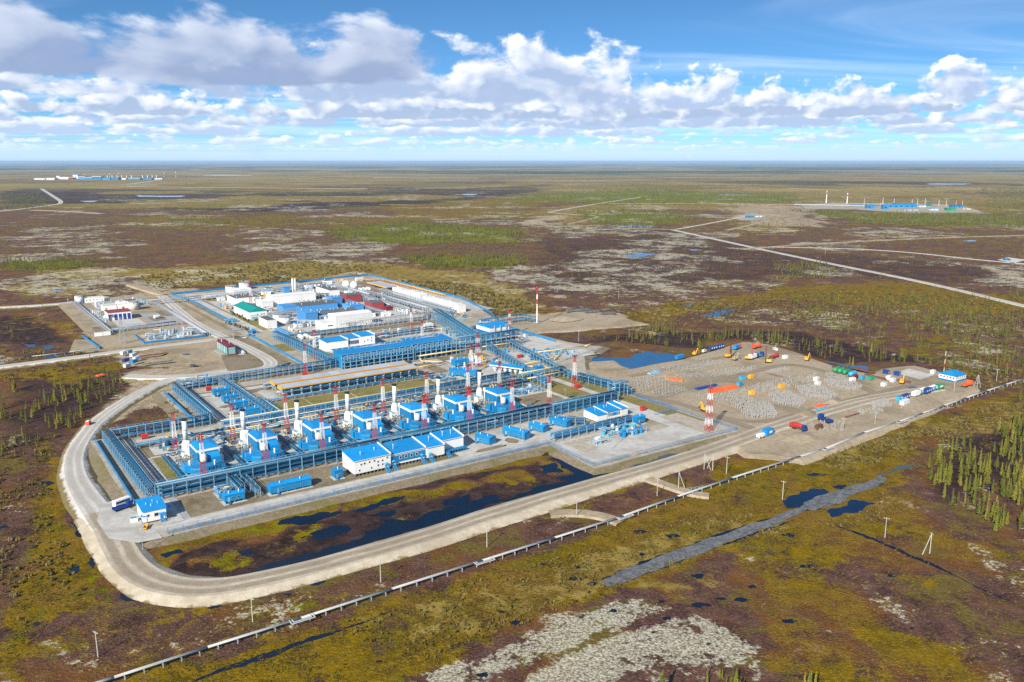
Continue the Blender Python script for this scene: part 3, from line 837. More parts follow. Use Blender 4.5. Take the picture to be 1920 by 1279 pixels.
sheet('geotextile_road', frac(gp([(1500, 952), (1520, 938), (1560, 924), (1610, 908), (1650, 892), (1662, 897), (1640, 914), (1600, 928), (1560, 948), (1525, 958)], LOW), 3, 0.12, 6), LOW + 0.15, GEOT)

# ------------------------------------------------------------------ paving and plots inside the fence
_pz = [0.02]
def paving(uv, mt, name='paving', z=None):
    _pz[0] += 0.0015
    return sheet(name, wp(uv), z if z is not None else _pz[0], mt)
def rect(u0, u1, v0, v1, mt, name='paving'):
    return paving([(u0, v0), (u1, v0), (u1, v1), (u0, v1)], mt, name)
def oval(u0, u1, v0, v1, mt, name='grass_plot', c=3.0):
    return paving([(u0 + c, v0), (u1 - c, v0), (u1, v0 + c), (u1, v1 - c), (u1 - c, v1), (u0 + c, v1), (u0, v1 - c), (u0, v0 + c)], mt, name)
rect(16, 236, 57, 100, SLAB, 'paving')
rect(16, 232, 43, 57, LAWNB, 'grass_plot'); rect(16, 88, 100, 126, LAWNB, 'grass_plot'); rect(17.5, 24.5, 45, 98, LAWN, 'grass_plot')
rect(100, 236, 131, 162, LAWN, 'grass_plot'); rect(70, 236, 100, 131, PLANTF, 'paving')
rect(62, 290, 193, 212, LAWNB, 'grass_plot')
rect(233, 262, 52, 112, LAWNB, 'grass_plot')
rect(266, 284, 50, 150, LAWN, 'grass_plot')
rect(290, 302, -20, 130, LAWN, 'grass_plot')
rect(10, 198, 11, 36, LAWNB, 'grass_plot')
rect(-3, 204, 2.6, 9.6, SLAB, 'paved_road')
rect(8.5, 15, 9, 132, ASPH, 'paved_road')
rect(8, 58, 125, 133, SLAB, 'paved_road')
rect(63, 69, 132, 222, SLAB, 'paved_road')
rect(62, 250, 202, 209, SLAB, 'paved_road')
rect(240, 250, 120, 209, SLAB, 'paved_road')
rect(224, 275, 140, 165, SLAB, 'paved_road')
rect(262, 266, 40, 180, SLAB, 'paved_road')
rect(284, 290, -30, 190, SLAB, 'paved_road')
rect(70, 100, 136, 200, SLAB)
oval(72, 86, 168, 174, LAWNB); oval(72, 90, 150, 156, LAWNB); oval(104, 112, 172, 196, SLAB, 'paving')
oval(228, 238, 168, 196, LAWNB); oval(255, 268, 170, 186, LAWNB); oval(250, 262, 118, 138, LAWN); oval(232, 240, 128, 140, LAWN)
for k_ in range(7):
    u_ = 33.0 + 30 * k_
    rect(u_ - 19 if k_ else u_ - 8.4, u_ - 8.0, 45, 93, SLAB); rect(u_ + 11.5, u_ + 13, 57, 93, SLAB)
rect(150, 204, 9.5, 36, SLAB, 'paved_road')
rect(204, 240, 2, 36, SLAB, 'paved_road')
oval(160, 180, 9, 13, LAWNB); oval(183, 190, 10, 20, LAWNB); oval(208, 214, 4, 12, LAWNB); oval(226, 244, 14, 34, LAWNB)
rect(94, 146, 10.2, 12.8, LAWN, 'grass_plot')
rect(246, 272, 5, 11, LAWNB, 'grass_plot'); rect(272, 284, 0, 36, SLAB)
# electrical compound in the south corner
rect(200, 240, -36, -2, SLAB, 'paving'); rect(236, 284, -28, 2, SLAB, 'paving')
rect(205, 231, -27, -4, PLANTF); rect(231, 276, -17, 3, PLANTF); rect(284, 299, -38, 0, PLANTF)
paving([(209, -27), (230, -12), (283, -27), (283, -37), (203, -38), (200, -3), (206, -3), (208, -30)], SLAB)
# main plant, older half
rect(180, 344, 354, 638, SLAB, 'paving'); rect(352, 412, 372, 540, SLAB, 'paving'); rect(176, 296, 262, 300, SLAB, 'paving')
for a_, b_, c_, d_ in ((186, 214, 585, 612), (240, 270, 540, 566), (290, 298, 452, 480), (206, 218, 520, 548), (322, 331, 520, 560), (180, 196, 428, 450), (236, 262, 437, 460)):
    rect(a_, b_, c_, d_, LAWNB, 'grass_plot')
rect(157, 166, 232, 640, PLANTF)
rect(172, 345, 238, 262, LAWNB, 'grass_plot')
rect(176, 190, 262, 300, LAWN, 'grass_plot'); rect(240, 300, 262, 330, PLANTF)
rect(176, 330, 332, 338, ROAD if False else SAND, 'paved_road')
rect(180, 330, 339, 352, LAWNB, 'grass_plot')
rect(157, 172, 300, 330, LAWN, 'grass_plot')
paving([(100, 235), (152, 262), (150, 385), (132, 385), (112, 300)], LAWNB, 'grass_plot')
rect(160, 178, 462, 600, LAWNB, 'grass_plot')
rect(168, 176, 390, 640, SLAB, 'paved_road'); rect(176, 186, 398, 500, LAWN, 'grass_plot')
rect(170, 415, 640, 652, SLAB, 'paved_road')
rect(345, 352, 380, 680, SLAB, 'paved_road')
rect(180, 260, 590, 612, LAWNB, 'grass_plot'); rect(370, 410, 600, 640, LAWNB, 'grass_plot'); rect(360, 372, 470, 600, LAWNB, 'grass_plot')
rect(330, 366, 150, 235, SLAB, 'paving')
# left yard
rect(72, 96, 478, 526, SLAB, 'paving'); rect(100, 130, 470, 545, ASPH, 'paving'); oval(104, 118, 500, 528, LAWNB)
rect(50, 70, 460, 500, LAWNB, 'grass_plot'); oval(118, 140, 520, 560, LAWNB)
# gate apron
paving([(-3, 10), (-3, 30), (-8, 50), (-14, 48), (-19, 30), (-18, 8), (-9, -3), (0, -4), (0, 4)], SLAB, 'paved_road')
rect(3, 12, 9, 36, SLAB, 'paved_road')

# ------------------------------------------------------------------ water
P_ = pool
P_([(1020, 856), (1048, 860), (1085, 872), (1122, 884), (1152, 888), (1140, 898), (1095, 906), (1040, 898), (1075, 890), (1052, 878)], WATER)
P_([(540, 1060), (600, 1035), (640, 1020), (690, 995), (720, 975), (770, 978), (830, 955), (890, 938), (960, 930), (900, 955), (850, 972), (745, 1006), (670, 1028), (600, 1052)], WATER)
P_([(865, 948), (905, 928), (938, 932), (905, 956)], WATER); P_([(1000, 872), (1040, 868), (1060, 885), (1020, 888)], WATER); P_([(580, 1000), (640, 985), (660, 990), (600, 1012)], WATER); P_([(690, 968), (740, 955), (735, 968)], WATER); P_([(440, 1035), (470, 1028), (480, 1036), (450, 1044)], WATER); P_([(300, 1038), (330, 1030), (345, 1036), (310, 1046)], WATER)
P_([(700, 1000), (760, 975), (790, 985), (740, 1005)], WATER)
P_([(400, 1092), (440, 1078), (520, 1058), (500, 1076), (440, 1092)], WATER)
P_([(480, 1062), (560, 1042), (590, 1050), (520, 1072)], WATER)
P_([(930, 942), (1000, 915), (1090, 902), (1040, 918), (960, 945)], WATER)
P_([(640, 960), (720, 935), (760, 930), (700, 955)], WATER); P_([(840, 935), (880, 925), (870, 945), (830, 948)], WATER)
P_([(520, 985), (600, 960), (640, 958), (560, 985)], WATER)
P_([(1185, 872), (1250, 852), (1330, 832), (1358, 832), (1300, 850), (1210, 876)], WATERG, z=LOW + 0.9)
P_([(1470, 938), (1500, 922), (1546, 916), (1540, 932), (1505, 948), (1474, 952)], WATERN)
P_([(1552, 956), (1596, 936), (1642, 944), (1610, 962), (1560, 970)], WATERN)
for q in ((1662, 741, 13, 3), (1708, 726, 12, 2.5), (1632, 752, 8, 2), (1300, 792, 9, 2), (1560, 770, 7, 1.6), (350, 664, 8, 2), (362, 684, 9, 2)):
    blot(*q, WATERG, z=.07, name='puddle')
P_([(1500, 950), (1530, 945), (1545, 955), (1510, 958)], WATER); P_([(1560, 912), (1585, 908), (1580, 918)], WATER)
P_([(1645, 888), (1680, 872), (1715, 868), (1700, 880), (1660, 897)], WATERG)
P_([(128, 978), (146, 985), (156, 1008), (140, 1002)], WATER); P_([(0, 985), (14, 985), (20, 990), (0, 992)], WATER)
P_([(118, 900), (138, 904), (128, 908)], WATER); P_([(180, 862), (196, 858), (200, 868), (186, 872)], WATER, it=3)
P_([(120, 1072), (146, 1060), (150, 1068), (130, 1080)], WATER); P_([(170, 1045), (178, 1060), (172, 1066)], WATER)
P_([(388, 1140), (412, 1128), (415, 1136), (394, 1142)], WATER); P_([(575, 1095), (610, 1088), (600, 1096)], WATER)
P_([(225, 1112), (238, 1120), (262, 1126), (240, 1128)], WATER)
for q in ((970, 1168, 14, 6), (1018, 1058, 7, 3), (1082, 1063, 9, 4), (1205, 1040, 8, 4), (1080, 1086, 22, 4), (1110, 1095, 14, 4), (1280, 1036, 16, 3), (1350, 1010, 12, 4), (1260, 1005, 16, 5), (1200, 997, 16, 4),
          (1318, 1134, 24, 5), (1352, 1122, 14, 4), (1410, 1100, 10, 3), (1480, 1003, 20, 5), (1510, 1062, 16, 4), (1150, 1145, 9, 4), (1250, 1160, 14, 4), (1390, 1125, 18, 5), (1670, 1080, 10, 3), (1710, 1178, 6, 3),
          (1530, 890, 26, 4), (1480, 1165, 16, 5), (1310, 1080, 16, 7), (712, 1240, 8, 3), (940, 1147, 8, 3), (905, 1265, 16, 5), (540, 1115, 9, 3), (1105, 1110, 5, 2), (1240, 1128, 8, 4), (760, 1120, 5, 2), (90, 905, 14, 4), (70, 1170, 10, 4), (260, 870, 8, 3)):
    blot(*q, WATER)
def ditch(pts, hw, mt=WATER):
    _ps[0] += 1
    ln = smooth_line(gp(pts, LOW), 2)
    rr = random.Random(_ps[0])
    lf = []; rt = []
    for k in range(len(ln)):
        a = Vector(ln[max(k - 1, 0)]); c_ = Vector(ln[min(k + 1, len(ln) - 1)]); d = (c_ - a).normalized(); n_ = Vector((-d.y, d.x))
        e = min(1.0, 0.15 + 3.0 * min(k, len(ln) - 1 - k) / len(ln))
        lf.append(tuple(Vector(ln[k]) + n_ * hw * e * rr.uniform(0.6, 1.4))); rt.append(tuple(Vector(ln[k]) - n_ * hw * e * rr.uniform(0.6, 1.4)))
    sheet('water', frac(lf + rt[::-1], 2, 0.15, _ps[0]), LOW + 0.06 + 0.0005 * _ps[0], mt)
ditch([(1125, 1088), (1200, 1058), (1300, 1020), (1400, 988), (1495, 955)], 1.0)
ditch([(1150, 1098), (1220, 1072), (1320, 1034), (1420, 1000), (1490, 975)], 0.7)
ditch([(360, 1279), (420, 1255), (480, 1237), (540, 1215), (610, 1190), (640, 1182)], 1.4)
ditch([(640, 1180), (690, 1165)], 0.5)
ditch([(1565, 985), (1640, 1012), (1700, 1040), (1750, 1060), (1795, 1082)], 1.1)
ditch([(1795, 1082), (1850, 1110), (1900, 1130)], 0.4)
P_([(1030, 690), (1080, 676), (1112, 668), (1180, 672), (1215, 659), (1255, 663), (1275, 668), (1262, 678), (1180, 692), (1150, 700), (1100, 712), (1060, 706)], WATERB, z=LOW + 0.05)
P_([(1545, 677), (1575, 682), (1620, 686), (1630, 694), (1590, 690)], WATERB)
P_([(1168, 478), (1200, 473), (1232, 477), (1210, 482), (1180, 482)], WATERB); P_([(1160, 424), (1190, 421), (1230, 424), (1200, 428)], WATERB)
P_([(1318, 591), (1345, 584), (1372, 580), (1365, 590), (1330, 596)], WATERB); P_([(1278, 570), (1300, 570), (1290, 573)], WATERB, it=3)
P_([(48, 647), (66, 646), (64, 650), (50, 651)], WATERB, it=3); P_([(78, 650), (96, 648), (98, 653), (84, 655)], WATERB, it=3); P_([(82, 668), (105, 664), (110, 668), (85, 672)], WATERB, it=3)
P_([(100, 544), (122, 544), (118, 548)], WATERB, it=3); P_([(255, 366), (350, 367), (348, 369), (260, 369)], WATERB, it=3); P_([(150, 377), (185, 376), (180, 379)], WATERB, it=3)
for q in ((1790, 345, 60, 1.2), (420, 329, 50, 1.2), (1380, 366, 40, 1.0), (880, 365, 20, 1.2), (1820, 452, 16, 2), (1300, 469, 10, 1.5)):
    blot(*q, WATERB)

# ================================================================== THE PLANT
ORD = ('first', 'second', 'third', 'fourth', 'fifth', 'sixth', 'seventh', 'eighth', 'ninth', 'tenth', 'eleventh', 'twelfth')

# ------------------------------------------------------------------ compressor units
def make_unit():
    t_ = thing('compressor_unit', '', 'compressor', 33.0, 0.0)
    k = MB().add([(-2.3, 86.2, 0), (2.3, 86.2, 0), (2.3, 92, 0), (-2.3, 92, 0), (-2.3, 86.2, 4.4), (2.3, 86.2, 4.4), (2.3, 92, 4.4), (-2.3, 92, 4.4)],
                 [(0, 1, 5, 4), (1, 2, 6, 5), (2, 3, 7, 6), (3, 0, 4, 7), (4, 5, 6, 7)])
    k.lathe([(2.25, 4.4), (2.1, 7.6), (1.25, 9.6)], 12, (0, 89.2))
    sb = part('stack_base', k, STACK, t_)
    st = part('stack', MB().lathe([(1.22, 9.5), (1.18, 20.4)], 16, (0, 89.2)), STACK, t_, True)
    part('rim', MB().lathe([(1.36, 20.0), (1.44, 20.3), (1.44, 20.9), (1.05, 21.0), (1.05, 20.6)], 16, (0, 89.2)), BLACK, st)
    part('band', MB().lathe([(1.32, 14.9), (1.34, 15.2), (1.30, 15.4)], 16, (0, 89.2)), GREY, st)
    part('maintenance_platform', MB().box(-3.4, -1.6, 86, 92, 4.3, 4.5).bar((-3.3, 86, 5.5), (-3.3, 92, 5.5), 0.1).bar((-3.3, 86, 4.5), (-3.3, 86, 5.5), 0.1).bar((-3.3, 92, 4.5), (-3.3, 92, 5.5), 0.1)
         .bar((-3.2, 86.2, 0), (-3.2, 86.2, 4.4), 0.2).bar((-3.2, 91.8, 0), (-3.2, 91.8, 4.4), 0.2), STEEL, t_)
    w_ = part('enclosure', MB().box(0.6, 11.4, 70, 86, 1.6, 8.0), BLUE2, t_)
    part('white_band', MB().box(0.52, 11.48, 69.92, 86.08, 8.0, 9.5), WHITE, w_)
    part('corner_post', MB().box(11.3, 11.55, 69.85, 70.1, 0, 8.0), WHITE, w_)
    rf = part('roof', MB().add([(0.3, 69.7, 9.5), (11.7, 69.7, 9.5), (11.7, 86.3, 9.5), (0.3, 86.3, 9.5), (3.5, 75, 10.3), (8.5, 75, 10.3), (8.5, 81, 10.3), (3.5, 81, 10.3)],
         [(0, 1, 5, 4), (1, 2, 6, 5), (2, 3, 7, 6), (3, 0, 4, 7), (4, 5, 6, 7), (3, 2, 1, 0)]), BLUE, t_)
    for x_, y_ in ((4.5, 83.5), (6.5, 84.2), (8.5, 83.4), (5.8, 82)):
        part('roof_vent', MB().lathe([(0.45, 9.6), (0.45, 11.2), (0.75, 11.4), (0.1, 11.9)], 8, (x_, y_)), VALVE, rf)
    for x_, y_ in ((1, 70.4), (10.4, 70.4), (1, 85), (10.4, 85), (5.7, 77)):
        part('leg', MB().box(x_, x_ + .6, y_, y_ + .6, 0, 1.6), STEEL, t_)
    part('air_intake', MB().add([(4.6, 66.2, 2.2), (11.0, 66.2, 2.2), (11.0, 70, 2.2), (4.6, 70, 2.2), (4.6, 66.2, 5.6), (11.0, 66.2, 5.6), (11.0, 70, 7.2), (4.6, 70, 7.2)],
         [(0, 1, 5, 4), (1, 2, 6, 5), (2, 3, 7, 6), (3, 0, 4, 7), (4, 5, 6, 7), (3, 2, 1, 0)]), BLUE, t_)
    a_ = part('engine_house', MB().box(-7.6, 0.4, 62.5, 69.5, 1.0, 4.6), BLUE, t_)
    part('vent_pipe', MB().lathe([(0.5, 4.6), (0.5, 6.6), (0.62, 6.7), (0.3, 6.9)], 10, (-4.6, 64.2)), WHITE, a_)
    b_ = part('gas_house', MB().lathe([(3.9, 1.0), (3.9, 3.6), (3.4, 4.3), (0.4, 4.5)], 8, (-1.6, 60.6)).box(-1.6, 10.6, 57.2, 64.0, 1.0, 4.1), BLUE2, t_)
    part('vent_pipe', MB().lathe([(0.5, 4.1), (0.5, 6.2), (0.62, 6.3), (0.3, 6.5)], 10, (6.2, 59.4)), WHITE, b_)
    part('oil_tank', MB().lathe([(1.5, 4.2), (1.75, 4.7), (1.75, 7.2), (1.2, 8.0), (0.2, 8.2)], 12, (2.6, 66.2)), CREAM, t_, True)
    part('filter_silo', MB().lathe([(1.35, 0), (1.35, 8.2), (0.5, 9.0)], 12, (3.4, 88.4)), NAVY, t_, True)
    part('exhaust_cap', MB().tube((0, 83.5, 0), (0, 83.5, 9.6), 0.28).lathe([(0.75, 9.4), (0.85, 9.8), (0.85, 10.4), (0.4, 10.7)], 10, (0, 83.5)), WHITE, t_)
    part('exhaust_cap', MB().tube((1.4, 67.0, 0), (1.4, 67.0, 8.4), 0.2).lathe([(0.55, 8.2), (0.6, 9.0), (0.2, 9.2)], 10, (1.4, 67.0)), TANKW, t_)
    part('cabinet', MB().box(11.6, 13.2, 69.5, 72.6, 0.8, 4.6), WHITE, t_)
    for i_, (x_, z_, m_) in enumerate(((-9.3, 1.3, TEAL), (-10.0, 1.5, PIPE), (-10.8, 1.2, TEAL))):
        part('pipe', MB().path([(x_, 56.5, z_), (x_, 96, z_)], 0.32), m_, t_)
    for y_ in (58, 64, 70, 76, 82, 88, 94):
        part('pipe_support', MB().bar((-11.3, y_, 0.95), (-8.8, y_, 0.95), 0.25).bar((-11.1, y_, 0), (-11.1, y_, 0.9), 0.25).bar((-9, y_, 0), (-9, y_, 0.9), 0.25), STEEL, t_)
    part('pipe', MB().path([(-9.5, 57.5, 2.2), (-4, 55.6, 2.2), (8, 55.6, 2.2), (11.5, 58, 2.2), (11.5, 68, 2.2)], 0.26), STEEL, t_)
    for x_ in (-6, -2, 2, 6, 10):
        part('pipe_support', MB().bar((x_, 55.6, 0), (x_, 55.6, 2.0), 0.28), STEEL, t_)
    for i_, x_ in enumerate((14.0, 15.1)):
        part('header_pipe', MB().path([(x_, 41.5, 6.0), (x_, 45.5, 6.0), (x_, 46.5, 3.4), (x_, 56, 3.4), (x_, 57.5, 1.2), (x_, 62, 1.2), (12.0, 66 + i_, 1.2)], 0.42), PIPE if i_ else TEAL, t_)
    for y_ in (46.5, 55):
        part('pipe_frame', MB().bar((13.4, y_, 0), (13.4, y_, 3.1), 0.3).bar((15.8, y_, 0), (15.8, y_, 3.1), 0.3).bar((13.2, y_, 2.9), (16, y_, 2.9), 0.3), STEEL, t_)
    for i_, y_ in enumerate((72, 75.2, 78.4, 81.6)):
        part('branch_pipe', MB().path([(11.5, y_, 2.4), (13.6, y_, 2.4), (14.6, y_, 0.9), (17.2, y_ + 1, 0.9)], 0.38), TEAL if i_ % 2 else PIPE, t_)
    va = MB()
    rr = random.Random(5)
    for q in range(26):
        x_, y_ = rr.uniform(-6.5, 0.2), rr.uniform(70.2, 83); h_ = rr.uniform(1.2, 4.5)
        va.tube((x_, y_, 0), (x_, y_, h_), 0.16, n=5).box(x_ - .35, x_ + .35, y_ - .35, y_ + .35, h_, h_ + rr.uniform(.4, .9))
    part('valve_cluster', va, VALVE, t_)['kind'] = 'stuff'
    vb = MB()
    for q in range(22):
        x_, y_ = rr.uniform(-7, 0.2), rr.uniform(70.2, 85)
        vb.path([(x_, y_, rr.uniform(.5, 3)), (x_ + rr.uniform(-4, 2), y_, rr.uniform(.5, 3.4)), (x_ + rr.uniform(-4, 2), y_ + rr.uniform(-4, 4), rr.uniform(.5, 3.4))], 0.2, 5)
    part('small_piping', vb, PIPE, t_)['kind'] = 'stuff'
    part('handrail', MB().bar((-7.6, 62.5, 5.5), (0.4, 62.5, 5.5), 0.12).bar((-7.6, 62.5, 5.5), (-7.6, 69.5, 5.5), 0.12).bar((-7.6, 62.5, 4.6), (-7.6, 62.5, 5.5), 0.12).bar((-3.6, 62.5, 4.6), (-3.6, 62.5, 5.5), 0.12).bar((0.4, 62.5, 4.6), (0.4, 62.5, 5.5), 0.12), STEEL, a_)
    return t_
U0 = make_unit()
for k in range(7):
    o = U0 if k == 0 else copy_tree(U0)
    o.location = W(33.0 + 30.0 * k, 0.0)
    nm = ('closest to the gatehouse corner', 'second from the gatehouse end', 'third from the gatehouse end', 'fourth and middle of the row of seven', 'fifth from the gatehouse end', 'sixth from the gatehouse end', 'seventh and farthest from the gatehouse')[k]
    tag(o, 'blue compressor unit with tall white stack, ' + nm, 'compressor', 'compressor units in a row behind the front pipe rack')

# ------------------------------------------------------------------ lattice masts
def mast_meshes(h, wb, wt, bands):
    out = []
    for b_ in range(bands):
        za, zc = h * b_ / bands, h * (b_ + 1) / bands
        m_ = MB()
        seg = 2
        for s_ in range(seg):
            z0, z1 = za + (zc - za) * s_ / seg, za + (zc - za) * (s_ + 1) / seg
            w0, w1 = (wb + (wt - wb) * (z0 / h) ** 0.8) / 2, (wb + (wt - wb) * (z1 / h) ** 0.8) / 2
            cs0 = [(-w0, -w0, z0), (w0, -w0, z0), (w0, w0, z0), (-w0, w0, z0)]; cs1 = [(-w1, -w1, z1), (w1, -w1, z1), (w1, w1, z1), (-w1, w1, z1)]
            for q in range(4):
                m_.bar(cs0[q], cs1[q], 0.15 if h < 23 else .15); m_.bar(cs0[q], cs1[(q + 1) % 4], 0.065); m_.bar(cs0[(q + 1) % 4], cs1[q], 0.065); m_.bar(cs1[q], cs1[(q + 1) % 4], 0.065)
        out.append(m_.mesh('mast_section', (RED if b_ % 2 == 0 else WHITE) if bands > 5 else (RED, RED, WHITE, WHITE, RED)[b_]))
    return out
MM = mast_meshes(21.0, 2.5, 0.9, 5)
MBIG = mast_meshes(24.0, 3.2, 1.4, 7)
ROD = MB().tube((0, 0, 0), (0, 0, 4.5), 0.09, 0.04, 5).mesh('lightning_rod', GREY)
LAMP = MB().box(-1.3, 1.3, -0.9, 0.9, -0.2, 0.0).box(-1.2, -0.5, -1.0, -0.8, 0, 0.7).box(0.3, 1.1, -1.0, -0.8, 0, 0.7).mesh('lamp_platform', REDB)
def mast(u, v, label, secs=MM, h=21.0, group='red and white lattice masts', rod=True, sc=1.08):
    t_ = thing('lattice_mast', label, 'mast', u, v, 0, 0, group)
    t_.scale = (sc, sc, sc)
    for s_ in secs:
        obj('mast_section', s_, t_)
    obj('lamp_platform', LAMP, t_, (0, 0, h))
    if rod:
        obj('lightning_rod', ROD, t_, (0, 0, h))
    return t_
for k in range(7):
    uu = 33 + 30 * k
    n_ = ORD[k]
    mast(uu - 3.5, 97.5, 'red and white lattice mast behind the white stack, %s unit from the gatehouse' % n_)
    mast(uu - 1.0, 51.5 if k else 53.5, 'red and white lattice mast before the blue housings, %s unit from the gatehouse' % n_)
mast(236.5, 47, 'red and white lattice mast past the last unit, beside a brown plot')
mast(147, 217, 'red and white lattice mast behind the left end of the yellow-edged coolers')
mast(246, 152, 'red and white lattice mast beside the white gas cylinders and blue cabin')
mast(262, 168, 'thick red and white mast at the crossing of the elevated racks', MBIG, 24, None)
mast(230, 92, 'red and white lattice mast at the right end of the rear pipe lines')
mast(172, 262, 'red and white lattice mast left of the three-part white building')
mast(260, 250, 'red and white lattice mast on sandy plot behind the steel-framed hall')
mast(283, 312, 'red and white lattice mast beside the grey rack and the sandy strip')
mast(213, 545, 'red and white lattice mast among the white halls of the older plant')
mast(288, -35, 'stout red and white banded tower in the corner of the electrical compound', MBIG, 24, None)
mast(348.6, 252, 'red and white banded tower behind the blue-roofed building by the flare', MBIG, 24, None, sc=.92)
for u_, v_, l_ in ((283, 80, 'red and white mast over the right-hand grass strip'),):
    mast(u_, v_, l_)
# flare stack
fs = thing('flare_stack', 'tall white flare stack with red top beside the sandy spoil ground', 'flare stack', 401.4, 282.5)
for q in range(7):
    part('stack_section', MB().tube((0, 0, q * 4.6), (0, 0, q * 4.6 + 4.6), 0.62, 0.62, 10), RED if q in (6, 4) else WHITE, fs)
part('burner', MB().lathe([(.7, 32.2), (1.3, 33.2), (1.3, 34.6), (.7, 35.2)], 10), RED, fs)
part('base_plate', MB().box(-2, 2, -2, 2, 0, 0.7), GREY, fs)

# ------------------------------------------------------------------ pipe racks
def rack(u0, v0, u1, v1, w_, h_, label, levels=2, pipes=6, colors=(TEAL, PIPE, TEAL, STEEL), post=STEEL, beam=RAIL, bay=6.0, trays=0, tray_mat=BLUE2, yellow=0, name='pipe_rack', zmin=2.6, top=True, seed=1, group=None):
    d = Vector((u1 - u0, v1 - v0)); ln = d.length
    t_ = thing(name, label, 'pipe rack', u0, v0, 0, math.atan2(d.y, d.x), group)
    rr = random.Random(seed)
    n = max(2, round(ln / bay)); st = ln / n
    hw = w_ / 2
    zs = [zmin + (h_ - 0.4 - zmin) * q / max(1, levels - 1) for q in range(levels)] if levels > 1 else [h_ - 0.4]
    m_ = MB().bar((0, -hw, 0), (0, -hw, h_ + .7), 0.32).bar((0, hw, 0), (0, hw, h_ + .7), 0.32)
    for z_ in zs:
        m_.bar((0, -hw, z_), (0, hw, z_), 0.28)
    fr = m_.mesh('portal_frame', post)
    for q in range(n + 1):
        obj('portal_frame', fr, t_, (q * st, 0, 0))
    for z_ in zs:
        for s_ in (-1, 1):
            part('side_beam', MB().bar((-0.2, s_ * (hw + 0.05), z_ + 0.2), (ln + 0.2, s_ * (hw + 0.05), z_ + 0.2), 0.16, 0.22), beam, t_)
    for s_ in (-1, 1) if top else ():
        part('handrail', MB().bar((0, s_ * hw, h_ + 0.7), (ln, s_ * hw, h_ + 0.7), 0.12), post, t_)
    for z_ in zs:
        for q in range(pipes):
            y_ = -hw + 0.5 + (w_ - 1.0) * (q + 0.5) / pipes
            if rr.random() < .28:
                continue
            r_ = rr.choice((0.12, 0.18, 0.26, 0.36))
            part('pipe', MB().tube((-0.4, y_, z_ + 0.2 + r_), (ln + 0.4, y_, z_ + 0.2 + r_), r_, n=7), colors[rr.randrange(len(colors))], t_, True)
    for q in range(trays):
        z_ = zmin + 0.5 + (h_ - zmin - 0.9) * q / max(1, trays - 1)
        part('cable_tray', MB().box(0, ln, hw - 0.45, hw - 0.2, z_, z_ + 0.22), tray_mat, t_)
        part('cable_tray', MB().box(0, ln, -hw + 0.2, -hw + 0.45, z_, z_ + 0.22), tray_mat, t_)
    for q in range(yellow):
        part('pipe', MB().tube((-0.4, hw - 0.4 - q * 0.8, h_ + 0.3), (ln + 0.4, hw - 0.4 - q * 0.8, h_ + 0.3), 0.26, n=7), PALEY, t_, True)
    return t_
rack(5, 40, 3.5, 139, 4.2, 6.6, 'long blue pipe rack running back from the gatehouse along the left fence', 2, 5, trays=3, seed=1, bay=4.5, colors=(TEAL, TEAL, PIPE))
rack(5.5, 139, 58, 139, 4.2, 6.4, 'blue pipe rack behind the first unit, joining the left corner', 2, 5, trays=3, seed=2, bay=4.5)
rack(59, 141.5, 59, 224, 4.2, 6.4, 'blue pipe rack running back past the four left blue cabins', 2, 5, trays=3, seed=3, bay=4.5)
rack(61.5, 226, 173, 226, 4.4, 6.6, 'blue pipe rack along the rear left edge behind the yellow-edged coolers', 2, 5, trays=3, seed=4, bay=4.5)
rack(173, 229, 172, 352, 5.0, 7.0, 'blue pipe rack climbing away to the older plant beside the brown lawn', 2, 5, trays=3, seed=5, bay=4.5)
rack(8, 40, 118, 40, 5.6, 6.8, 'wide blue main pipe rack in front of the first units, left half', 3, 7, trays=2, seed=6, zmin=1.8)
rack(118.5, 40, 232, 40, 5.6, 6.8, 'wide blue main pipe rack behind the white office block, middle part', 3, 7, trays=2, seed=7, zmin=1.8)
rack(232.5, 40, 284, 40, 5.6, 6.8, 'blue main pipe rack end reaching the right-hand white building', 3, 7, trays=2, seed=8, zmin=1.8)
rack(60, 103, 262, 103, 4.0, 3.2, 'low pipe rack with a pale yellow pipe behind the stacks', 1, 4, yellow=1, top=False, seed=9, bay=7)
rack(60, 111, 262, 111, 4.0, 2.6, 'low blue pipe rack between the stacks and the ochre grass strip', 1, 5, top=False, seed=10, bay=7, yellow=1)
rack(62, 119, 262, 119, 3.6, 3.4, 'low blue pipe rack with silver pipes, middle of the rear lines', 1, 5, top=False, seed=60, bay=7, colors=(SILVER, PIPE, TEAL, STEEL))
rack(62, 126.5, 262, 126.5, 3.6, 4.4, 'blue two-level pipe rack along the front of the ochre grass strip', 2, 4, top=False, seed=61, bay=7, yellow=1, trays=1)
rack(14, 118, 60, 118, 4.0, 2.6, 'low pipe rack with silver pipes left of the rear lines', 1, 4, top=False, seed=11, bay=7, colors=(SILVER, PIPE, TEAL))
rack(100, 163.5, 222, 163.5, 3.0, 2.4, 'low pipe rack along the front feet of the yellow-edged coolers', 1, 4, top=False, seed=12, bay=6)
rack(90, 130, 90, 224, 4.5, 5.4, 'blue pipe rack beside the four left cabins toward the coolers', 2, 5, trays=2, seed=13)
rack(96, 130, 96, 165, 3.0, 4.4, 'short blue pipe rack left of the cooler field', 2, 4, seed=14)
rack(273, 216, 332, 216, 9, 12.5, 'tall open steel rack below the blue-roofed building', 4, 6, seed=15, bay=5)
rack(296, 225, 330, 350, 9, 11, 'tall wide steel rack climbing toward the grey racks', 3, 7, seed=16, bay=5, colors=(TEAL, PIPE, PIPE))
rack(268, 90, 300, 214, 5, 5.6, 'blue pipe rack crossing behind the long blue-roofed shelter', 2, 5, seed=17, trays=2)
rack(296, 96, 322, 214, 4, 5.0, 'dark teal pipe rack curving to the right water edge', 2, 5, seed=18, colors=(TEAL,))
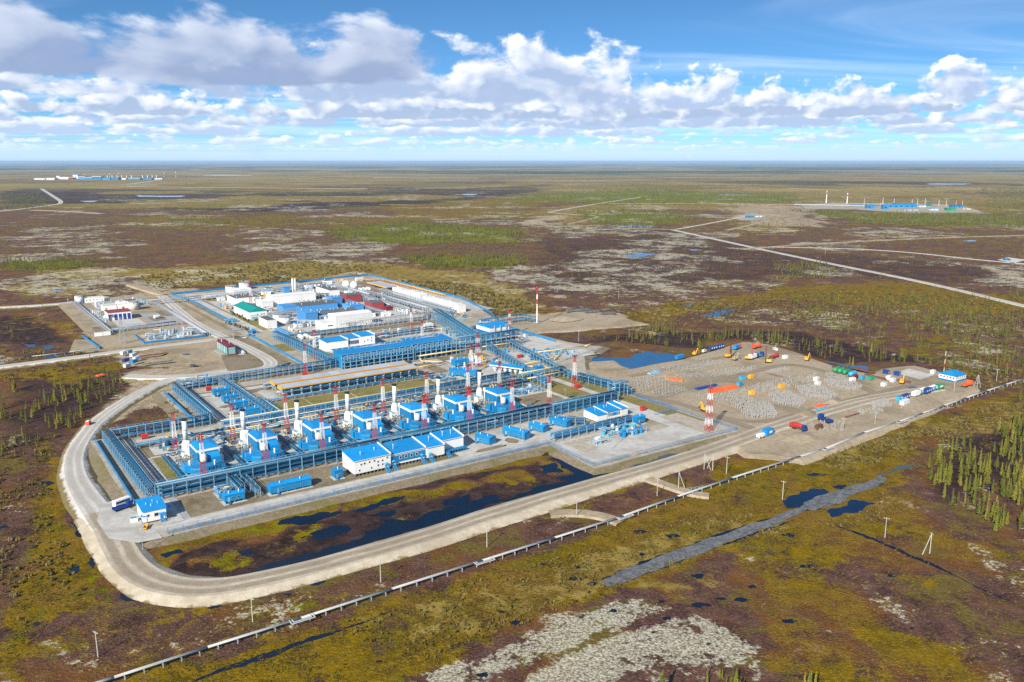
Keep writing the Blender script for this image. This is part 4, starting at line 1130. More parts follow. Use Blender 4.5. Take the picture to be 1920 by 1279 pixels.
rack(298, 94, 302, 46, 4, 5.4, 'dark teal pipe rack along the right fence beside the sand', 2, 6, seed=19, colors=(TEAL,), trays=2, tray_mat=TEAL)
rack(290, 50, 302, 50, 6, 9, 'square blue steel rack tower behind the right-hand white building', 3, 4, seed=20, bay=4, trays=3)
rack(204, 1.5, 262, 1.5, 3.4, 4.4, 'blue enclosed gallery rack at the top of the electrical compound', 2, 4, seed=21, trays=3, tray_mat=RAIL)
rack(222, 28, 236, 12, 4, 4.5, 'short blue rack beside the right-hand cabins', 2, 3, seed=22, trays=2)
rack(110, 196, 222, 198, 3, 4.0, 'blue pipe rack behind the yellow-edged coolers', 2, 4, seed=23)
rack(262, 113, 300, 113, 5, 6, 'blue rack with a pale yellow pipe at the end of the rear lines', 2, 5, seed=24, yellow=2)
rack(40, 36, 40, 22, 4, 5, 'short blue pipe rack from the main rack to a small blue cabin', 2, 4, seed=25)
rack(46, 36, 46, 16, 2.4, 4, 'narrow blue pipe bridge beside the small blue cabin', 2, 2, seed=35)
# older plant racks
GR = dict(post=GREY, beam=GREY, tray_mat=GREY, colors=(SILVER, GREY, SILVER, PIPE))
rack(250, 356, 322, 356, 6, 7.5, 'grey pipe rack in front of the large white hall', 2, 6, seed=26, bay=5, trays=2, **GR)
rack(332, 500, 334, 378, 7, 8, 'wide grey pipe rack running toward the viewer past the red buildings', 2, 7, seed=27, trays=2, **GR)
rack(334, 376, 322, 356, 6, 8, 'short grey rack bend joining the two grey racks', 2, 6, seed=28, **GR)
rack(360, 530, 360, 372, 5, 6.5, 'grey pipe rack alongside the two rows of white cubicles', 2, 6, seed=29, trays=1, **GR)
rack(212, 398, 250, 360, 4, 5, 'grey pipe rack between the small tanks and the white hall', 2, 4, seed=30, **GR)
rack(200, 452, 236, 452, 4, 5.5, 'grey covered pipe gallery behind the small white house', 2, 4, seed=31, trays=3, **GR)
rack(180, 344, 250, 344, 4, 4.6, 'pale blue pipe rack along the strip behind the three-part white building', 2, 5, seed=32, bay=6, trays=2, tray_mat=STEEL)
rack(348, 300, 398, 300, 3.5, 6.4, 'pale blue pipe bridge leading out toward the flare', 2, 3, seed=33, bay=7, trays=1, tray_mat=STEEL)
rack(398, 300, 401, 285, 3.5, 6.0, 'last short bay of the pipe bridge at the flare foot', 2, 3, seed=34, bay=7)
rack(57, 655, 59, 456, 4, 3.2, 'long grey pipe rack along the left edge of the fenced yard', 1, 5, seed=36, top=False, trays=3, tray_mat=GREY, **{k_: GR[k_] for k_ in ('post', 'beam', 'colors')})
rack(62, 464, 118, 470, 3.5, 3.0, 'grey pipe rack across the front of the garage yard', 1, 5, seed=37, top=False, **GR)
rack(128, 620, 126, 400, 4, 3.2, 'grey pipe rack between the yard and the paved road', 1, 5, seed=38, top=False, trays=1, **GR)
rack(120, 602, 176, 602, 3, 5.0, 'grey pipe bridge from the yard across the road to the plant', 2, 4, seed=39, **GR)
rack(124, 378, 152, 372, 4, 7.5, 'grey pipe bridge arching over the paved road near the burgundy house', 1, 4, seed=40, bay=9, **GR)
rack(180, 600, 330, 622, 4, 4.6, 'grey pipe rack behind the long white halls', 2, 5, seed=41, **GR)
rack(182, 446, 222, 446, 3.5, 4.4, 'grey pipe rack right of the green-roofed house foot', 2, 4, seed=50, **GR)
rack(296, 400, 296, 486, 4, 5.2, 'grey pipe rack left of the two red boiler houses', 2, 5, seed=51, trays=1, **GR)
rack(236, 500, 296, 500, 4, 5, 'grey pipe rack before the rear white hall', 2, 5, seed=52, trays=1, **GR)
rack(232, 540, 300, 540, 4, 5, 'grey pipe rack behind the rear white hall', 2, 5, seed=53, **GR)
rack(236, 410, 300, 410, 3.5, 4.6, 'silver pipe rack before the nearer dark-roofed shed', 2, 5, seed=54, **GR)
rack(320, 430, 320, 500, 3.5, 5, 'silver pipe rack right of the boiler houses', 2, 5, seed=55, **GR)
rack(186, 300, 300, 304, 4, 5, 'blue pipe rack behind the three-part white building', 2, 5, seed=56, trays=1)
rack(300, 262, 345, 290, 4, 5, 'blue pipe rack toward the flare bridge', 2, 5, seed=57, trays=1)
YR = dict(post=YEL, beam=YEL, colors=(YEL, PALEY, SILVER))
rack(352, 620, 352, 540, 3, 2.6, 'yellow pipe line beside the flat grey cooler roof', 1, 3, seed=42, top=False, **YR)
rack(356, 640, 410, 640, 3, 2.6, 'yellow pipe line along the far back corner', 1, 3, seed=43, top=False, **YR)
rack(408, 630, 408, 470, 3, 3.0, 'yellow pipe line along the far right fence', 1, 3, seed=44, top=False, **YR)
rack(330, 590, 332, 502, 6, 6, 'grey pipe rack in front of the white spheres', 2, 6, seed=45, **GR)

# ------------------------------------------------------------------ pale yellow gas lines
def gasline(pts, z, r, label, mt=PALEY, sup=9.0):
    t_ = thing('gas_pipe', label, 'pipe', pts[0][0], pts[0][1])
    p0 = Vector((pts[0][0], pts[0][1], 0))
    ps = [Vector((u, v, 0)) - p0 + Vector((0, 0, z)) for u, v in pts]
    for a, b_ in zip(ps, ps[1:]):
        part('pipe', MB().tube(a, b_, r, n=8), mt, t_, True)
        n = max(1, int((b_ - a).length / sup))
        for q in range(n):
            c_ = a.lerp(b_, (q + 0.5) / n)
            part('support', MB().bar((c_.x, c_.y, 0), (c_.x, c_.y, z - r), 0.3), STEEL, t_)
    return t_
gasline([(236, 212), (294, 212), (330, 210)], 3.5, 0.5, 'thick pale yellow pipe along the foot of the steel-framed hall')
gasline([(236, 212), (232, 200), (245, 188), (213, 183)], 2.4, 0.45, 'pale yellow pipe zigzagging from the hall to the coolers')
gasline([(302, 128), (285, 150), (325, 152)], 1.8, 0.45, 'pale yellow pipe forming a wedge by the right water edge')
gasline([(316, 176), (368, 172), (380, 176)], 2.0, 0.45, 'pale yellow pipe reaching out over the pale slab to the vent')
gasline([(320, 150), (346, 172)], 1.8, 0.35, 'short pale yellow cross pipe on the pale slab')
gasline([(262, 105), (300, 107)], 4.6, 0.45, 'pale yellow pipe at the right end of the rear lines')
for k in range(6):
    gasline([(104 + 30 * k - 12, 112), (104 + 30 * k - 12, 160)], 1.2, 0.16, 'thin pale yellow pipe crossing the ochre grass strip, %s from the left' % ORD[k], sup=20)

# ------------------------------------------------------------------ yellow-edged air coolers
def cooler(v0, label):
    t_ = thing('air_cooler', label, 'air cooler', 113, v0)
    n = 15; st = 99.0 / n
    rp = MB().shed(0.06, st - 0.06, 0.4, 8.2, 0, 6.6, 7.4, 0.3).mesh('roof_panel', SILVER)
    fan = MB().box(0.5, st - 1.6, 1.2, 7.4, 3.3, 5.7).mesh('fan_box', BLUE2)
    leg = MB().bar((0, 0.7, 0), (0, 0.7, 6.2), 0.3).bar((0, 7.7, 0), (0, 7.7, 6.8), 0.3).bar((0, 0.7, 3.2), (0, 7.7, 3.2), 0.3).mesh('leg_frame', SILVER)
    duct = MB().tube((st - 0.8, 0.6, 0.4), (st - 0.8, 0.6, 5.2), 0.45, 0.7, 8).mesh('duct', SILVER)
    for q in range(n):
        obj('roof_panel', rp, t_, (q * st, 0, 0)); obj('fan_box', fan, t_, (q * st, 0, 0)); obj('leg_frame', leg, t_, (q * st, 0, 0)); obj('duct', duct, t_, (q * st, 0, 0))
    obj('leg_frame', leg, t_, (n * st, 0, 0))
    part('yellow_beam', MB().box(-0.6, 99.6, -0.1, 0.36, 6.2, 6.9), YEL, t_)
    part('yellow_beam', MB().box(-0.6, 99.6, 8.24, 8.5, 6.9, 7.5), YEL, t_)
    part('end_frame', MB().box(-0.9, -0.62, -0.2, 8.6, 5.2, 7.3), YEL, t_)
    part('manifold', MB().tube((0, -0.9, 1.2), (99, -0.9, 1.2), 0.45, n=8), SILVER, t_, True)
    part('manifold', MB().tube((0, -1.2, 4.6), (99, -1.2, 4.6), 0.35, n=8), TEAL, t_, True)
cooler(168, 'long air cooler with grey roof and yellow edges, front of the pair')
cooler(182, 'long air cooler with grey roof and yellow edges, rear of the pair')

# ------------------------------------------------------------------ houses
WINF = {}
def window(par, face, a, z, w_, h_, off, mt=GLASS, fm=WHITE):
    """a: position along the face, off: distance of the face; faces s (-v), w (-u), e (+u)"""
    key = (w_, h_, face in 'we')
    if face == 's':
        pane = MB().box(a, a + w_, off - 0.06, off + 0.02, z, z + h_)
        fr = MB().box(a - .12, a + w_ + .12, off - 0.10, off - 0.02, z - .12, z).box(a - .12, a + w_ + .12, off - 0.10, off - 0.02, z + h_, z + h_ + .12).box(a - .12, a, off - 0.10, off - 0.02, z, z + h_).box(a + w_, a + w_ + .12, off - 0.10, off - 0.02, z, z + h_)
    else:
        s_ = -1 if face == 'w' else 1
        o0, o1 = sorted((off + s_ * 0.06, off - s_ * 0.02)); p0, p1 = sorted((off + s_ * 0.10, off + s_ * 0.02))
        pane = MB().box(o0, o1, a, a + w_, z, z + h_)
        fr = MB().box(p0, p1, a - .12, a + w_ + .12, z - .12, z).box(p0, p1, a - .12, a + w_ + .12, z + h_, z + h_ + .12).box(p0, p1, a - .12, a, z, z + h_).box(p0, p1, a + w_, a + w_ + .12, z, z + h_)
    o = part('window', pane, mt, par)
    part('frame', fr, fm, o)
    return o
def door(par, face, a, z, w_, h_, off, mt=BLUE):
    if face == 's':
        m_ = MB().box(a, a + w_, off - 0.07, off + 0.02, z, z + h_)
    else:
        s_ = -1 if face == 'w' else 1
        o0, o1 = sorted((off + s_ * 0.07, off - s_ * 0.02)); m_ = MB().box(o0, o1, a, a + w_, z, z + h_)
    return part('door', m_, mt, par)
def house(name, label, cat, u0, u1, v0, v1, h, wall=WHITE, roof=BLUE, kind='flat', z0=0.0, rise=1.2, wins=(), doors=(), eave=0.3, plinth=None, parapet=None, group=None, vents=0, seams=0, seed=1):
    t_ = thing(name, label, cat, u0, v0, 0, 0, group)
    L_, D_ = u1 - u0, v1 - v0
    part('wall', MB().box(0, L_, 0, D_, z0, h), wall, t_)
    if kind == 'flat':
        rf = part('roof', MB().box(-eave, L_ + eave, -eave, D_ + eave, h, h + 0.35), roof, t_)
    elif kind == 'gu':
        rf = part('roof', MB().gable(0, L_, 0, D_, h, h + rise, eave, 'x'), roof, t_)
    elif kind == 'gv':
        rf = part('roof', MB().gable(0, L_, 0, D_, h, h + rise, eave, 'y'), roof, t_)
    elif kind == 'hip':
        q = min(L_, D_) * 0.42
        rf = part('roof', MB().add([(-eave, -eave, h), (L_ + eave, -eave, h), (L_ + eave, D_ + eave, h), (-eave, D_ + eave, h), (q, q if D_ < L_ else q, h + rise), (L_ - q, q, h + rise), (L_ - q, D_ - q, h + rise), (q, D_ - q, h + rise)],
                  [(0, 1, 5, 4), (1, 2, 6, 5), (2, 3, 7, 6), (3, 0, 4, 7), (4, 5, 6, 7), (3, 2, 1, 0)]), roof, t_)
    else:
        part('gable_wall', MB().add([(0.01, 0.01, h), (L_ - .01, 0.01, h), (L_ - .01, D_ - .01, h), (0.01, D_ - .01, h), (L_ - .01, D_ - .01, h + rise - .3), (0.01, D_ - .01, h + rise - .3)], [(0, 1, 4, 5), (0, 5, 3), (1, 2, 4), (2, 3, 5, 4)]), wall, t_)
        rf = part('roof', MB().shed(-eave, L_ + eave, -eave, D_ + eave, 0, h + 0.2, h + rise + 0.25, 0.3), roof, t_)
    rr = random.Random(seed)
    for q in range(vents):
        part('roof_vent', MB().lathe([(0.3, 0), (0.3, 1.3), (0.55, 1.4), (0.1, 1.8)], 7), TANKW, rf, loc=(rr.uniform(1, L_ - 1), rr.uniform(D_ * .2, D_ * .8), h + 0.3))
    for q in range(seams):
        x_ = L_ * (q + 1) / (seams + 1)
        part('wall_joint', MB().box(x_ - 0.06, x_ + 0.06, -0.05, 0.02, z0 + 0.2, h - 0.1), CREAM, t_)
    if z0 > 0.3:
        for x_ in np.linspace(0.4, L_ - 0.4, max(2, int(L_ / 3))):
            part('pier', MB().box(x_ - .25, x_ + .25, 0.3, D_ - 0.3, 0, z0), GREY, t_)
    if plinth:
        part('plinth', MB().box(-0.12, L_ + .12, -0.12, D_ + .12, 0.0, 0.5), plinth, t_)
    if parapet:
        part('parapet', MB().box(-.15, L_ + .15, -.15, .15, h, h + parapet).box(-.15, L_ + .15, D_ - .15, D_ + .15, h, h + parapet).box(-.15, .15, .15, D_ - .15, h, h + parapet).box(L_ - .15, L_ + .15, .15, D_ - .15, h, h + parapet), wall, t_)
    for f_, a, z, w_, hh_ in wins:
        window(t_, f_, a, z, w_, hh_, {'s': 0, 'w': 0, 'e': L_}[f_])
    for f_, a, z, w_, hh_, m_ in doors:
        door(t_, f_, a, z, w_, hh_, {'s': 0, 'w': 0, 'e': L_}[f_], m_)
    return t_

# --- front office block
ob = thing('office_block', 'long white office block with blue stepped roofs beside the front road', 'building', 92.5, 13.5)
def stair(par, x, y0, zt, run=4.5, w_=1.6):
    s_ = part('stair', MB().bar((x, y0, zt), (x, y0 - run, 0.1), 0.25, 0.35).bar((x + w_, y0, zt), (x + w_, y0 - run, 0.1), 0.25, 0.35), BLUE, par)
    for q in range(6):
        f_ = (q + 0.5) / 6
        part('tread', MB().box(x + .1, x + w_ - .1, y0 - run * f_ - .3, y0 - run * f_ + .3, zt * (1 - f_), zt * (1 - f_) + .08), STEEL, s_)
    part('railing', MB().bar((x, y0, zt + 1.0), (x, y0 - run, 1.1), 0.1).bar((x + w_, y0, zt + 1.0), (x + w_, y0 - run, 1.1), 0.1).bar((x, y0 - run, 0), (x, y0 - run, 1.1), 0.1).bar((x + w_, y0 - run, 0), (x + w_, y0 - run, 1.1), 0.1), RAIL, s_)
def section(x0, x1, d0, d1, h, blue_front=False):
    s_ = part('wall', MB().box(x0, x1, d0, d1, 1.5, h).add([(x0, d0, h), (x1, d0, h), (x1, d1, h), (x0, d1, h), (x1, d1, h + 1.4), (x0, d1, h + 1.4)], [(0, 5, 3), (1, 2, 4), (2, 3, 5, 4)]), WHITE, ob)
    part('roof', MB().shed(x0 - .3, x1 - .35, d0 - .4, d1 + .4, 0, h + .25, h + 1.75, .3), BLUE, ob)
    part('parapet', MB().add([(x1 - .35, d0 - .45, h - .2), (x1 + .12, d0 - .45, h - .2), (x1 + .12, d1 + .45, h + 1.2), (x1 - .35, d1 + .45, h + 1.2), (x1 - .35, d0 - .45, h + .8), (x1 + .12, d0 - .45, h + .8), (x1 + .12, d1 + .45, h + 2.3), (x1 - .35, d1 + .45, h + 2.3)],
         [(0, 1, 5, 4), (1, 2, 6, 5), (2, 3, 7, 6), (3, 0, 4, 7), (4, 5, 6, 7)]), WHITE, ob)
    part('gutter', MB().box(x0, x1 - .4, d0 - .6, d0 - .42, h - .05, h + .12), WHITE, ob)
    for x_ in np.arange(x0 + 0.5, x1 - 0.2, 2.0):
        part('pier', MB().box(x_, x_ + 0.5, d0 + .3, d1 - .3, 0, 1.5), DGREY, ob)
    if blue_front:
        part('blue_panel', MB().box(x0 + .1, x1 - .1, d0 - .05, d0 + .02, 2.4, h - 1.0), BLUE2, ob)
    return s_
section(0, 19.6, 0, 14, 8.1)
section(19.8, 40, 1.2, 14.5, 7.0, True)
section(40.2, 50.6, 0.4, 14.6, 6.9)
section(50.8, 65, 5.0, 15.4, 7.2)
for x_, z_ in ((2.2, 2.6), (3.2, 5.4), (5.0, 5.6), (7.6, 5.8), (10.2, 5.9), (8.6, 2.6), (12.2, 3.2), (14.6, 3.2), (14.6, 5.2), (17.2, 6.2), (12.2, 5.0)):
    window(ob, 's', x_, z_, 0.9, 0.9, 0)
for x_ in (25, 28, 31.2, 34.2):
    window(ob, 's', x_, 4.0, 1.3, 1.3, 1.15, GLASS, WHITE)
for x_, y_ in ((16.2, 0), (20.6, 1.2), (36.8, 1.2), (41.2, .4)):
    stair(ob, x_, y_, 1.6)
    c_ = part('porch', MB().gable(x_ - .3, x_ + 1.9, y_ - 1.7, y_, 3.7, 4.3, .1, 'y').bar((x_, y_ - 1.5, 1.5), (x_, y_ - 1.5, 3.7), .12).bar((x_ + 1.6, y_ - 1.5, 1.5), (x_ + 1.6, y_ - 1.5, 3.7), .12), CYAN, ob)
    door(ob, 's', x_ + .3, 1.6, 1.0, 2.0, y_, BLUE)
for x_, y_ in ((5.6, 5), (14, 7), (24, 6), (45, 7), (55, 10), (60, 10)):
    part('roof_vent', MB().tube((x_, y_, 8), (x_, y_, 10.3), .12, n=6).lathe([(.3, 10.2), (.3, 10.6)], 6, (x_, y_)), TANKW, ob)
part('side_platform', MB().box(51, 65, 1.6, 4.9, 1.8, 2.0).bar((51, 1.7, 3), (65, 1.7, 3), .12).bar((51, 1.7, 2.4), (65, 1.7, 2.4), .12), BLUE2, ob)
for x_ in np.arange(51.2, 65, 1.7):
    part('baluster', MB().bar((x_, 1.8, 0), (x_, 1.8, 3.0), .16), RAIL, ob)
stair(ob, 52, 1.6, 1.8)

# --- gatehouse
gh = thing('gatehouse', 'small white gatehouse with bright blue roof at the left front corner', 'gatehouse', -3.2, 14.5)
part('wall', MB().box(0, 9.2, 0, 12.5, 0.7, 5.6).add([(0, 0, 5.6), (9.2, 0, 5.6), (9.2, 12.5, 5.6), (0, 12.5, 5.6), (9.2, 12.5, 6.3), (0, 12.5, 6.3)], [(0, 5, 3), (1, 2, 4), (2, 3, 5, 4)]), WHITE, gh)
part('roof', MB().shed(-.4, 9.6, -.5, 13, 0, 5.85, 6.8, .3), BLUE, gh)
for x_ in (.6, 3.2, 5.8, 8.2):
    part('pier', MB().box(x_, x_ + .5, .3, 12.2, 0, .7), DGREY, gh)
window(gh, 's', 4.4, 2.6, 1.6, 1.4, 0); window(gh, 's', 1.6, 3.0, .8, 1.0, 0); window(gh, 'w', 3.5, 2.6, 1.4, 1.2, 0); window(gh, 'w', 8, 2.6, 1.4, 1.2, 0)
door(gh, 's', 6.8, .8, 1.1, 2.1, 0)
for x_, y_ in ((6.6, 0), (-0.4, 2.0)):
    part('porch', MB().box(x_ - .4, x_ + 2.0, y_ - 2.2, y_, 3.4, 3.7).bar((x_ - .2, y_ - 2, 0), (x_ - .2, y_ - 2, 3.4), .15).bar((x_ + 1.8, y_ - 2, 0), (x_ + 1.8, y_ - 2, 3.4), .15), BLUE, gh)
stair(gh, 6.8, -.1, .8, 2.5)
part('side_canopy', MB().box(9.3, 12.2, 3, 7, 3.4, 3.7).bar((12, 3.2, 0), (12, 3.2, 3.4), .15).bar((12, 6.8, 0), (12, 6.8, 3.4), .15), BLUE, gh)
for x_, y_ in ((2.5, 6), (5.5, 8), (4, 3.5), (7, 5)):
    part('roof_vent', MB().tube((x_, y_, 6), (x_, y_, 7.2), .14, n=6), TANKW, gh)

# --- right-hand white building
rb = thing('white_workshop', 'low white building with three-part blue roof before the electrical compound', 'building', 245.4, 12.2)
for x0_, x1_, h_, y0_ in ((0, 8.0, 4.6, 0), (8.15, 18.6, 5.2, .3), (18.75, 24, 5.4, 0)):
    part('wall', MB().box(x0_, x1_, y0_, 12.4, .9, h_).add([(x0_, y0_, h_), (x1_, y0_, h_), (x1_, 12.4, h_), (x0_, 12.4, h_), (x1_, 12.4, h_ + .9), (x0_, 12.4, h_ + .9)], [(0, 5, 3), (1, 2, 4), (2, 3, 5, 4)]), WHITE, rb)
    part('roof', MB().shed(x0_ - .2, x1_ - .3, y0_ - .4, 12.8, 0, h_ + .2, h_ + 1.2, .3), BLUE, rb)
    part('parapet', MB().add([(x1_ - .3, y0_ - .45, h_ - .2), (x1_ + .08, y0_ - .45, h_ - .2), (x1_ + .08, 12.85, h_ + .8), (x1_ - .3, 12.85, h_ + .8), (x1_ - .3, y0_ - .45, h_ + .6), (x1_ + .08, y0_ - .45, h_ + .6), (x1_ + .08, 12.85, h_ + 1.7), (x1_ - .3, 12.85, h_ + 1.7)],
         [(0, 1, 5, 4), (1, 2, 6, 5), (2, 3, 7, 6), (3, 0, 4, 7), (4, 5, 6, 7)]), WHITE, rb)
    for x_ in np.arange(x0_ + .4, x1_ - .4, 1.9):
        part('pier', MB().box(x_, x_ + .5, .5, 12, 0, .9), DGREY, rb)
part('blue_panel', MB().box(9, 18, .22, .32, 2.4, 4.3), BLUE2, rb)
for x_ in (9.8, 11.2, 15.6, 17.0):
    window(rb, 's', x_, 2.8, .9, .9, .25)
for y_ in (2.5, 6.5, 9.5):
    window(rb, 'w', y_, 2.4, .8, .7, 0)
for x_, y_ in ((11, 7), (14, 8), (4, 7)):
    part('roof_vent', MB().tube((x_, y_, 5), (x_, y_, 7.6), .12, n=6), TANKW, rb)

# --- blue cabins along the front and left
def cabin(u0, v0, L_, D_, h, label, rot=0.0, ribs=2, leg=1.0, vents=2, group='blue equipment cabins on short legs'):
    t_ = thing('equipment_cabin', label, 'cabin', u0, v0, 0, rot, group)
    part('body', MB().box(0, L_, 0, D_, leg, h), BLUE2, t_)
    part('roof', MB().gable(0, L_, 0, D_, h, h + .7, .25, 'x'), BLUE, t_)
    for x_ in np.linspace(.4, L_ - .4, max(2, int(L_ / 3))):
        part('leg', MB().box(x_ - .15, x_ + .15, .3, D_ - .3, 0, leg), STEEL, t_)
    part('base_slab', MB().box(-.8, L_ + .8, -.8, D_ + .8, .0, .12), SLAB, t_)
    for q in range(vents):
        part('vent_pipe', MB().tube((L_ * (q + .5) / vents, D_ * .3, h), (L_ * (q + .5) / vents, D_ * .3, h + 1.5), .22, n=7), TANKW, t_)
    door(t_, 's', L_ * .15, leg, 1.0, 2.0, 0, STEEL)
    for q in range(ribs):
        window(t_, 's', L_ * (q + 1.2) / (ribs + 1.4), leg + 1.1, .9, .7, 0, GLASS, STEEL)
    part('stair', MB().box(L_ * .15, L_ * .15 + 1, -1.6, -.02, leg * .4, leg * .4 + .1).box(L_ * .15, L_ * .15 + 1, -.8, -.02, leg * .8, leg * .8 + .1), RAIL, t_)
    return t_
cabin(51.4, 14.2, 19.5, 5.4, 4.3, 'longest blue cabin on the front plot, left of the white office block', ribs=3, leg=.9)
cabin(31, 15.6, 9.0, 4.6, 4.2, 'short blue cabin on the front plot nearest the gatehouse', leg=1.2)
cabin(83.5, 16, 4.2, 4.6, 4.4, 'tiny blue cabin at the left end of the white office block', ribs=1, leg=.8, vents=1)
cabin(168.5, 24.5, 10.5, 5.4, 4.4, 'blue cabin right of the office block, first of the angled four', -R(74), leg=1.0)
cabin(187.5, 26, 16.0, 5.2, 4.4, 'longest of the angled blue cabins right of the office block', -R(74), ribs=3, leg=1.0)
cabin(205, 25, 10.5, 5.0, 4.0, 'blue cabin beside the red box, third of the angled four', -R(74), leg=.9)
cabin(221, 26, 12.0, 4.6, 4.0, 'blue cabin nearest the right-hand white building, last of the angled four', -R(74), leg=.9)
for q, (u_, v_, l_, n_) in enumerate(((77, 196, 10, 'farthest back of the four left cabins inside the rack corner'), (77.5, 177, 9, 'second from the back of the four left cabins'), (77.5, 160, 10, 'third from the back of the four left cabins'), (77.5, 141, 11.5, 'nearest of the four left cabins, facing the first units'))):
    cabin(u_, v_, l_, 5.6, 4.6, 'blue cabin with round header, ' + n_, 0, leg=1.1)
cabin(230, 156, 12, 6, 5.2, 'twin blue cabin in front of the crossing road, left block', -R(40), vents=3)
cabin(236, 148, 10, 6, 5.0, 'twin blue cabin in front of the crossing road, right block', -R(40), vents=2)
cabin(247, 176, 12, 6, 5.2, 'blue cabin with white gas cylinders at its right end', vents=2)
cabin(287, 128, 6, 5, 4.4, 'small blue cabin at the right end of the blue-roofed shelter', vents=1)
cabin(262, -4, 6.5, 4.5, 4.6, 'blue transformer cabin in the electrical compound', vents=1)
cabin(259, 470, 9, 6, 5, 'bright blue cabin behind the white chimney of the older plant', vents=0)
# white gas cylinders beside that cabin
for k_, (u_, v_) in enumerate(((261, 174), (263.5, 172.4), (266, 170.8))):
    t_ = thing('gas_cylinder', 'upright white gas cylinder by the blue cabin, %s from the left' % ORD[k_], 'tank', u_, v_, 0, 0, 'upright white gas cylinders')
    part('shell', MB().lathe([(.9, .8), (.95, 1.2), (.95, 7), (.6, 7.7), (.1, 7.9)], 10), TANKW, t_, True); part('skirt', MB().lathe([(.7, 0), (.7, .85)], 8), GREY, t_)
# long shelter
sh = thing('roofed_shelter', 'long low shelter with blue roof over white vessels beside the crossing rack', 'shelter', 262, 152, 0, -R(64))
part('roof', MB().gable(0, 27, 0, 7, 5.2, 6.4, .4, 'x'), BLUE, sh)
part('fascia', MB().box(-.3, 27.3, -.38, -.2, 4.5, 5.2), WHITE, sh)
for q in range(7):
    x_ = .6 + 4.3 * q
    part('post', MB().bar((x_, .2, 0), (x_, .2, 5.2), .25).bar((x_, 6.8, 0), (x_, 6.8, 5.2), .25), STEEL, sh)
for q in range(6):
    part('vessel', MB().lathe([(1.2, 1), (1.5, 1.4), (1.5, 4.0), (.8, 4.8)], 10, (2.8 + 4.3 * q, 3.2)).tube((2.8 + 4.3 * q, 3.2, 0), (2.8 + 4.3 * q, 3.2, 1.1), .7), TANKW, sh)

# --- steel-framed halls
def framed_hall(u0, u1, v0, v1, h, label, n, seed):
    t_ = thing('framed_hall', label, 'building', u0, v0)
    L_, D_ = u1 - u0, v1 - v0
    part('inner_wall', MB().box(1.2, L_ - .6, 5.5, D_, 0, h - .8), BLUE2, t_)
    part('roof', MB().shed(-.2, L_ + .2, 4.6, D_ + .6, 0, h + .1, h + 1.2, .35), BLUE, t_)
    st = L_ / n
    fr = MB()
    for y_ in (0, 4.6):
        fr.bar((0, y_, 0), (0, y_, h), .5)
    for z_ in (3.2, 6.2, 9.0):
        fr.bar((0, 0, z_), (0, 5.4, z_), .26)
    fm = fr.mesh('steel_frame', STEEL)
    for q in range(n + 1):
        obj('steel_frame', fm, t_, (q * st, 0, 0))
    for z_ in (3.2, 6.2, 9.0, h):
        part('beam', MB().bar((0, 0, z_), (L_, 0, z_), .42), STEEL, t_); part('beam', MB().bar((0, 4.6, z_), (L_, 4.6, z_), .3), STEEL, t_)
    for z_ in (3.3, 6.3):
        part('walkway', MB().box(0, L_, .3, 4.4, z_, z_ + .12), PIPE, t_)
    rr = random.Random(seed)
    for q in range(n):
        m_ = rr.choice((PIPE, TEAL, BLUE2, STEEL))
        part('vessel', MB().lathe([(1.1, .4), (1.3, .8), (1.3, rr.uniform(3, 5.5)), (.5, 6)], 9, (q * st + st / 2, rr.uniform(2.2, 3.4))), m_, t_)
        part('pipe', MB().path([(q * st + 1, 5.4, rr.uniform(2, 8)), (q * st + 1, 1.2, rr.uniform(2, 8)), (q * st + st * rr.uniform(.6, 2.2), 1.2, rr.uniform(1, 8))], .28), rr.choice((TEAL, PIPE, STEEL)), t_)
    for q in range(int(L_ / 5)):
        part('roof_vent', MB().tube((2 + q * 5, D_ * .8, h), (2 + q * 5, D_ * .8, h + 2.4), .25, n=6).tube((2 + q * 5, D_ * .8, h + 2.3), (4 + q * 5, D_ * .8, h + 2.0), .25, n=6), GREY, t_)
    for q in range(4):
        part('roof_pipe', MB().tube((L_ * rr.uniform(.05, .8), D_ * .65 + q, h + 1.4), (L_ * rr.uniform(.3, .98), D_ * .65 + q, h + 1.4), .2, n=6), SILVER, t_)
framed_hall(175, 232, 213, 236, 11.0, 'left long hall with blue roof inside a grid of steel frames', 12, 3)
framed_hall(234, 271, 214, 238, 11.6, 'right long hall with blue roof inside a grid of steel frames', 8, 4)

# --- three-part white building, rear
wb = thing('white_block', 'three-part white building with blue roofs behind the steel-framed halls', 'building', 189, 280.5)
for x0_, x1_, h_, y0_ in ((0, 19, 7.6, 0), (19.15, 30, 8.2, 1.0), (30.15, 43, 9.0, 0)):
    part('wall', MB().box(x0_, x1_, y0_, 15, 0, h_), WHITE, wb)
    part('roof', MB().shed(x0_ - .2, x1_ - .3, y0_ - .3, 15.4, 0, h_ + .3, h_ + .9, .3), BLUE, wb)
    part('parapet', MB().box(x1_ - .3, x1_ + .08, y0_ - .3, 15.4, h_ - .1, h_ + 1.3), WHITE, wb)
part('blue_panel', MB().box(20, 29, .92, 1.02, 3.4, 6.2), NAVY, wb)
for x_ in (21.5, 24, 26.4):
    window(wb, 's', x_, 4.0, 1.3, 1.2, .95)
for x_, z_ in ((33, 4), (36, 5), (39.5, 4), (39.5, 6.4)):
    window(wb, 's', x_, z_, 1.0, 1.0, 0)
for y_ in (3, 8):
    window(wb, 'w', y_, 2, 1.0, 1.0, 0); window(wb, 'w', y_, 5, 1.0, 1.0, 0)

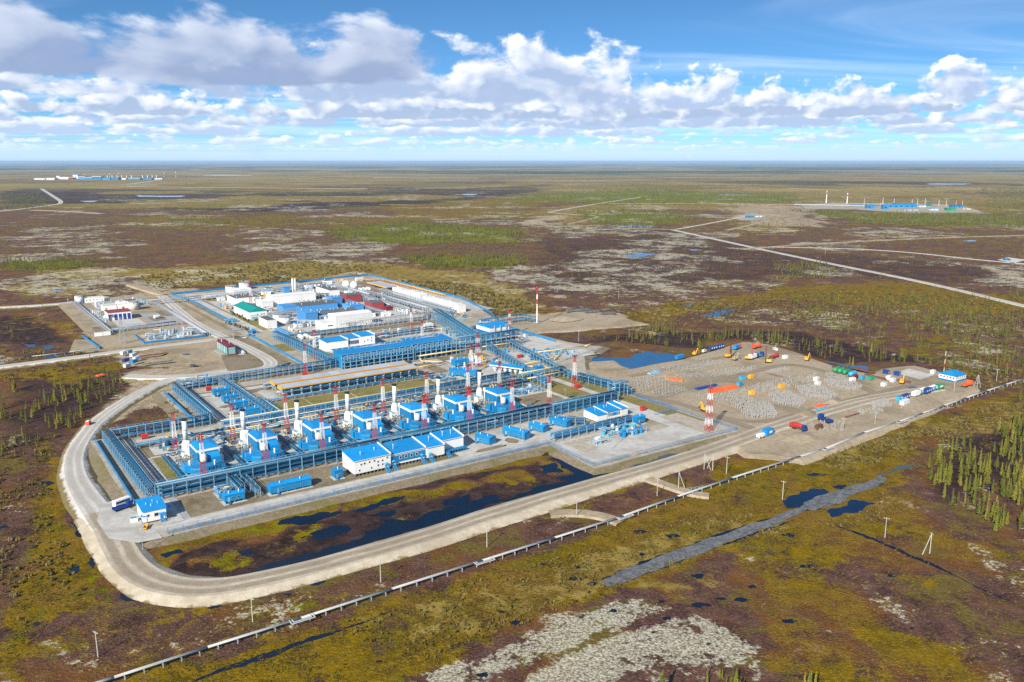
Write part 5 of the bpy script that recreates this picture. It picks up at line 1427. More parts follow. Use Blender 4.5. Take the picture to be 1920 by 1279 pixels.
# --- blue-roofed building by the tower
bh = thing('blue_gable_hall', 'white and blue hall with broad blue roof above the tall steel rack', 'building', 326, 249)
part('lower_wall', MB().box(0, 20, 0, 22, 0, 5.5), BLUE2, bh); part('upper_wall', MB().box(-.1, 20.1, -.1, 22.1, 5.5, 9.0), WHITE, bh)
part('roof', MB().gable(0, 20, 0, 22, 9.0, 11.2, .5, 'x'), BLUE, bh)
for x_ in (4, 10, 16):
    part('exhaust_post', MB().tube((x_, -1.2, 0), (x_, -1.2, 11), .35, n=7), GREY, bh)

# ------------------------------------------------------------------ older plant
W3 = lambda n, z, x0=2.0, st=3.0, w_=1.0, h_=0.9: tuple(('s', x0 + st * q, z, w_, h_) for q in range(n))
house('machine_hall', 'largest white hall, nearest in the older plant, row of windows low down', 'building', 233, 269.5, 364.5, 382, 12, kind='gu', rise=1.0, wins=W3(9, 3.4, 5, 2.6), roof=WHITE, eave=.2, seams=3)
house('hall_annex', 'low white annex at the left end of the largest hall', 'building', 220, 232.8, 366, 380, 7, kind='flat', roof=WHITE, eave=.15, wins=(('s', 6, 3, 5, .9),), doors=(('w', 4, 0, 3, 4, GREY),))
house('machine_hall', 'long white hall behind the pale blue sheds, chimney at its rear', 'building', 226, 275, 516, 534, 10.5, kind='gu', rise=1.0, roof=WHITE, eave=.2, seams=5, wins=W3(3, 3, 30, 5))
house('hall_annex', 'low white annex at the left end of the rear white hall', 'building', 214, 225.8, 511, 530, 6.5, roof=WHITE, eave=.15, doors=(('w', 4, 0, 4, 4, GREY),))
house('pump_house', 'pale blue block at the front left of the dark-roofed sheds', 'building', 222, 234, 409, 433, 9, wall=PALE, roof=PALE, vents=2)
house('dark_roof_shed', 'pale blue shed with dark roof, nearer of two behind the largest hall', 'building', 234.2, 277, 413, 432, 6.4, wall=PALE, roof=DGREY, kind='gu', rise=1.4, vents=9)
house('pump_house', 'pale blue block at the right end of the nearer dark-roofed shed', 'building', 277.2, 292, 431, 450, 7.6, wall=PALE, roof=PALE, vents=5)
house('dark_roof_shed', 'pale blue shed with dark roof, farther of two', 'building', 237, 278.8, 466, 488, 6.4, wall=PALE, roof=DGREY, kind='gu', rise=1.4, vents=8)
house('pump_house', 'pale blue block at the left end of the farther dark-roofed shed', 'building', 222, 236.8, 470, 488, 6.6, wall=PALE, roof=PALE)
house('pump_house', 'tall pale blue block at the right end of the farther dark-roofed shed', 'building', 279, 290, 480, 496, 9.0, wall=PALE, roof=PALE, vents=3)
house('red_boiler_house', 'red-brown boiler house with dark blue plant on its roof, farther of two', 'building', 299, 317, 490, 506, 8.6, wall=REDB, roof=DGREY, kind='gu', rise=1.6, vents=4)
house('red_boiler_house', 'deep red boiler house beside the grey rack, nearer of two', 'building', 301, 314, 430, 449, 8.4, wall=REDB, roof=DGREY, kind='gu', rise=1.8, vents=2)
house('red_annex', 'low dark red annex at the foot of the nearer boiler house', 'building', 314.2, 321, 424, 436, 3.8, wall=BURG, roof=BURG)
house('red_annex', 'sloped red duct house left of the farther boiler house', 'building', 290.5, 298.8, 492, 504, 4.6, wall=REDB, roof=REDB, kind='shed', rise=2.6)
house('long_store', 'long white store with dark roof lying toward the viewer at the back', 'building', 306, 318, 552, 593, 6, roof=DGREY, vents=4)
house('white_house', 'white building in front of the two large grey tanks', 'building', 215, 236, 613, 628, 6.4, roof=WHITE, wins=W3(4, 3, 4, 2.2), eave=.15)
house('white_house', 'white building with flat dark roof left of the rear white hall', 'building', 198, 226, 550, 580, 6.4, roof=DGREY, vents=8, eave=-.5, parapet=.4, wins=(('s', 20, 3, 1.2, .9), ('s', 8, 3, 1.2, .9)))
gr = house('administration_house', 'white house with bright green roof near the tree-lined lane', 'building', 182.4, 200.5, 456, 503, 7.6, roof=GREENR, kind='gv', rise=3.2, eave=.6, wins=(('s', 8, 4, 1.2, 1), ('s', 12, 4, 1.2, 1), ('s', 14.5, 4, 1.2, 1)))
part('entrance_canopy', MB().shed(2, 8, -6, -.2, 0, 3.4, 4.6, .3).box(2.2, 7.8, -5.8, -.4, 0, 3), TURQ, gr)
for y_ in np.arange(3, 44, 3.4):
    window(gr, 'w', float(y_), 4.4, 1.6, 1.2, 0, TURQ, WHITE)
house('white_house', 'small white house with grey flat roof in front of two round tanks', 'building', 182, 191, 401, 425, 7.4, roof=DGREY, eave=-.3, parapet=.4, wins=(('w', 6, 3, 1.2, 1),))
house('blue_store', 'small bright blue store beside the white chimneys at the back', 'building', 270, 277, 600, 608, 6, wall=PALE, roof=BLUE)
def tank(u, v, r, h, label, mt=TANKW, dome=1.0, name='storage_tank', group=None):
    t_ = thing(name, label, 'tank', u, v, 0, 0, group)
    part('shell', MB().lathe([(r, 0), (r, h)], 24), mt, t_, True)
    part('roof', MB().lathe([(r + .1, h), (r + .1, h + .15), (r * .5, h + dome * .8), (.2, h + dome)], 24), mt, t_)
    part('stairway', MB().bar((-r * .9, -r * .55, .3), (-r * .1, -r * 1.06, h), .5, .2), GREY, t_)
    part('foundation', MB().lathe([(r + .7, 0), (r + .6, .3)], 24), CONC, t_)
    part('railing', MB().lathe([(r, h + .9), (r + .05, h + 1.0)], 24), GREY, t_)
    return t_
tank(219.6, 637, 6.2, 7.5, 'large grey-white tank behind the older plant, left one')
tank(241.3, 657, 6.2, 7.5, 'large grey-white tank behind the older plant, right one')
tank(203.5, 431, 5.6, 6.5, 'round white tank behind the small white house, rear one')
tank(203, 415, 5.6, 6.5, 'round white tank behind the small white house, front one')
for k_, (u_, v_) in enumerate(((341, 585), (346, 574))):
    t_ = thing('gas_sphere', 'white gas sphere at the back of the plant, %s one' % ('left', 'right')[k_], 'tank', u_, v_, 0, 0, 'white gas spheres')
    part('shell', MB().lathe([(5 * math.sin(math.pi * q / 10) + .02, 6 - 5 * math.cos(math.pi * q / 10)) for q in range(11)], 18), TANKW, t_, True)
    for a_ in range(5):
        c_, s_ = 4 * math.cos(a_ * 1.257), 4 * math.sin(a_ * 1.257)
        part('leg', MB().tube((c_, s_, 0), (c_, s_, 4.2), .25, n=6), GREY, t_)
for k_, u_ in enumerate((277.4, 279.8)):
    t_ = thing('chimney', 'slim white chimney behind the rear white hall, %s of two' % ('left', 'right')[k_], 'chimney', u_, 592 - 1.5 * k_, 0, 0, 'slim white chimneys')
    part('shaft', MB().lathe([(1.0, 0), (.95, 17.5)], 12), WHITE, t_, True); part('rim', MB().lathe([(1.1, 17.4), (1.1, 18)], 12), PALEY, t_); part('base_plate', MB().box(-1.4, 1.4, -1.4, 1.4, 0, .5), GREY, t_)
for row, (u_, va, vb, n) in enumerate(((371.5, 457, 525, 6), (368.8, 371.5, 446, 7))):
    st = (vb - va) / n
    for q in range(n):
        house('white_cubicle', 'white cubicle, %s from the near end of the %s row at the right fence' % (ORD[q], ('far', 'near')[row]), 'cabin', u_, u_ + 8.6, va + st * q + .4, va + st * (q + 1) - .6, 7.0 if q else 7.4, roof=WHITE, eave=.1, doors=(('w', 2, 0, 2.4, 3, TANKW),), group='white cubicles in two rows', vents=1, seed=q)
fc = thing('flat_cooler', 'long flat grey cooler roof with yellow rim at the far back', 'air cooler', 374, 544)
for q in range(9):
    part('roof_panel', MB().box(0, 16, q * 6 + .08, q * 6 + 5.9, 4.2, 4.6), SILVER, fc)
    part('leg', MB().bar((.3, q * 6 + 3, 0), (.3, q * 6 + 3, 4.2), .4).bar((15.7, q * 6 + 3, 0), (15.7, q * 6 + 3, 4.2), .4), DGREY, fc)
part('rim', MB().box(-.3, -.02, 0, 54, 3.6, 4.9).box(16.02, 16.3, 0, 54, 3.6, 4.9), YEL, fc)
sk = thing('cooling_skid', 'pale blue skid of low cooling boxes on the small front lawn', 'cooling unit', 182, 355)
for q in range(6):
    part('cooling_box', MB().box(0, 6.4, q * 4.8, q * 4.8 + 4.2, .5, 3.4), PALE, sk); part('fan_ring', MB().lathe([(1.6, 3.4), (1.6, 3.8)], 12, (3.2, q * 4.8 + 2.1)), STEEL, sk)
    part('leg', MB().box(.3, 6.1, q * 4.8 + .4, q * 4.8 + .8, 0, .5), GREY, sk)

def skid(label, u0, u1, v0, v1, mats, n=16, hmax=4.5, seed=1, name='process_skid', horiz=0):
    """open-air process equipment: vessels and piping on a concrete base"""
    t_ = thing(name, label, 'process equipment', u0, v0)
    rr = random.Random(seed); L_, D_ = u1 - u0, v1 - v0
    part('base_slab', MB().box(0, L_, 0, D_, 0.045, .14), SLAB, t_)
    for q in range(n):
        x_, y_ = rr.uniform(1, L_ - 1), rr.uniform(1, D_ - 1); m_ = rr.choice(mats)
        if q % 3 == 0:
            r_ = rr.uniform(.6, 1.3); h_ = rr.uniform(1.5, hmax)
            part('vessel', MB().lathe([(r_, .14), (r_, h_), (r_ * .5, h_ + r_ * .5)], 9, (x_, y_)), m_, t_)
        elif q % 3 == 1:
            h_ = rr.uniform(1, hmax)
            part('pipe', MB().path([(x_, y_, .14), (x_, y_, h_), (max(.5, min(L_ - .5, x_ + rr.uniform(-8, 8))), y_, h_), (max(.5, min(L_ - .5, x_ + rr.uniform(-8, 8))), max(.5, min(D_ - .5, y_ + rr.uniform(-8, 8))), h_)], rr.uniform(.18, .34), 6), m_, t_)
        else:
            l_ = rr.uniform(3, 7); h_ = rr.uniform(1, hmax)
            part('frame', MB().bar((x_, y_, .14), (x_, y_, h_), .22).bar((min(L_, x_ + l_), y_, .14), (min(L_, x_ + l_), y_, h_), .22).bar((x_, y_, h_), (min(L_, x_ + l_), y_, h_), .24), rr.choice((STEEL, GREY)), t_)
    for q in range(horiz):
        y_ = D_ * .15 + q * 4.6
        part('horizontal_tank', MB().lathe([(.2, 0), (1.3, .4), (1.6, 1), (1.6, 8), (1.3, 8.6), (.2, 9)], 12), TANKW, t_, True).matrix_local = Matrix.Translation((L_ * .25, y_, 2.2)) @ Matrix.Rotation(R(90), 4, 'Y')
    return t_
CL = (PIPE, STEEL, SILVER, PALE); CW = (SILVER, GREY, TANKW, STEEL)
skid('pale blue pipework field at the back left of the spheres', 290, 330, 596, 636, (PALE, STEEL, SILVER, TANKW), 46, 5, 1)
skid('grey pipework yard between the rear hall and the long store', 282, 303, 540, 594, CW, 36, 5, 2)
skid('grey pipework yard left of the largest white hall', 208, 221, 384, 402, CW, 22, 5, 3)
skid('grey pipework in front of the nearer dark-roofed shed', 236, 280, 388, 408, CW, 34, 5, 4)
skid('cream cooler units in a row beside the pale blue skid', 194, 203, 362, 385, (CREAM, VALVE, CREAM), 30, 3, 5)
skid('pipework yard right of the nearer red boiler house', 318, 330, 385, 424, CW, 30, 4.5, 6)
skid('blue looped pipework on the pale slab near the right water', 304, 328, 156, 198, CL, 44, 3.2, 7)
skid('blue valve pipework on the pale slab before the yellow wedge pipe', 330, 352, 154, 184, (PIPE, STEEL, STEEL), 30, 2.2, 8)
skid('insulator row of the electrical compound', 231, 256, -12, -2, (STEEL, SILVER, CYAN), 40, 4.2, 9)
skid('blue busbar row of the electrical compound', 238, 258, -17.5, -12.6, (BLUE2, BLUE2, STEEL), 26, 3.4, 10)
skid('small pale equipment group in the compound forecourt', 218, 229, -19, -10, (SILVER, TANKW, STEEL), 20, 3, 11)
skid('silver pipe loops behind the coolers by the twin cabins', 214, 228, 140, 164, (SILVER, TEAL, PIPE), 24, 3, 12)
skid('blue pipework field at the right end of the rear lines', 236, 262, 84, 100, CL, 40, 3.4, 13)
skid('blue pipework between the left cabins and first unit', 20, 58, 102, 116, (PIPE, TEAL, SILVER, VALVE), 36, 3.4, 14)
skid('blue valve skid before the main rack near the gatehouse', 30.5, 37.5, 22.5, 33, CL, 22, 4, 15)
skid('grey switchyard equipment inside the low blue fence', 80, 112, 405, 436, CW, 60, 6, 16)
skid('white tanks lying side by side in the fenced switchyard', 92, 116, 399.5, 404.8, CW, 9, 2, 17)
skid('white tank park at the right of the fenced switchyard', 112.5, 124, 406, 440, (TANKW, SILVER, GREY), 30, 5, 18)
skid('pipework yard behind the garage of the left yard', 72, 124, 604, 648, CW, 52, 5, 19)
skid('pale boxes and pipes between garage and round tank', 62, 70, 520, 590, CW, 26, 4, 20)
skid('grey silos beside the burgundy house', 128, 133, 308, 322, (SILVER, TANKW), 18, 3.6, 21)
skid('blue manifold between the older fence and the lane', 158, 170, 448, 461, (BLUE2, CYAN, STEEL), 22, 3, 22)
skid('blue pump set at the bend of the rack by the brown lawn', 160, 168, 384, 396, (BLUE2, BLUE, STEEL), 20, 3.6, 23)
skid('silver piping under the wide grey rack', 336, 346, 384, 470, (SILVER, GREY, YEL), 36, 4, 24)
skid('yellow valve group near the far back fence', 352, 372, 646, 662, (YEL, PALEY, SILVER), 24, 3, 25)
skid('teal pipework below the near row of cubicles', 340, 366, 340, 372, (TEAL, PIPE, BLUE2, YEL), 40, 4, 26)
skid('blue pipework right of the near row of cubicles', 380, 392, 380, 440, (BLUE2, STEEL, PIPE), 30, 3, 27)

UN = ('first', 'second', 'third', 'fourth', 'fifth', 'sixth', 'seventh')
for k_ in range(7):
    u_ = 33 + 30 * k_
    skid('low blue valve skid behind the %s unit from the gatehouse' % UN[k_], u_ - 6, u_ + 12, 113.6, 116.4, (PIPE, TEAL, STEEL, VALVE), 20, 2.6, 40 + k_)
    skid('short valve row beside the grass strip behind the %s unit from the gatehouse' % UN[k_], u_ - 8, u_ + 14, 121.4, 124.2, (PIPE, TEAL, SILVER, YEL), 18, 2.4, 140 + k_)
    skid('blue pipe manifold beneath the stack of the %s unit from the gatehouse' % UN[k_], u_ - 8, u_ + 9, 93, 99, (TEAL, PIPE, VALVE, SILVER), 20, 3.0, 80 + k_)
for k_, (a_, b_, c_, d_, l_) in enumerate(((66, 88, 232, 246, 'behind the rear left rack'), (300, 322, 262, 300, 'between the tall racks and the flare'), (240, 296, 296, 328, 'on the sandy plot behind the halls'), (200, 236, 238, 258, 'behind the left framed hall'), (240, 272, 240, 256, 'behind the right framed hall'), (176, 200, 310, 330, 'left of the pale blue rack'), (252, 282, 160, 200, 'around the blue-roofed shelter'), (300, 360, 226, 246, 'beside the tall steel rack'), (336, 356, 505, 560, 'right of the grey rack bend'), (180, 196, 520, 546, 'left of the rear hall annex'), (240, 300, 540, 586, 'behind the rear white hall'), (236, 276, 492, 512, 'between rear hall and dark-roofed shed'), (318, 330, 436, 486, 'under the wide grey rack side'), (206, 220, 456, 500, 'right of the green-roofed house'))):
    skid('mixed pipework and vessels ' + l_, a_, b_, c_, d_, (SILVER, GREY, PIPE, TANKW, STEEL, YEL), 42, 4.5, 110 + k_)

for k_, (u_, v_, l_, d_, h_, w_) in enumerate(((190, 586, 8, 5, 3.4, 'behind the flat dark roof'), (244, 600, 10, 5, 4, 'right of the building before the grey tanks'), (256, 622, 8, 6, 4, 'near the right grey tank'), (300, 610, 9, 6, 4.4, 'in the pale blue pipework field'), (325, 600, 8, 6, 4, 'left of the white spheres'), (285, 520, 7, 5, 4, 'right of the rear white hall'), (322, 540, 7, 8, 4.4, 'right of the long white store'), (340, 480, 6, 8, 4, 'under the wide grey rack'), (282, 400, 8, 6, 4.4, 'right of the largest white hall'), (296, 396, 9, 5, 4, 'before the nearer red boiler house'), (205, 392, 6, 5, 3.6, 'before the round white tanks'), (196, 330, 8, 5, 3.6, 'by the pale blue rack'), (300, 318, 9, 6, 4, 'behind the tall wide rack'), (352, 300, 8, 6, 4.4, 'near the foot of the flare bridge'), (336, 640, 10, 6, 4.4, 'by the far back fence'), (380, 640, 9, 6, 4, 'in the far right corner'))):
    house('service_hut', 'small white service hut ' + w_, 'hut', u_, u_ + l_, v_, v_ + d_, h_, roof=(TANKW, PALE, DGREY)[k_ % 3], eave=.15, doors=(('s', 1.5, 0, 1.4, 2.4, GREY),), wins=(('s', 4.2, 1.6, 1, .8),), vents=1, seed=k_)
for k_, (u_, v_, n_, w_) in enumerate(((262, 540, 3, 'behind the rear white hall'), (310, 620, 3, 'by the pale blue field'), (244, 392, 2, 'before the nearer dark-roofed shed'), (348, 560, 3, 'right of the spheres'), (190, 340, 2, 'beside the front strip'))):
    for q_ in range(n_):
        t_ = thing('lying_tank', 'white lying tank %s, %s of its row' % (w_, ORD[q_]), 'tank', u_ + 5 * q_, v_, 0, R(90), 'white lying tanks ' + w_)
        part('shell', MB().lathe([(.2, 0), (1.5, .3), (1.8, .9), (1.8, 9), (1.5, 9.6), (.2, 9.9)], 12), TANKW, t_, True).matrix_local = Matrix.Translation((-5, 0, 2.6)) @ Matrix.Rotation(R(90), 4, 'Y')
        part('cradle', MB().box(-3.2, -2.5, -1.4, 1.4, 0, 1.4), GREY, t_); part('cradle', MB().box(2.5, 3.2, -1.4, 1.4, 0, 1.4), GREY, t_)

# ------------------------------------------------------------------ left yard
tank(62.5, 657, 4.2, 7.5, 'grey round tank at the far corner of the left yard')
tank(102.4, 580, 5.2, 8.0, 'beige-grey round tank beside the garage yard', CREAM)
house('white_house', 'long low white house at the far side of the left yard', 'building', 67, 87, 655, 664, 5, roof=WHITE, wins=W3(5, 2.4, 2, 3.4), eave=.1)
house('white_house', 'white house behind the garage with small dark doors', 'building', 75, 88, 590, 600, 5.4, roof=CREAM, doors=(('s', 2, 0, 2, 3, GREY),))
house('white_house', 'stepped white house right behind the garage with reddish fittings', 'building', 89, 103, 588, 600, 6.0, roof=WHITE, vents=4, doors=(('s', 4, 0, 2, 3, RED),))
house('white_house', 'white house with dark roof beside the beige-grey tank', 'building', 100, 110, 602, 618, 5.4, roof=DGREY)
gg = house('garage', 'white garage with four tall blue doors and red roof edge', 'garage', 69.6, 90.4, 527, 546, 7.4, roof=REDB, eave=.2, seed=4)
for q in range(4):
    door(gg, 's', 5.4 + 3.9 * q, .1, 2.9, 5.8, 0, NAVY)
part('porch', MB().box(-.3, 4, -1.8, 0, 5, 6).box(.2, 1.2, -1.2, -.1, 0, 5), NAVY, gg)
t_ = thing('water_tank', 'white barrel tank on the brown oval plot of the left yard', 'tank', 110, 512, 0, .3)
part('shell', MB().lathe([(.2, 0), (1.5, .3), (1.7, .9), (1.7, 6), (1.5, 6.6), (.2, 6.9)], 12), TANKW, t_, True).matrix_local = Matrix.Translation((-3, 0, 2.1)) @ Matrix.Rotation(R(90), 4, 'Y')
part('cradle', MB().box(-2, -1.4, -1.4, 1.4, 0, 1).box(1.4, 2, -1.4, 1.4, 0, 1), GREY, t_)
for q in range(2):
    t_ = thing('white_container', 'long white container on the sandy yard corner, %s one' % ('left', 'right')[q], 'container', 46 + 6.4 * q, 451, 0, 0, 'white containers on the yard corner')
    part('body', MB().box(0, 6.1, 0, 3, .3, 3.4), WHITE, t_); part('roof', MB().box(-.05, 6.15, -.05, 3.05, 3.4, 3.55), TANKW, t_); part('skids', MB().box(.2, 5.9, .3, .6, 0, .3), DGREY, t_)
t_ = thing('power_pylon', 'grey lattice power pylon standing on the sandy yard', 'pylon', 60.5, 409)
mm = MB()
for q in range(5):
    z0, z1 = q * 4.4, q * 4.4 + 4.4; w0, w1 = 2.4 - q * .4, 2.4 - (q + 1) * .4
    cs0 = [(-w0, -w0, z0), (w0, -w0, z0), (w0, w0, z0), (-w0, w0, z0)]; cs1 = [(-w1, -w1, z1), (w1, -w1, z1), (w1, w1, z1), (-w1, w1, z1)]
    for a_ in range(4):
        mm.bar(cs0[a_], cs1[a_], .22).bar(cs0[a_], cs1[(a_ + 1) % 4], .1).bar(cs0[(a_ + 1) % 4], cs1[a_], .1).bar(cs1[a_], cs1[(a_ + 1) % 4], .1)
part('tower', mm, GREY, t_)
for z_ in (14, 18, 21.5):
    part('cross_arm', MB().bar((-4, 0, z_), (4, 0, z_), .22), GREY, t_)
bu = house('burgundy_house', 'burgundy building with pale turquoise panels beside the paved road', 'building', 119.6, 126.6, 312, 341, 7.2, wall=BURG, roof=BURG, kind='gv', rise=.8, eave=.3, vents=2, z0=.5)
for q in range(6):
    part('turquoise_panel', MB().box(-.09, .02, 1 + q * 4.7, 4.4 + q * 4.7, 1.0, 6.6), TURQ, bu)
part('turquoise_panel', MB().box(.9, 6, -.09, .02, 1.0, 6.4), TURQ, bu)
part('loading_ramp', MB().box(-4, -.3, 4, 24, 0, .8), CONC, bu)

# ------------------------------------------------------------------ fences
POST = MB().bar((0, 0, 0), (0, 0, 2.5), .14).mesh('post', RAIL)
def fence(pts, label, solid=True, z=0.0, step=6.0, h=2.3):
    t_ = thing('fence', label, 'fence', pts[0][0], pts[0][1], z)
    p0 = Vector(pts[0])
    for a, b_ in zip(pts, pts[1:]):
        a = Vector(a); b_ = Vector(b_); ln = (b_ - a).length; n = max(1, round(ln / step)); st = ln / n; d = (b_ - a).normalized(); an = math.atan2(d.y, d.x)
        if solid:
            pm = MB().box(.1, st - .1, -.04, .04, .15, h).box(.1, st - .1, -.09, .09, h - .15, h).box(.1, st - .1, -.09, .09, .2, .32).mesh('panel', RAIL)
        else:
            m_ = MB()
            for q in range(3):
                m_.box(.1, st - .1, -.03, .03, .25 + q * (h - .4) / 2, .33 + q * (h - .4) / 2)
            for q in range(1, 6):
                m_.box(st * q / 6 - .02, st * q / 6 + .02, -.025, .025, .2, h)
            pm = m_.mesh('panel', RAIL)
        for q in range(n):
            p = a + d * st * q - p0
            obj('panel', pm, t_, (p.x, p.y, 0), an)
            obj('post', POST, t_, (p.x, p.y, 0), an)
    p = Vector(pts[-1]) - p0
    obj('post', POST, t_, (p.x, p.y, 0))
    return t_
fence([(-2, 30), (-2, 144)], 'solid blue fence running back from the gatehouse on the left')
fence([(52, 146), (52, 224)], 'solid blue fence behind the left rack corner')
fence([(3, 0), (100, 0), (199, 0)], 'open blue fence along the front road above the bog', False)
fence([(3, -1.6), (100, -1.6), (199, -1.6)], 'second lower blue rail fence outside the front fence', False, h=1.2)
fence([(199, -1), (197.5, -41), (221, -41.6)], 'open blue fence round the near corner of the electrical compound', False)
fence([(227, -41.7), (302, -43)], 'open blue fence along the ditch side of the electrical compound', False)
fence([(302.5, -43), (303.5, 46), (304, 60)], 'open blue fence between the compound and the construction sand', False)
fence([(305.5, 60), (316, 106)], 'blue fence continuing back beside the sand', False)
fence([(304.2, 60), (301.5, 4), (284, 4)], 'inner blue fence behind the compound road', False)
fence([(363, 205), (366, 292)], 'solid blue fence on the right beyond the tall steel rack')
fence([(157, 232), (158.5, 383)], 'solid blue fence beside the brown lawn of the lane')
fence([(163, 463), (166, 580), (158, 660)], 'solid blue fence along the lane of the older plant')
fence([(158, 662), (417, 686)], 'solid blue fence along the far back of the plant')
fence([(418, 685), (418, 450), (394, 350), (368, 296)], 'solid blue fence along the far right side of the plant')
fence([(75, 440), (75, 397), (126, 397), (126, 450)], 'low solid blue fence round the switchyard', h=1.8)
fence([L(154, 632), L(187, 655)], 'solid blue fence piece left of the sandy yard corner')
fence([(330, 148), (384, 166)], 'blue rail fence at the water edge of the pale slab', False, h=1.4)

# ------------------------------------------------------------------ red fire boxes, lamp posts
for (x_, y_), wh in (((272, 824), 'by the first unit behind the left rack'), ((392, 733), 'inside the left rack corner'), ((572, 707), 'under the mast left of the coolers'), ((1023, 803), 'between the angled cabins'), ((1085, 729), 'beside the right grass strip'), ((1207, 771), 'behind the right-hand white building'), ((975, 672), 'below the crossing racks'), ((716, 632), 'on the sandy strip near the largest hall'), ((348, 608), 'by the lane of the left yard')):
    u_, v_ = L(x_, y_)
    t_ = thing('fire_cabinet', 'red fire equipment box ' + wh, 'fire cabinet', u_ - 1.6, v_, 0, 0, 'red fire equipment boxes')
    part('body', MB().box(0, 3.4, 0, 2, .7, 2.4), RED, t_); part('roof', MB().gable(0, 3.4, 0, 2, 2.4, 3.0, .2, 'x'), RED, t_)
    for q in (.2, 3.0):
        part('leg', MB().box(q, q + .2, .2, 1.8, 0, .7), RED, t_)
LP = MB().tube((0, 0, 0), (0, 0, 9), .11, .07, 6).mesh('pole', GREY); LH = MB().box(-.2, 1.3, -.18, .18, 8.9, 9.1).mesh('lamp_head', TANKW); LBs = MB().lathe([(.3, 0), (.3, .3)], 8).mesh('base', CONC)
for (x_, y_), wh in (((458, 775), 'in the left cabin yard'), ((388, 756), 'near the inner rack corner'), ((497, 745), 'at the left end of the coolers'), ((1042, 700), 'by the pale slab near the water'), ((268, 1030), 'on the sand below the gatehouse'), ((818, 610), 'above the blue crossing'), ((560, 545), 'at the back among grey pipes'), ((700, 540), 'near the flat grey cooler'), ((850, 560), 'beside the near white cubicles'), ((640, 640), 'before the three-part building'), ((1060, 755), 'over the right grass strip'), ((980, 830), 'by the front road near the cabins'), ((1150, 840), 'in the electrical compound'), ((600, 575), 'among the pale blue sheds'), ((655, 560), 'behind the pale blue sheds'), ((1085, 640), 'by the reeds at the pale slab')):
    u_, v_ = L(x_, y_)
    t_ = thing('lamp_post', 'slim grey lamp post ' + wh, 'lamp post', u_, v_, 0, R(random.uniform(0, 360)), 'slim grey lamp posts')
    obj('pole', LP, t_); obj('lamp_head', LH, t_); obj('base', LBs, t_)

# ------------------------------------------------------------------ vehicles and site things
WHEEL = MB().tube((0, -.16, 0), (0, .16, 0), .52, n=10).mesh('wheel', BLACK)
def wheels(t_, xs, w_, r=1.0):
    for x_ in xs:
        for s_ in (-1, 1):
            obj('wheel', WHEEL, t_, (x_, s_ * (w_ / 2 - .1), .52 * r), 0, r)
def heading(p0, p1):
    a = Vector(G(*p0)); b_ = Vector(G(*p1))
    return (a + b_) / 2, math.atan2((b_ - a).y, (b_ - a).x)
def bus(p0, p1, label, mt=WHITE):
    c_, an = heading(p0, p1)
    t_ = thing_w('bus', label, 'bus', c_.x, c_.y, .06, an)
    bd = part('body', MB().box(-3.8, 3.8, -1.25, 1.25, .5, 2.9), mt, t_)
    part('roof', MB().box(-3.6, 3.6, -1.1, 1.1, 2.9, 3.1), mt, t_)
    for q in range(5):
        for s_ in (-1, 1):
            part('window', MB().box(-3.3 + q * 1.3, -2.2 + q * 1.3, s_ * 1.25 - .03, s_ * 1.25 + .03, 1.7, 2.5), GLASS, bd)
    part('windscreen', MB().box(3.77, 3.84, -1.1, 1.1, 1.5, 2.6), GLASS, bd)
    wheels(t_, (-2.4, 2.4), 2.5)
    return t_
def truck(p0, p1, label, cab=NAVY, bed=NAVY, kind='box', z=.06, s=1.0, name='truck'):
    c_, an = heading(p0, p1)
    t_ = thing_w(name, label, 'truck', c_.x, c_.y, z, an)
    t_.scale = (s, s, s)
    cb = part('cab', MB().add([(2.0, -1.2, .8), (4.2, -1.2, .8), (4.2, 1.2, .8), (2.0, 1.2, .8), (2.0, -1.2, 3.1), (3.8, -1.15, 3.1), (3.8, 1.15, 3.1), (2.0, 1.2, 3.1)], [(3, 2, 1, 0), (4, 5, 6, 7), (0, 1, 5, 4), (1, 2, 6, 5), (2, 3, 7, 6), (3, 0, 4, 7)]), cab, t_)
    part('windscreen', MB().add([(4.13, -1.05, 1.9), (4.13, 1.05, 1.9), (3.88, 1.0, 2.9), (3.88, -1.0, 2.9)], [(0, 1, 2, 3)]), GLASS, cb)
    part('chassis', MB().box(-4.2, 4.1, -.5, .5, .6, .9), DGREY, t_)
    if kind == 'box':
        part('cargo_box', MB().box(-4.3, 1.7, -1.25, 1.25, .95, 3.2), bed, t_)
    elif kind == 'flat':
        part('flatbed', MB().box(-4.3, 1.7, -1.25, 1.25, .95, 1.2).box(-4.3, 1.7, -1.25, -1.15, 1.2, 1.8).box(-4.3, 1.7, 1.15, 1.25, 1.2, 1.8), bed, t_)
    elif kind == 'tank':
        o = part('cargo_tank', MB().lathe([(.3, 0), (1.15, .25), (1.25, .6), (1.25, 5.4), (1.15, 5.8), (.3, 6)], 14), bed, t_, True)
        o.matrix_local = Matrix.Translation((-4.3, 0, 2.2)) @ Matrix.Rotation(R(90), 4, 'Y')
    elif kind == 'tip':
        part('tipper_body', MB().add([(-4.2, -1.2, 1.0), (1.5, -1.2, 1.0), (1.5, 1.2, 1.0), (-4.2, 1.2, 1.0), (-4.6, -1.35, 2.4), (1.7, -1.35, 2.4), (1.7, 1.35, 2.4), (-4.6, 1.35, 2.4)], [(0, 1, 5, 4), (1, 2, 6, 5), (2, 3, 7, 6), (3, 0, 4, 7), (3, 2, 1, 0)]), bed, t_)
    wheels(t_, (-3.2, -1.9, 3.0), 2.5)
    return t_
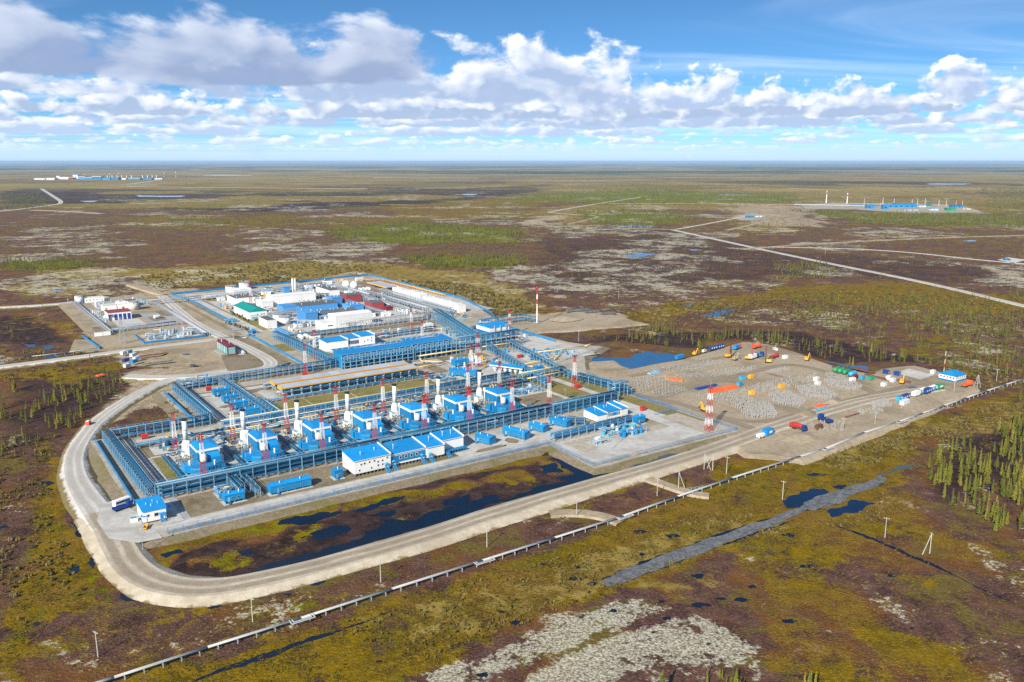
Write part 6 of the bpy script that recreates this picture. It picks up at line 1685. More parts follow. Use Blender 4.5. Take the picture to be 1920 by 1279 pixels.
def van(p0, p1, label, mt=WHITE, z=.06, name='van', top=None):
    c_, an = heading(p0, p1)
    t_ = thing_w(name, label, 'van', c_.x, c_.y, z, an)
    bd = part('body', MB().add([(-2.4, -1, .5), (2.4, -1, .5), (2.4, 1, .5), (-2.4, 1, .5), (-2.4, -1, 1.4), (2.4, -1, 1.3), (2.4, 1, 1.3), (-2.4, 1, 1.4), (-2.3, -.9, 2.3), (1.1, -.9, 2.3), (1.1, .9, 2.3), (-2.3, .9, 2.3)],
              [(3, 2, 1, 0), (0, 1, 5, 4), (1, 2, 6, 5), (2, 3, 7, 6), (3, 0, 4, 7), (4, 5, 9, 8), (5, 6, 10, 9), (6, 7, 11, 10), (7, 4, 8, 11), (8, 9, 10, 11)]), mt, t_)
    part('windscreen', MB().add([(1.98, -.85, 1.5), (1.98, .85, 1.5), (1.22, .8, 2.24), (1.22, -.8, 2.24)], [(0, 1, 2, 3)]), GLASS, bd)
    for s_ in (-1, 1):
        part('side_window', MB().add([(-1.8, s_ * 1.0, 1.5), (1.2, s_ * 1.0, 1.5), (.8, s_ * .94, 2.15), (-1.8, s_ * .94, 2.15)], [(0, 1, 2, 3)]), GLASS, bd)
    if top:
        part('roof_panel', MB().box(-2.2, 1.0, -.85, .85, 2.31, 2.4), top, t_)
    wheels(t_, (-1.5, 1.5), 2.0, .75)
    return t_
def container(p0, p1, label, mt, L_=6.1, w_=2.5, h_=2.6, z=0.0, win=0, trim=None, name='site_cabin', cat='cabin', group=None, wheelsn=0):
    c_, an = heading(p0, p1)
    t_ = thing_w(name, label, cat, c_.x, c_.y, z, an, group)
    b0 = .6 if wheelsn else .15
    bd = part('body', MB().box(-L_ / 2, L_ / 2, -w_ / 2, w_ / 2, b0, b0 + h_), mt, t_)
    part('roof', MB().box(-L_ / 2 - .06, L_ / 2 + .06, -w_ / 2 - .06, w_ / 2 + .06, b0 + h_, b0 + h_ + .12), trim or mt, t_)
    for q in range(win):
        for s_ in (-1, 1):
            part('window', MB().box(-L_ / 2 + L_ * (q + .3) / win, -L_ / 2 + L_ * (q + .75) / win, s_ * w_ / 2 - .04, s_ * w_ / 2 + .04, b0 + h_ * .4, b0 + h_ * .8), WHITE, bd)
    if wheelsn:
        wheels(t_, np.linspace(-L_ * .3, L_ * .3, wheelsn), w_)
    else:
        part('skid', MB().box(-L_ / 2 + .1, L_ / 2 - .1, -w_ / 2 + .2, -w_ / 2 + .5, 0, .15), DGREY, t_)
        part('skid', MB().box(-L_ / 2 + .1, L_ / 2 - .1, w_ / 2 - .5, w_ / 2 - .2, 0, .15), DGREY, t_)
    part('door', MB().box(L_ / 2 - .02, L_ / 2 + .05, -.45, .45, b0 + .1, b0 + 2.0), GREY, bd)
    return t_
def excavator(p0, p1, label, mt=YEL, reach=1.0):
    c_, an = heading(p0, p1)
    t_ = thing_w('excavator', label, 'excavator', c_.x, c_.y, 0, an)
    for s_ in (-1, 1):
        part('track', MB().box(-1.9, 1.9, s_ * 1.2 - .3, s_ * 1.2 + .3, 0, .9), BLACK, t_)
    h_ = part('house', MB().box(-2.2, .6, -1.3, 1.3, 1.0, 2.3), mt, t_)
    cb = part('cab', MB().box(.0, 1.6, .3, 1.3, 1.0, 3.1), mt, t_); part('window', MB().box(1.58, 1.64, .4, 1.2, 1.8, 2.9), GLASS, cb)
    part('boom', MB().bar((1.0, -.3, 1.6), (4.2 * reach, -.3, 5.0), .5, .7), mt, t_); part('stick', MB().bar((4.2 * reach, -.3, 5.0), (6.4 * reach, -.3, 1.9), .4, .5), mt, t_)
    part('bucket', MB().add([(6.0 * reach, -.9, 2.0), (6.0 * reach, .4, 2.0), (6.9 * reach, .4, 1.5), (6.9 * reach, -.9, 1.5), (6.2 * reach, -.9, .6), (6.2 * reach, .4, .6)], [(0, 1, 2, 3), (0, 3, 4), (1, 5, 2), (0, 4, 5, 1), (3, 2, 5, 4)]), DGREY, t_)
    return t_
def rig(p, ang, label, mt=RUST):
    x_, y_ = G(*p)
    t_ = thing_w('piling_rig', label, 'piling rig', x_, y_, 0, ang)
    for s_ in (-1, 1):
        part('track', MB().box(-2.4, 2.0, s_ * 1.3 - .35, s_ * 1.3 + .35, 0, .9), BLACK, t_)
    part('house', MB().box(-2.8, 1.0, -1.3, 1.3, 1.0, 2.6), YEL, t_)
    part('mast', MB().box(1.6, 2.3, -.35, .35, .5, 12.5).bar((0, 0, 2.4), (1.9, 0, 8), .2), mt, t_); part('hammer', MB().box(2.3, 3.0, -.4, .4, 3.0, 6.0), DGREY, t_); part('mast_head', MB().box(1.4, 2.9, -.4, .4, 12.5, 12.9), mt, t_)
    return t_
bus((218, 951), (240, 943), 'white minibus parked on the gate apron beside a dark blue truck')
truck((218, 959), (243, 951), 'dark blue truck parked beside the white minibus', NAVY, NAVY, 'flat')
van((162, 800), (169, 792), 'orange-fronted van with pale roof driving on the left road', ORANGE, top=TANKW)
container((245, 980), (258, 977), 'small white and blue booth on the gate apron', WHITE, 2.6, 1.8, 1.8, trim=CYAN)
truck((272, 995), (276, 987), 'small yellow loader by the gatehouse steps', YEL, YEL, 'tip', s=.5, name='loader')
# construction site
truck((1490, 803), (1508, 809), 'red tank truck with blue cab crossing the near sand', NAVY, RED, 'tank', s=1.1)
container((1483, 800), (1493, 804), 'red tank trailer behind the red tank truck', RED, 5, 2.3, 2.0, name='tank_trailer', cat='trailer', wheelsn=2)
truck((1556, 794), (1538, 787), 'dark blue flatbed truck on the near sand', NAVY, NAVY, 'flat', s=1.2)
container((1528, 807), (1542, 801), 'rust-red tank on skids beside the trucks', RUST, 5.5, 2.4, 2.2, name='fuel_tank', cat='tank')
container((1432, 818), (1447, 812), 'bright blue site cabin alone on the near corner', BLUE, 7, 3.5, 3.2, win=1)
container((1421, 822), (1431, 819), 'low white trailer beside the bright blue site cabin', WHITE, 5, 2.4, 1.4, name='site_trailer', cat='trailer', wheelsn=2)
container((1131, 718), (1145, 722), 'dark blue container on the sand left edge', NAVY, 8.5, 2.6, 2.6, win=2)
for (a_, b_, l_, m_, w_) in (((1330, 658), (1344, 655), 'dark blue caravan at the far sand edge, left one', NAVY, 3), ((1344, 655), (1356, 652), 'dark blue caravan at the far sand edge, right one', NAVY, 3), ((1268, 674), (1280, 671), 'bright blue container at the sand edge by the water', BLUE, 0),
        ((1690, 752), (1704, 746), 'dark blue trailer nearest in the row before the pipeline', NAVY, 3), ((1710, 745), (1726, 739), 'white and blue trailer second in the row before the pipeline', WHITE, 3), ((1722, 741), (1734, 736), 'green trailer in the row before the pipeline', GREENP, 2),
        ((1732, 740), (1744, 735), 'navy trailer with pale windows in the row before the pipeline', NAVY, 3), ((1742, 735), (1756, 730), 'bright blue trailer last but one in the row', BLUE, 2), ((1756, 731), (1766, 728), 'green cabin at the far end of the trailer row', GREENP, 1),
        ((1686, 762), (1706, 754), 'pale grey flat container nearest the pipeline bend', TANKW, 0), ((1684, 752), (1696, 749), 'turquoise low trailer beside the dark blue one', CYAN, 0)):
    container(a_, b_, l_, m_, 8.5, 2.6, 2.7, win=w_, wheelsn=2 if w_ else 0, trim=WHITE if w_ == 2 else None)
for (a_, b_, l_, m_) in (((1562, 700), (1574, 694), 'green fuel tank, first in the row on the sand', GREENP), ((1570, 702), (1584, 696), 'bright green fuel tank, second in the row', GREENP), ((1580, 704), (1593, 699), 'green fuel tank, third in the row', GREENP), ((1590, 708), (1606, 702), 'cyan fuel tank, last in the row on the sand', CYAN)):
    c_, an = heading(a_, b_)
    t_ = thing_w('fuel_tank', l_, 'tank', c_.x, c_.y, 0, an, 'fuel tanks in a row on the sand')
    part('shell', MB().lathe([(.3, 0), (1.5, .4), (1.7, 1), (1.7, 8), (1.5, 8.6), (.3, 9)], 12), m_, t_, True).matrix_local = Matrix.Translation((-4.5, 0, 2.0)) @ Matrix.Rotation(R(90), 4, 'Y')
    part('cradle', MB().box(-3, -2.4, -1.4, 1.4, 0, .9), RUST, t_); part('cradle', MB().box(2.4, 3, -1.4, 1.4, 0, .9), RUST, t_)
for (a_, b_, l_, m_) in (((1600, 711), (1606, 709), 'maroon box at the end of the fuel tanks', BURG), ((1609, 713), (1624, 709), 'cyan roofed cabin beside the maroon box', CYAN), ((1628, 713), (1638, 711), 'dark green machine right of the cyan cabin', GREENP), ((1386, 713), (1398, 711), 'teal site box in the middle of the piles', CYAN), ((1402, 711), (1414, 708), 'bright yellow site box in the middle of the piles', YEL),
        ((1382, 725), (1390, 722), 'small blue box near the orange roll', CYAN), ((1460, 729), (1470, 727), 'amber generator box among the piles', YEL), ((1405, 741), (1414, 739), 'amber generator box below the orange roll', YEL), ((1528, 715), (1533, 713), 'white box on the piles, far one', WHITE), ((1530, 724), (1536, 722), 'white box on the piles, near one', WHITE), ((1594, 716), (1602, 714), 'white box at the right edge of the piles', WHITE),
        ((1660, 714), (1672, 709), 'white and blue cabin beside the rusty stacks', WHITE), ((1668, 718), (1680, 714), 'pale container beside the rusty stacks', TANKW), ((1652, 726), (1662, 722), 'small pale machine left of the amber excavator', TANKW), ((1466, 674), (1478, 671), 'white barrel tank near the red truck', WHITE), ((1655, 699), (1668, 702), 'navy beam container by the helipad, left', NAVY), ((1670, 701), (1694, 706), 'navy beam container by the helipad, right', NAVY), ((1746, 702), (1752, 699), 'small pale booth at the helipad corner', TANKW)):
    container(a_, b_, l_, m_, 4.2, 2.6, 2.4)
truck((1374, 658), (1390, 652), 'blue tarpaulin truck with orange front at the far corner of the sand', ORANGE, BLUE, 'box', s=1.2)
truck((1410, 655), (1426, 651), 'orange dump truck at the far corner of the sand', ORANGE, ORANGE, 'tip', s=1.2)
truck((1405, 675), (1421, 670), 'blue truck with white load beside the red piling rig', NAVY, WHITE, 'box', s=1.25)
truck((1416, 671), (1430, 668), 'blue flatbed truck behind the white load', NAVY, CYAN, 'flat', s=1.2)
truck((1446, 673), (1458, 669), 'red truck right of the piling rigs', RED, RED, 'flat', s=1.1)
van((1450, 656), (1457, 659), 'white van at the far edge of the sand', WHITE); van((1316, 662), (1325, 659), 'white van parked beside a yellow machine', WHITE)
rig((1366, 670), 0.5, 'dark piling rig with tall mast, left of three'); rig((1404, 674), -.4, 'red piling rig with tall mast, middle of three', RED); rig((1440, 680), 2.6, 'dark piling rig with tall mast, right of three')
excavator((1298, 668), (1308, 664), 'yellow excavator near the blue caravans'); excavator((1508, 679), (1518, 673), 'yellow excavator at the far right edge of the sand', reach=1.1); excavator((1326, 773), (1314, 768), 'yellow excavator with raised arm behind the banded tower', reach=.8)
excavator((1372, 677), (1384, 674), 'dark amber excavator between the piling rigs', VALVE); excavator((1688, 722), (1694, 716), 'amber excavator beside the rusty stacks'); truck((1804, 727), (1822, 722), 'orange crane truck beside the blue-roofed control house', ORANGE, ORANGE, 'flat', s=1.2)
# tarpaulins, bundles and stacks
def bundle(p0, p1, L_, w_, h_, label, mt, n=6, name='material_bundle', cat='stack', fuzz=.3):
    c_, an = heading(p0, p1)
    t_ = thing_w(name, label, cat, c_.x, c_.y, 0, an)
    rr = random.Random(int(p0[0]))
    for q in range(n):
        x0 = -L_ / 2 + L_ * q / n
        part('bundle', MB().add([(x0, -w_ / 2, 0), (x0 + L_ / n - .1, -w_ / 2, 0), (x0 + L_ / n - .1, w_ / 2, 0), (x0, w_ / 2, 0), (x0 + .3, -w_ * .3, h_ * rr.uniform(.7, 1.1)), (x0 + L_ / n - .4, -w_ * .3, h_ * rr.uniform(.7, 1.1)), (x0 + L_ / n - .4, w_ * .3, h_), (x0 + .3, w_ * .3, h_ * rr.uniform(.8, 1.1))],
             [(0, 1, 5, 4), (1, 2, 6, 5), (2, 3, 7, 6), (3, 0, 4, 7), (4, 5, 6, 7)]), mt, t_)
    return t_
bundle((1338, 735), (1377, 727), 24, 4.6, 2.0, 'long bright orange tarpaulin-covered row among the piles', ORANGE, 9)
bundle((1530, 766), (1546, 760), 8, 5, 1.4, 'orange tarpaulin heap right of the near piles', ORANGE, 3)
bundle((1528, 770), (1550, 764), 12, 2, .8, 'pale blue sheet stack below the orange heap', CYAN, 3)
bundle((1255, 711), (1275, 714), 13, 3, 1.2, 'faded orange heap among the left piles', ORANGE, 4)
bundle((1216, 702), (1238, 695), 14, 4, 1.2, 'pale blue-grey stack on the left sand', STEEL, 4)
bundle((1308, 730), (1340, 723), 20, 4, 1.0, 'dark blue-grey pallets left of the orange row', NAVY, 5)
for k_, (a_, b_, l_) in enumerate((((1560, 688), (1600, 699), 'far left'), ((1600, 690), (1640, 700), 'middle'), ((1625, 703), (1660, 712), 'right'), ((1670, 712), (1694, 716), 'helipad side'))):
    bundle(a_, b_, 18, 3.5, .9, 'rusty steel bar stack on the sand, %s one' % l_, RUST, 3)
bundle((1585, 783), (1612, 775), 15, 1.2, .5, 'dark steel beam pair lying on the near sand', RUST, 2)
bundle((272, 668), (302, 664), 22, 3, .8, 'rusty pipe stack on the sand by the left road', RUST, 4)
bundle((280, 682), (312, 678), 22, 3, .5, 'scattered dark timber row on the sand by the left road', DGREY, 6)
bundle((180, 706), (196, 702), 6, 3, .8, 'orange scrap lying in the heath near the birches', ORANGE, 3)
for k_, (x_, y_, m_) in enumerate(((232, 664, TANKW), (242, 662, STEEL), (250, 668, TANKW), (236, 678, NAVY), (252, 680, BLUE), (238, 688, TANKW), (256, 674, TANKW))):
    container((x_ - 6, y_ + 2), (x_ + 6, y_ - 2), ('parked %s cabin in the scrap corner by the birches, ' % ('pale' if m_ in (TANKW, STEEL) else 'dark blue')) + ('left rear', 'rear middle', 'right rear', 'left middle', 'right front', 'left front', 'right middle')[k_], m_, 5.5, 2.5, 2.2)
for k_, (x_, y_) in enumerate(((1075, 583), (1110, 585), (1140, 588), (1090, 582))):
    bundle((x_ - 10, y_ + 1), (x_ + 10, y_ - 1), 16, 5, 1.6, 'dark scrap heap on the spoil ground, ' + ('left', 'third', 'right', 'second')[k_] + ' of four', DGREY, 5, fuzz=.6)
# sand heaps
def heap(px, r, h, label, mt=SAND):
    x_, y_ = G(*px)
    rr = random.Random(int(px[0]))
    m_ = MB(); n = 14
    prof = [(1, 0), (.75, .3), (.45, .7), (.15, .98)]
    for r_, z_ in prof:
        for q in range(n):
            a_ = 2 * math.pi * q / n; k = rr.uniform(.85, 1.15)
            m_.v.append((r * r_ * k * math.cos(a_) * 1.4, r * r_ * k * math.sin(a_), h * z_))
    for l_ in range(3):
        for q in range(n):
            m_.f.append((l_ * n + q, l_ * n + (q + 1) % n, (l_ + 1) * n + (q + 1) % n, (l_ + 1) * n + q))
    m_.f.append(tuple(range(3 * n, 4 * n)))
    o = obj('sand_heap', m_.mesh('sand_heap', mt, True), None, (x_, y_, -.1), PROT)
    return tag(o, label, 'sand heap')
heap((1512, 775), 6, 2.0, 'pale sand heap below the near piles'); heap((1560, 754), 5, 1.8, 'pale sand heap right of the orange heap'); heap((1500, 820), 9, 1.6, 'broad pale sand heap below the red tank truck'); heap((1250, 705), 5, 1.2, 'low sand heap among the left piles')
heap((1360, 720), 8, 1.3, 'low sand heap above the orange row'); heap((1060, 598), 14, 2.5, 'wide sand heap on the spoil ground')
# helipad and control house
sheet('helipad', gp([(1678, 699), (1704, 691), (1752, 703), (1726, 712)]), .02, SLAB)
sheet('helipad_marking', gp([(1694, 699), (1706, 695.5), (1732, 702.5), (1722, 706)]), .05, PROAD)
c_, an = heading((1769, 716), (1806, 709))
hx, hy = c_
t_ = thing_w('control_house', 'white control house with blue hipped roof at the right end of the sand', 'building', hx, hy + 2, 0, PROT)
part('wall', MB().box(-7, 7, -6, 6, 1.0, 4.2), WHITE, t_); part('base_band', MB().box(-7.05, 7.05, -6.05, 6.05, 0, 1.1), BLUE2, t_)
part('roof', MB().add([(-7.6, -6.6, 4.2), (7.6, -6.6, 4.2), (7.6, 6.6, 4.2), (-7.6, 6.6, 4.2), (-1.5, 0, 7.0), (1.5, 0, 7.0)], [(0, 1, 5, 4), (1, 2, 5), (2, 3, 4, 5), (3, 0, 4), (3, 2, 1, 0)]), BLUE, t_)
for q in range(5):
    window(t_, 's', -6 + 2.6 * q, 2.1, 1.1, 1.2, -6); window(t_, 'w', -5 + 2.2 * q, 2.1, 1.0, 1.2, -7)
t_ = thing_w('antenna_mast', 'thin red and white antenna mast behind the control house', 'mast', hx - 1, hy + 12, 0)
for q in range(6):
    part('mast_section', MB().tube((0, 0, q * 3), (0, 0, q * 3 + 3), .16, n=6), WHITE if q % 2 else RED, t_)
x_, y_ = G(1832, 727)
t_ = thing_w('tripod_tower', 'small pale tripod tower beside the pipeline at the far right', 'tower', x_, y_, 0)
for a_ in range(3):
    part('leg', MB().bar((2.2 * math.cos(a_ * 2.09), 2.2 * math.sin(a_ * 2.09), 0), (.2 * math.cos(a_ * 2.09), .2 * math.sin(a_ * 2.09), 9), .2), SILVER, t_)
part('brace', MB().bar((-1.2, 0, 3), (1.2, 0, 3), .15).bar((1.2, 0, 3), (-.6, 0, 6), .15), SILVER, t_)

# ------------------------------------------------------------------ concrete piles
PM = [MB().box(-.16, .16, -.16, .16, 0, h_).mesh('pile', CONC) for h_ in (1.0, 1.4, 1.9, 2.4)]
fields = [([(1395, 770), (1440, 752), (1460, 780), (1440, 785), (1400, 785)], 300, 2.6), ([(1370, 758), (1400, 748), (1452, 764), (1452, 785), (1400, 782)], 560, 2.4), ([(1440, 740), (1470, 732), (1512, 752), (1498, 766), (1450, 756)], 520, 2.4),
          ([(1490, 726), (1530, 722), (1572, 742), (1560, 750), (1510, 746)], 460, 2.2), ([(1540, 712), (1580, 706), (1618, 726), (1600, 734), (1555, 726)], 360, 2.2), ([(1300, 745), (1370, 735), (1440, 715), (1530, 700), (1540, 712), (1440, 735), (1360, 756)], 520, 1.6),
          ([(1240, 692), (1330, 676), (1366, 680), (1290, 696)], 420, 1.5), ([(1260, 708), (1340, 695), (1420, 686), (1415, 696), (1330, 708)], 380, 1.4), ([(1180, 712), (1240, 700), (1260, 720), (1200, 735)], 220, 1.5), ([(1220, 735), (1260, 722), (1290, 732), (1250, 745)], 140, 1.5),
          ([(1435, 697), (1470, 690), (1482, 694), (1445, 701)], 110, 1.8), ([(1632, 758), (1660, 750), (1672, 762), (1640, 768)], 150, 2.8), ([(1600, 770), (1640, 764), (1660, 772), (1610, 778)], 70, 1.6), ([(1500, 798), (1530, 790), (1580, 790), (1580, 812), (1550, 815)], 60, 1.8), ([(1550, 698), (1575, 702), (1570, 712), (1545, 706)], 60, 1.2)]
PNAME = ['nearest field beside the banded tower','field below the orange row','field left of the orange heap','middle field of the near row','field beside the white boxes','long field right of the orange row','far field by the water side','far field before the piling rigs','left field near the dark blue container','left field above the crossing track','small far field below the right rig','tall cluster before the trailers','thin rows beside the trailers','loose group around the trucks','small group below the fuel tanks']
pl = []
for f_i, (poly, n, h_) in enumerate(fields):
    g_ = gp(poly); xs = [p[0] for p in g_]; ys = [p[1] for p in g_]; k = 0; tries = 0
    n = int(n * 1.35)
    while k < n and tries < n * 30:
        tries += 1
        x_, y_ = random.uniform(min(xs), max(xs)), random.uniform(min(ys), max(ys))
        # piles stand on a grid with skips
        du = (x_ - OX) * UX + (y_ - OY) * UY; dv = (x_ - OX) * VX + (y_ - OY) * VY
        du = round(du / 1.35) * 1.35 + random.uniform(-.12, .12); dv = round(dv / 1.35) * 1.35 + random.uniform(-.12, .12)
        p = W(du, dv)
        if inside(p.x, p.y, g_):
            pl.append((p.x, p.y, h_ * random.uniform(.45, 1.05), f_i)); k += 1
pl.sort(key=lambda p: -p[2] / math.hypot(p[0], p[1]))
for x_, y_, h_, f_i in pl[:300]:
    o = obj('pile', PM[min(3, int(random.random() * 4))], None, (x_, y_, -.1), PROT + random.uniform(-.2, .2))
    tag(o, 'grey concrete pile in the ' + PNAME[f_i], 'pile', 'concrete piles of the ' + PNAME[f_i])
m_ = MB()
for x_, y_, h_, f_i in pl[300:]:
    m_.box(x_ - .15, x_ + .15, y_ - .15, y_ + .15, -.1, h_)
o = obj('pile_field', m_.mesh('pile_field', CONC)); o['kind'] = 'stuff'; tag(o, 'field of short concrete piles covering the far sand', 'piles')

# ------------------------------------------------------------------ trunk pipeline on supports
def pipeline(px, label, loops=()):
    g_ = gp(px, LOW)
    x0, y0 = g_[0]
    t_ = thing_w('pipeline', label, 'pipeline', x0, y0, LOW)
    sup = MB().bar((0, -1.0, 1.25), (0, 1.0, 1.25), .3).bar((0, -.8, 0), (0, -.8, 1.2), .28).bar((0, .8, 0), (0, .8, 1.2), .28).mesh('support', GREY)
    pts = [Vector((x - x0, y - y0)) for x, y in g_]
    for a, b_ in zip(pts, pts[1:]):
        d = (b_ - a); ln = d.length; d.normalize(); n_ = Vector((-d.y, d.x)); an = math.atan2(d.y, d.x)
        n = max(1, round(ln / 36.0)); st = ln / n
        for q in range(n):
            p = a + d * st * q; r_ = a + d * (st * (q + 1) - .05)
            for s_, rr_ in ((-.4, .30), (.36, .24)):
                part('pipe', MB().tube((*(p + n_ * s_), 1.42 + rr_), (*(r_ + n_ * s_), 1.42 + rr_), rr_, n=8), PLINE, t_, True)
        m = max(1, round(ln / 6.0))
        for q in range(m):
            p = a + d * ln * (q + .5) / m
            obj('support', sup, t_, (p.x, p.y, 0), an)
    for k in loops:
        a = pts[k]; d = (pts[k + 1] - pts[k - 1]).normalized(); n_ = Vector((-d.y, d.x)) * -1
        for s_ in (0, .9):
            q0 = a - d * (4 - s_); q1 = a + d * (4 - s_)
            part('expansion_loop', MB().path([(*q0, 1.9), (*(q0 + n_ * (2.6 - s_)), 1.9), (*(q1 + n_ * (2.6 - s_)), 1.9), (*q1, 1.9)], .22), PLINE, t_)
    return t_
pipeline([(160, 1297), (215, 1279), (390, 1222), (565, 1167), (735, 1112), (905, 1058), (1040, 1015), (1168, 974), (1270, 937), (1372, 902), (1500, 861), (1548, 846), (1620, 816), (1686, 795), (1770, 765), (1850, 737), (1920, 714), (2010, 688)], 'long silver pipeline on low supports crossing the whole foreground', (3, 5, 7, 11, 13))
# a low dark pipeline left of the yard
pipeline([(-40, 685), (60, 672), (130, 664), (185, 656)], 'low grey pipeline along the left road', ())
# ------------------------------------------------------------------ poles
PO = MB().tube((0, 0, 0), (0, 0, 9), .20, .14, 6).mesh('pole', WOODP); CA = MB().bar((-1.1, 0, 8.4), (1.1, 0, 8.4), .14).mesh('cross_arm', WOODP)
INS = MB().lathe([(.08, 0), (.1, .3), (.02, .35)], 6).mesh('insulator', TANKW)
def pole(px, wh, z=LOW, s=1.0):
    x_, y_ = G(px[0], px[1], z)
    t_ = thing_w('power_pole', 'pale power pole ' + wh, 'pole', x_, y_, z, R(-30), 'pale power poles'); t_.scale = (s, s, s)
    obj('pole', PO, t_); obj('cross_arm', CA, t_)
    for q in (-1, 0, 1):
        obj('insulator', INS, t_, (q, 0, 8.45))
NOGO_TUFT = [gp([(1110, 1100), (1300, 1040), (1500, 975), (1560, 975), (1650, 950), (1640, 930), (1665, 895), (1550, 912), (1465, 930), (1460, 955), (1120, 1080)], LOW)]
for px, wh in (((474, 1166), 'standing in dark heath left of the pipeline'), ((714, 1092), 'between the curved road and the pipeline'), ((913, 1026), 'right of the dark heath below the road'), ((184, 1232), 'at the lower left edge of the picture'), ((1081, 969), 'below the service track'), ((1232, 930), 'near the second service track'), ((1362, 888), 'beside the portal pole by the road'), ((1467, 936), 'leaning over the blue pools'), ((1659, 1008), 'on the right moor below the ditch'), ((1547, 478), 'far right near the long road'), ((1085, 640), 'by the water reeds'), ((1160, 560), 'on the far moor behind the spoil ground'), ((1640, 800), 'on the near sand edge'), ((1580, 812), 'on the sandy slope'), ((1868, 715), 'at the far right behind the pipeline'), ((1690, 770), 'in front of the trailer row'), ((1788, 738), 'before the control house')):
    pole(px, wh)
def aframe(px, ang, label, z=LOW):
    x_, y_ = G(px[0], px[1], z)
    t_ = thing_w('braced_pole', label, 'pole', x_, y_, z, ang)
    part('pole', MB().tube((0, 0, 0), (0, 0, 9), .22, .16, 6), WOODP, t_); part('brace', MB().tube((3.4, 0, 0), (.1, 0, 8.2), .18, .15, 6), WOODP, t_); part('cross_arm', MB().bar((0, -1.2, 8.5), (0, 1.2, 8.5), .15), WOODP, t_)
aframe((1272, 918), .2, 'white braced pole at the end of the second service track'); aframe((1320, 880), -.4, 'white braced pole beside the sandy road'); aframe((1336, 882), 2.2, 'white second pole of the pair beside the sandy road'); aframe((1743, 1038), 3.4, 'thin braced pole on the right moor'); aframe((128, 574), .3, 'pale braced pole beside the far left road')
t_ = thing_w('foot_gate', 'low pale railing at the end of the second service track', 'railing', *G(1300, 918, LOW), LOW, R(20))
part('rail', MB().bar((-5, 0, 1.2), (5, 0, 1.2), .14).bar((-5, 0, .6), (5, 0, .6), .12), GREY, t_)
for q in range(6):
    part('post', MB().bar((-5 + 2 * q, 0, 0), (-5 + 2 * q, 0, 1.25), .14), GREY, t_)

# ------------------------------------------------------------------ far plants
def far_block(px0, px1, top, depth, label, wall, roof, group, base=None):
    y_ = px0[1]
    a = Vector(G(*px0, LOW)); b_ = Vector(G(*px1, LOW)); ln = (b_ - a).length
    h_ = (y_ - top) / (y_ - YH) * (CAM_H - LOW)
    t_ = thing_w('far_building', label, 'building', a.x, a.y, LOW, math.atan2((b_ - a).y, (b_ - a).x), group)
    part('wall', MB().box(0, ln, 0, depth, 0, h_ * .9), wall, t_)
    part('roof', MB().box(-1, ln + 1, -1, depth + 1, h_ * .9, h_), roof, t_)
    for q in range(max(1, int(ln / 18))):
        part('window', MB().box(4 + q * 18, 10 + q * 18, -.4, .02, h_ * .35, h_ * .6), GLASS, t_)
rr = random.Random(21)
g1 = 'buildings of the far left plant'
for k, (xa, xb, yb, yt, w_, r_) in enumerate(((64, 84, 337, 334.5, WHITE, TANKW), (86, 102, 337.5, 334, TANKW, WHITE), (106, 112, 335, 330, WHITE, WHITE), (112, 128, 336, 332, WHITE, TANKW), (129, 137, 336, 333, BURG, WHITE), (137, 146, 335, 327.5, WHITE, PALE), (146, 158, 336, 331, PALE, WHITE), (158, 172, 337, 333, BLUE2, WHITE), (172, 190, 337, 330.5, BLUE2, TANKW), (192, 206, 337.5, 333, BLUE, BLUE2), (208, 222, 337.5, 332.5, BLUE2, PALE), (224, 236, 337, 333.5, WHITE, BLUE2), (240, 262, 337.5, 334, BLUE2, WHITE), (266, 284, 337, 333.5, BLUE2, PALE), (288, 304, 336.5, 334, WHITE, BLUE2))):
    col_ = {WHITE: 'white', TANKW: 'pale', BURG: 'dark red', PALE: 'light blue', BLUE2: 'blue', BLUE: 'blue'}[w_]
    far_block((xa, yb), (xb, yb), yt, 60, 'tiny %s block of the far left plant, number %s from its left end' % (col_, ('one', 'two', 'three', 'four', 'five', 'six', 'seven', 'eight', 'nine', 'ten', 'eleven', 'twelve', 'thirteen', 'fourteen', 'fifteen')[k]), w_, r_, g1)
for k, x_ in enumerate((202, 211, 220, 229, 238, 247, 268, 277, 286, 294)):
    X0, Y0 = G(x_, 336, LOW)
    t_ = thing_w('far_stack', 'tiny pale stack of the far left plant, %s from the left' % ORD[k], 'chimney', X0, Y0, LOW, 0, 'pale stacks of the far left plant')
    part('shaft', MB().lathe([(5, 0), (4.6, 34)], 8), CREAM, t_); part('rim', MB().lathe([(5, 34), (5, 36)], 8), REDB, t_)
for k, (x_, yb, yt) in enumerate(((308, 336, 322.5), (330, 336, 321.5), (223, 336, 324), (160, 336, 325), (206, 336, 325))):
    X0, Y0 = G(x_, yb, LOW); h_ = (yb - yt) / (yb - YH) * 150
    t_ = thing_w('far_mast', 'thin red and white mast of the far left plant, ' + ('second from right', 'rightmost', 'middle', 'leftmost', 'second from left')[k], 'mast', X0, Y0, LOW, 0, 'masts of the far left plant')
    for q in range(4):
        part('mast_section', MB().tube((0, 0, q * h_ / 4), (0, 0, (q + 1) * h_ / 4), 1.6, n=5), WHITE if q % 2 else RED, t_)
g2 = 'buildings of the far right plant'
pad('far_platform', gp([(1500, 384), (1560, 380), (1700, 381), (1800, 384), (1845, 398), (1700, 399), (1600, 392), (1510, 391)]), PLANTF, 8, BANK, z=-.4)
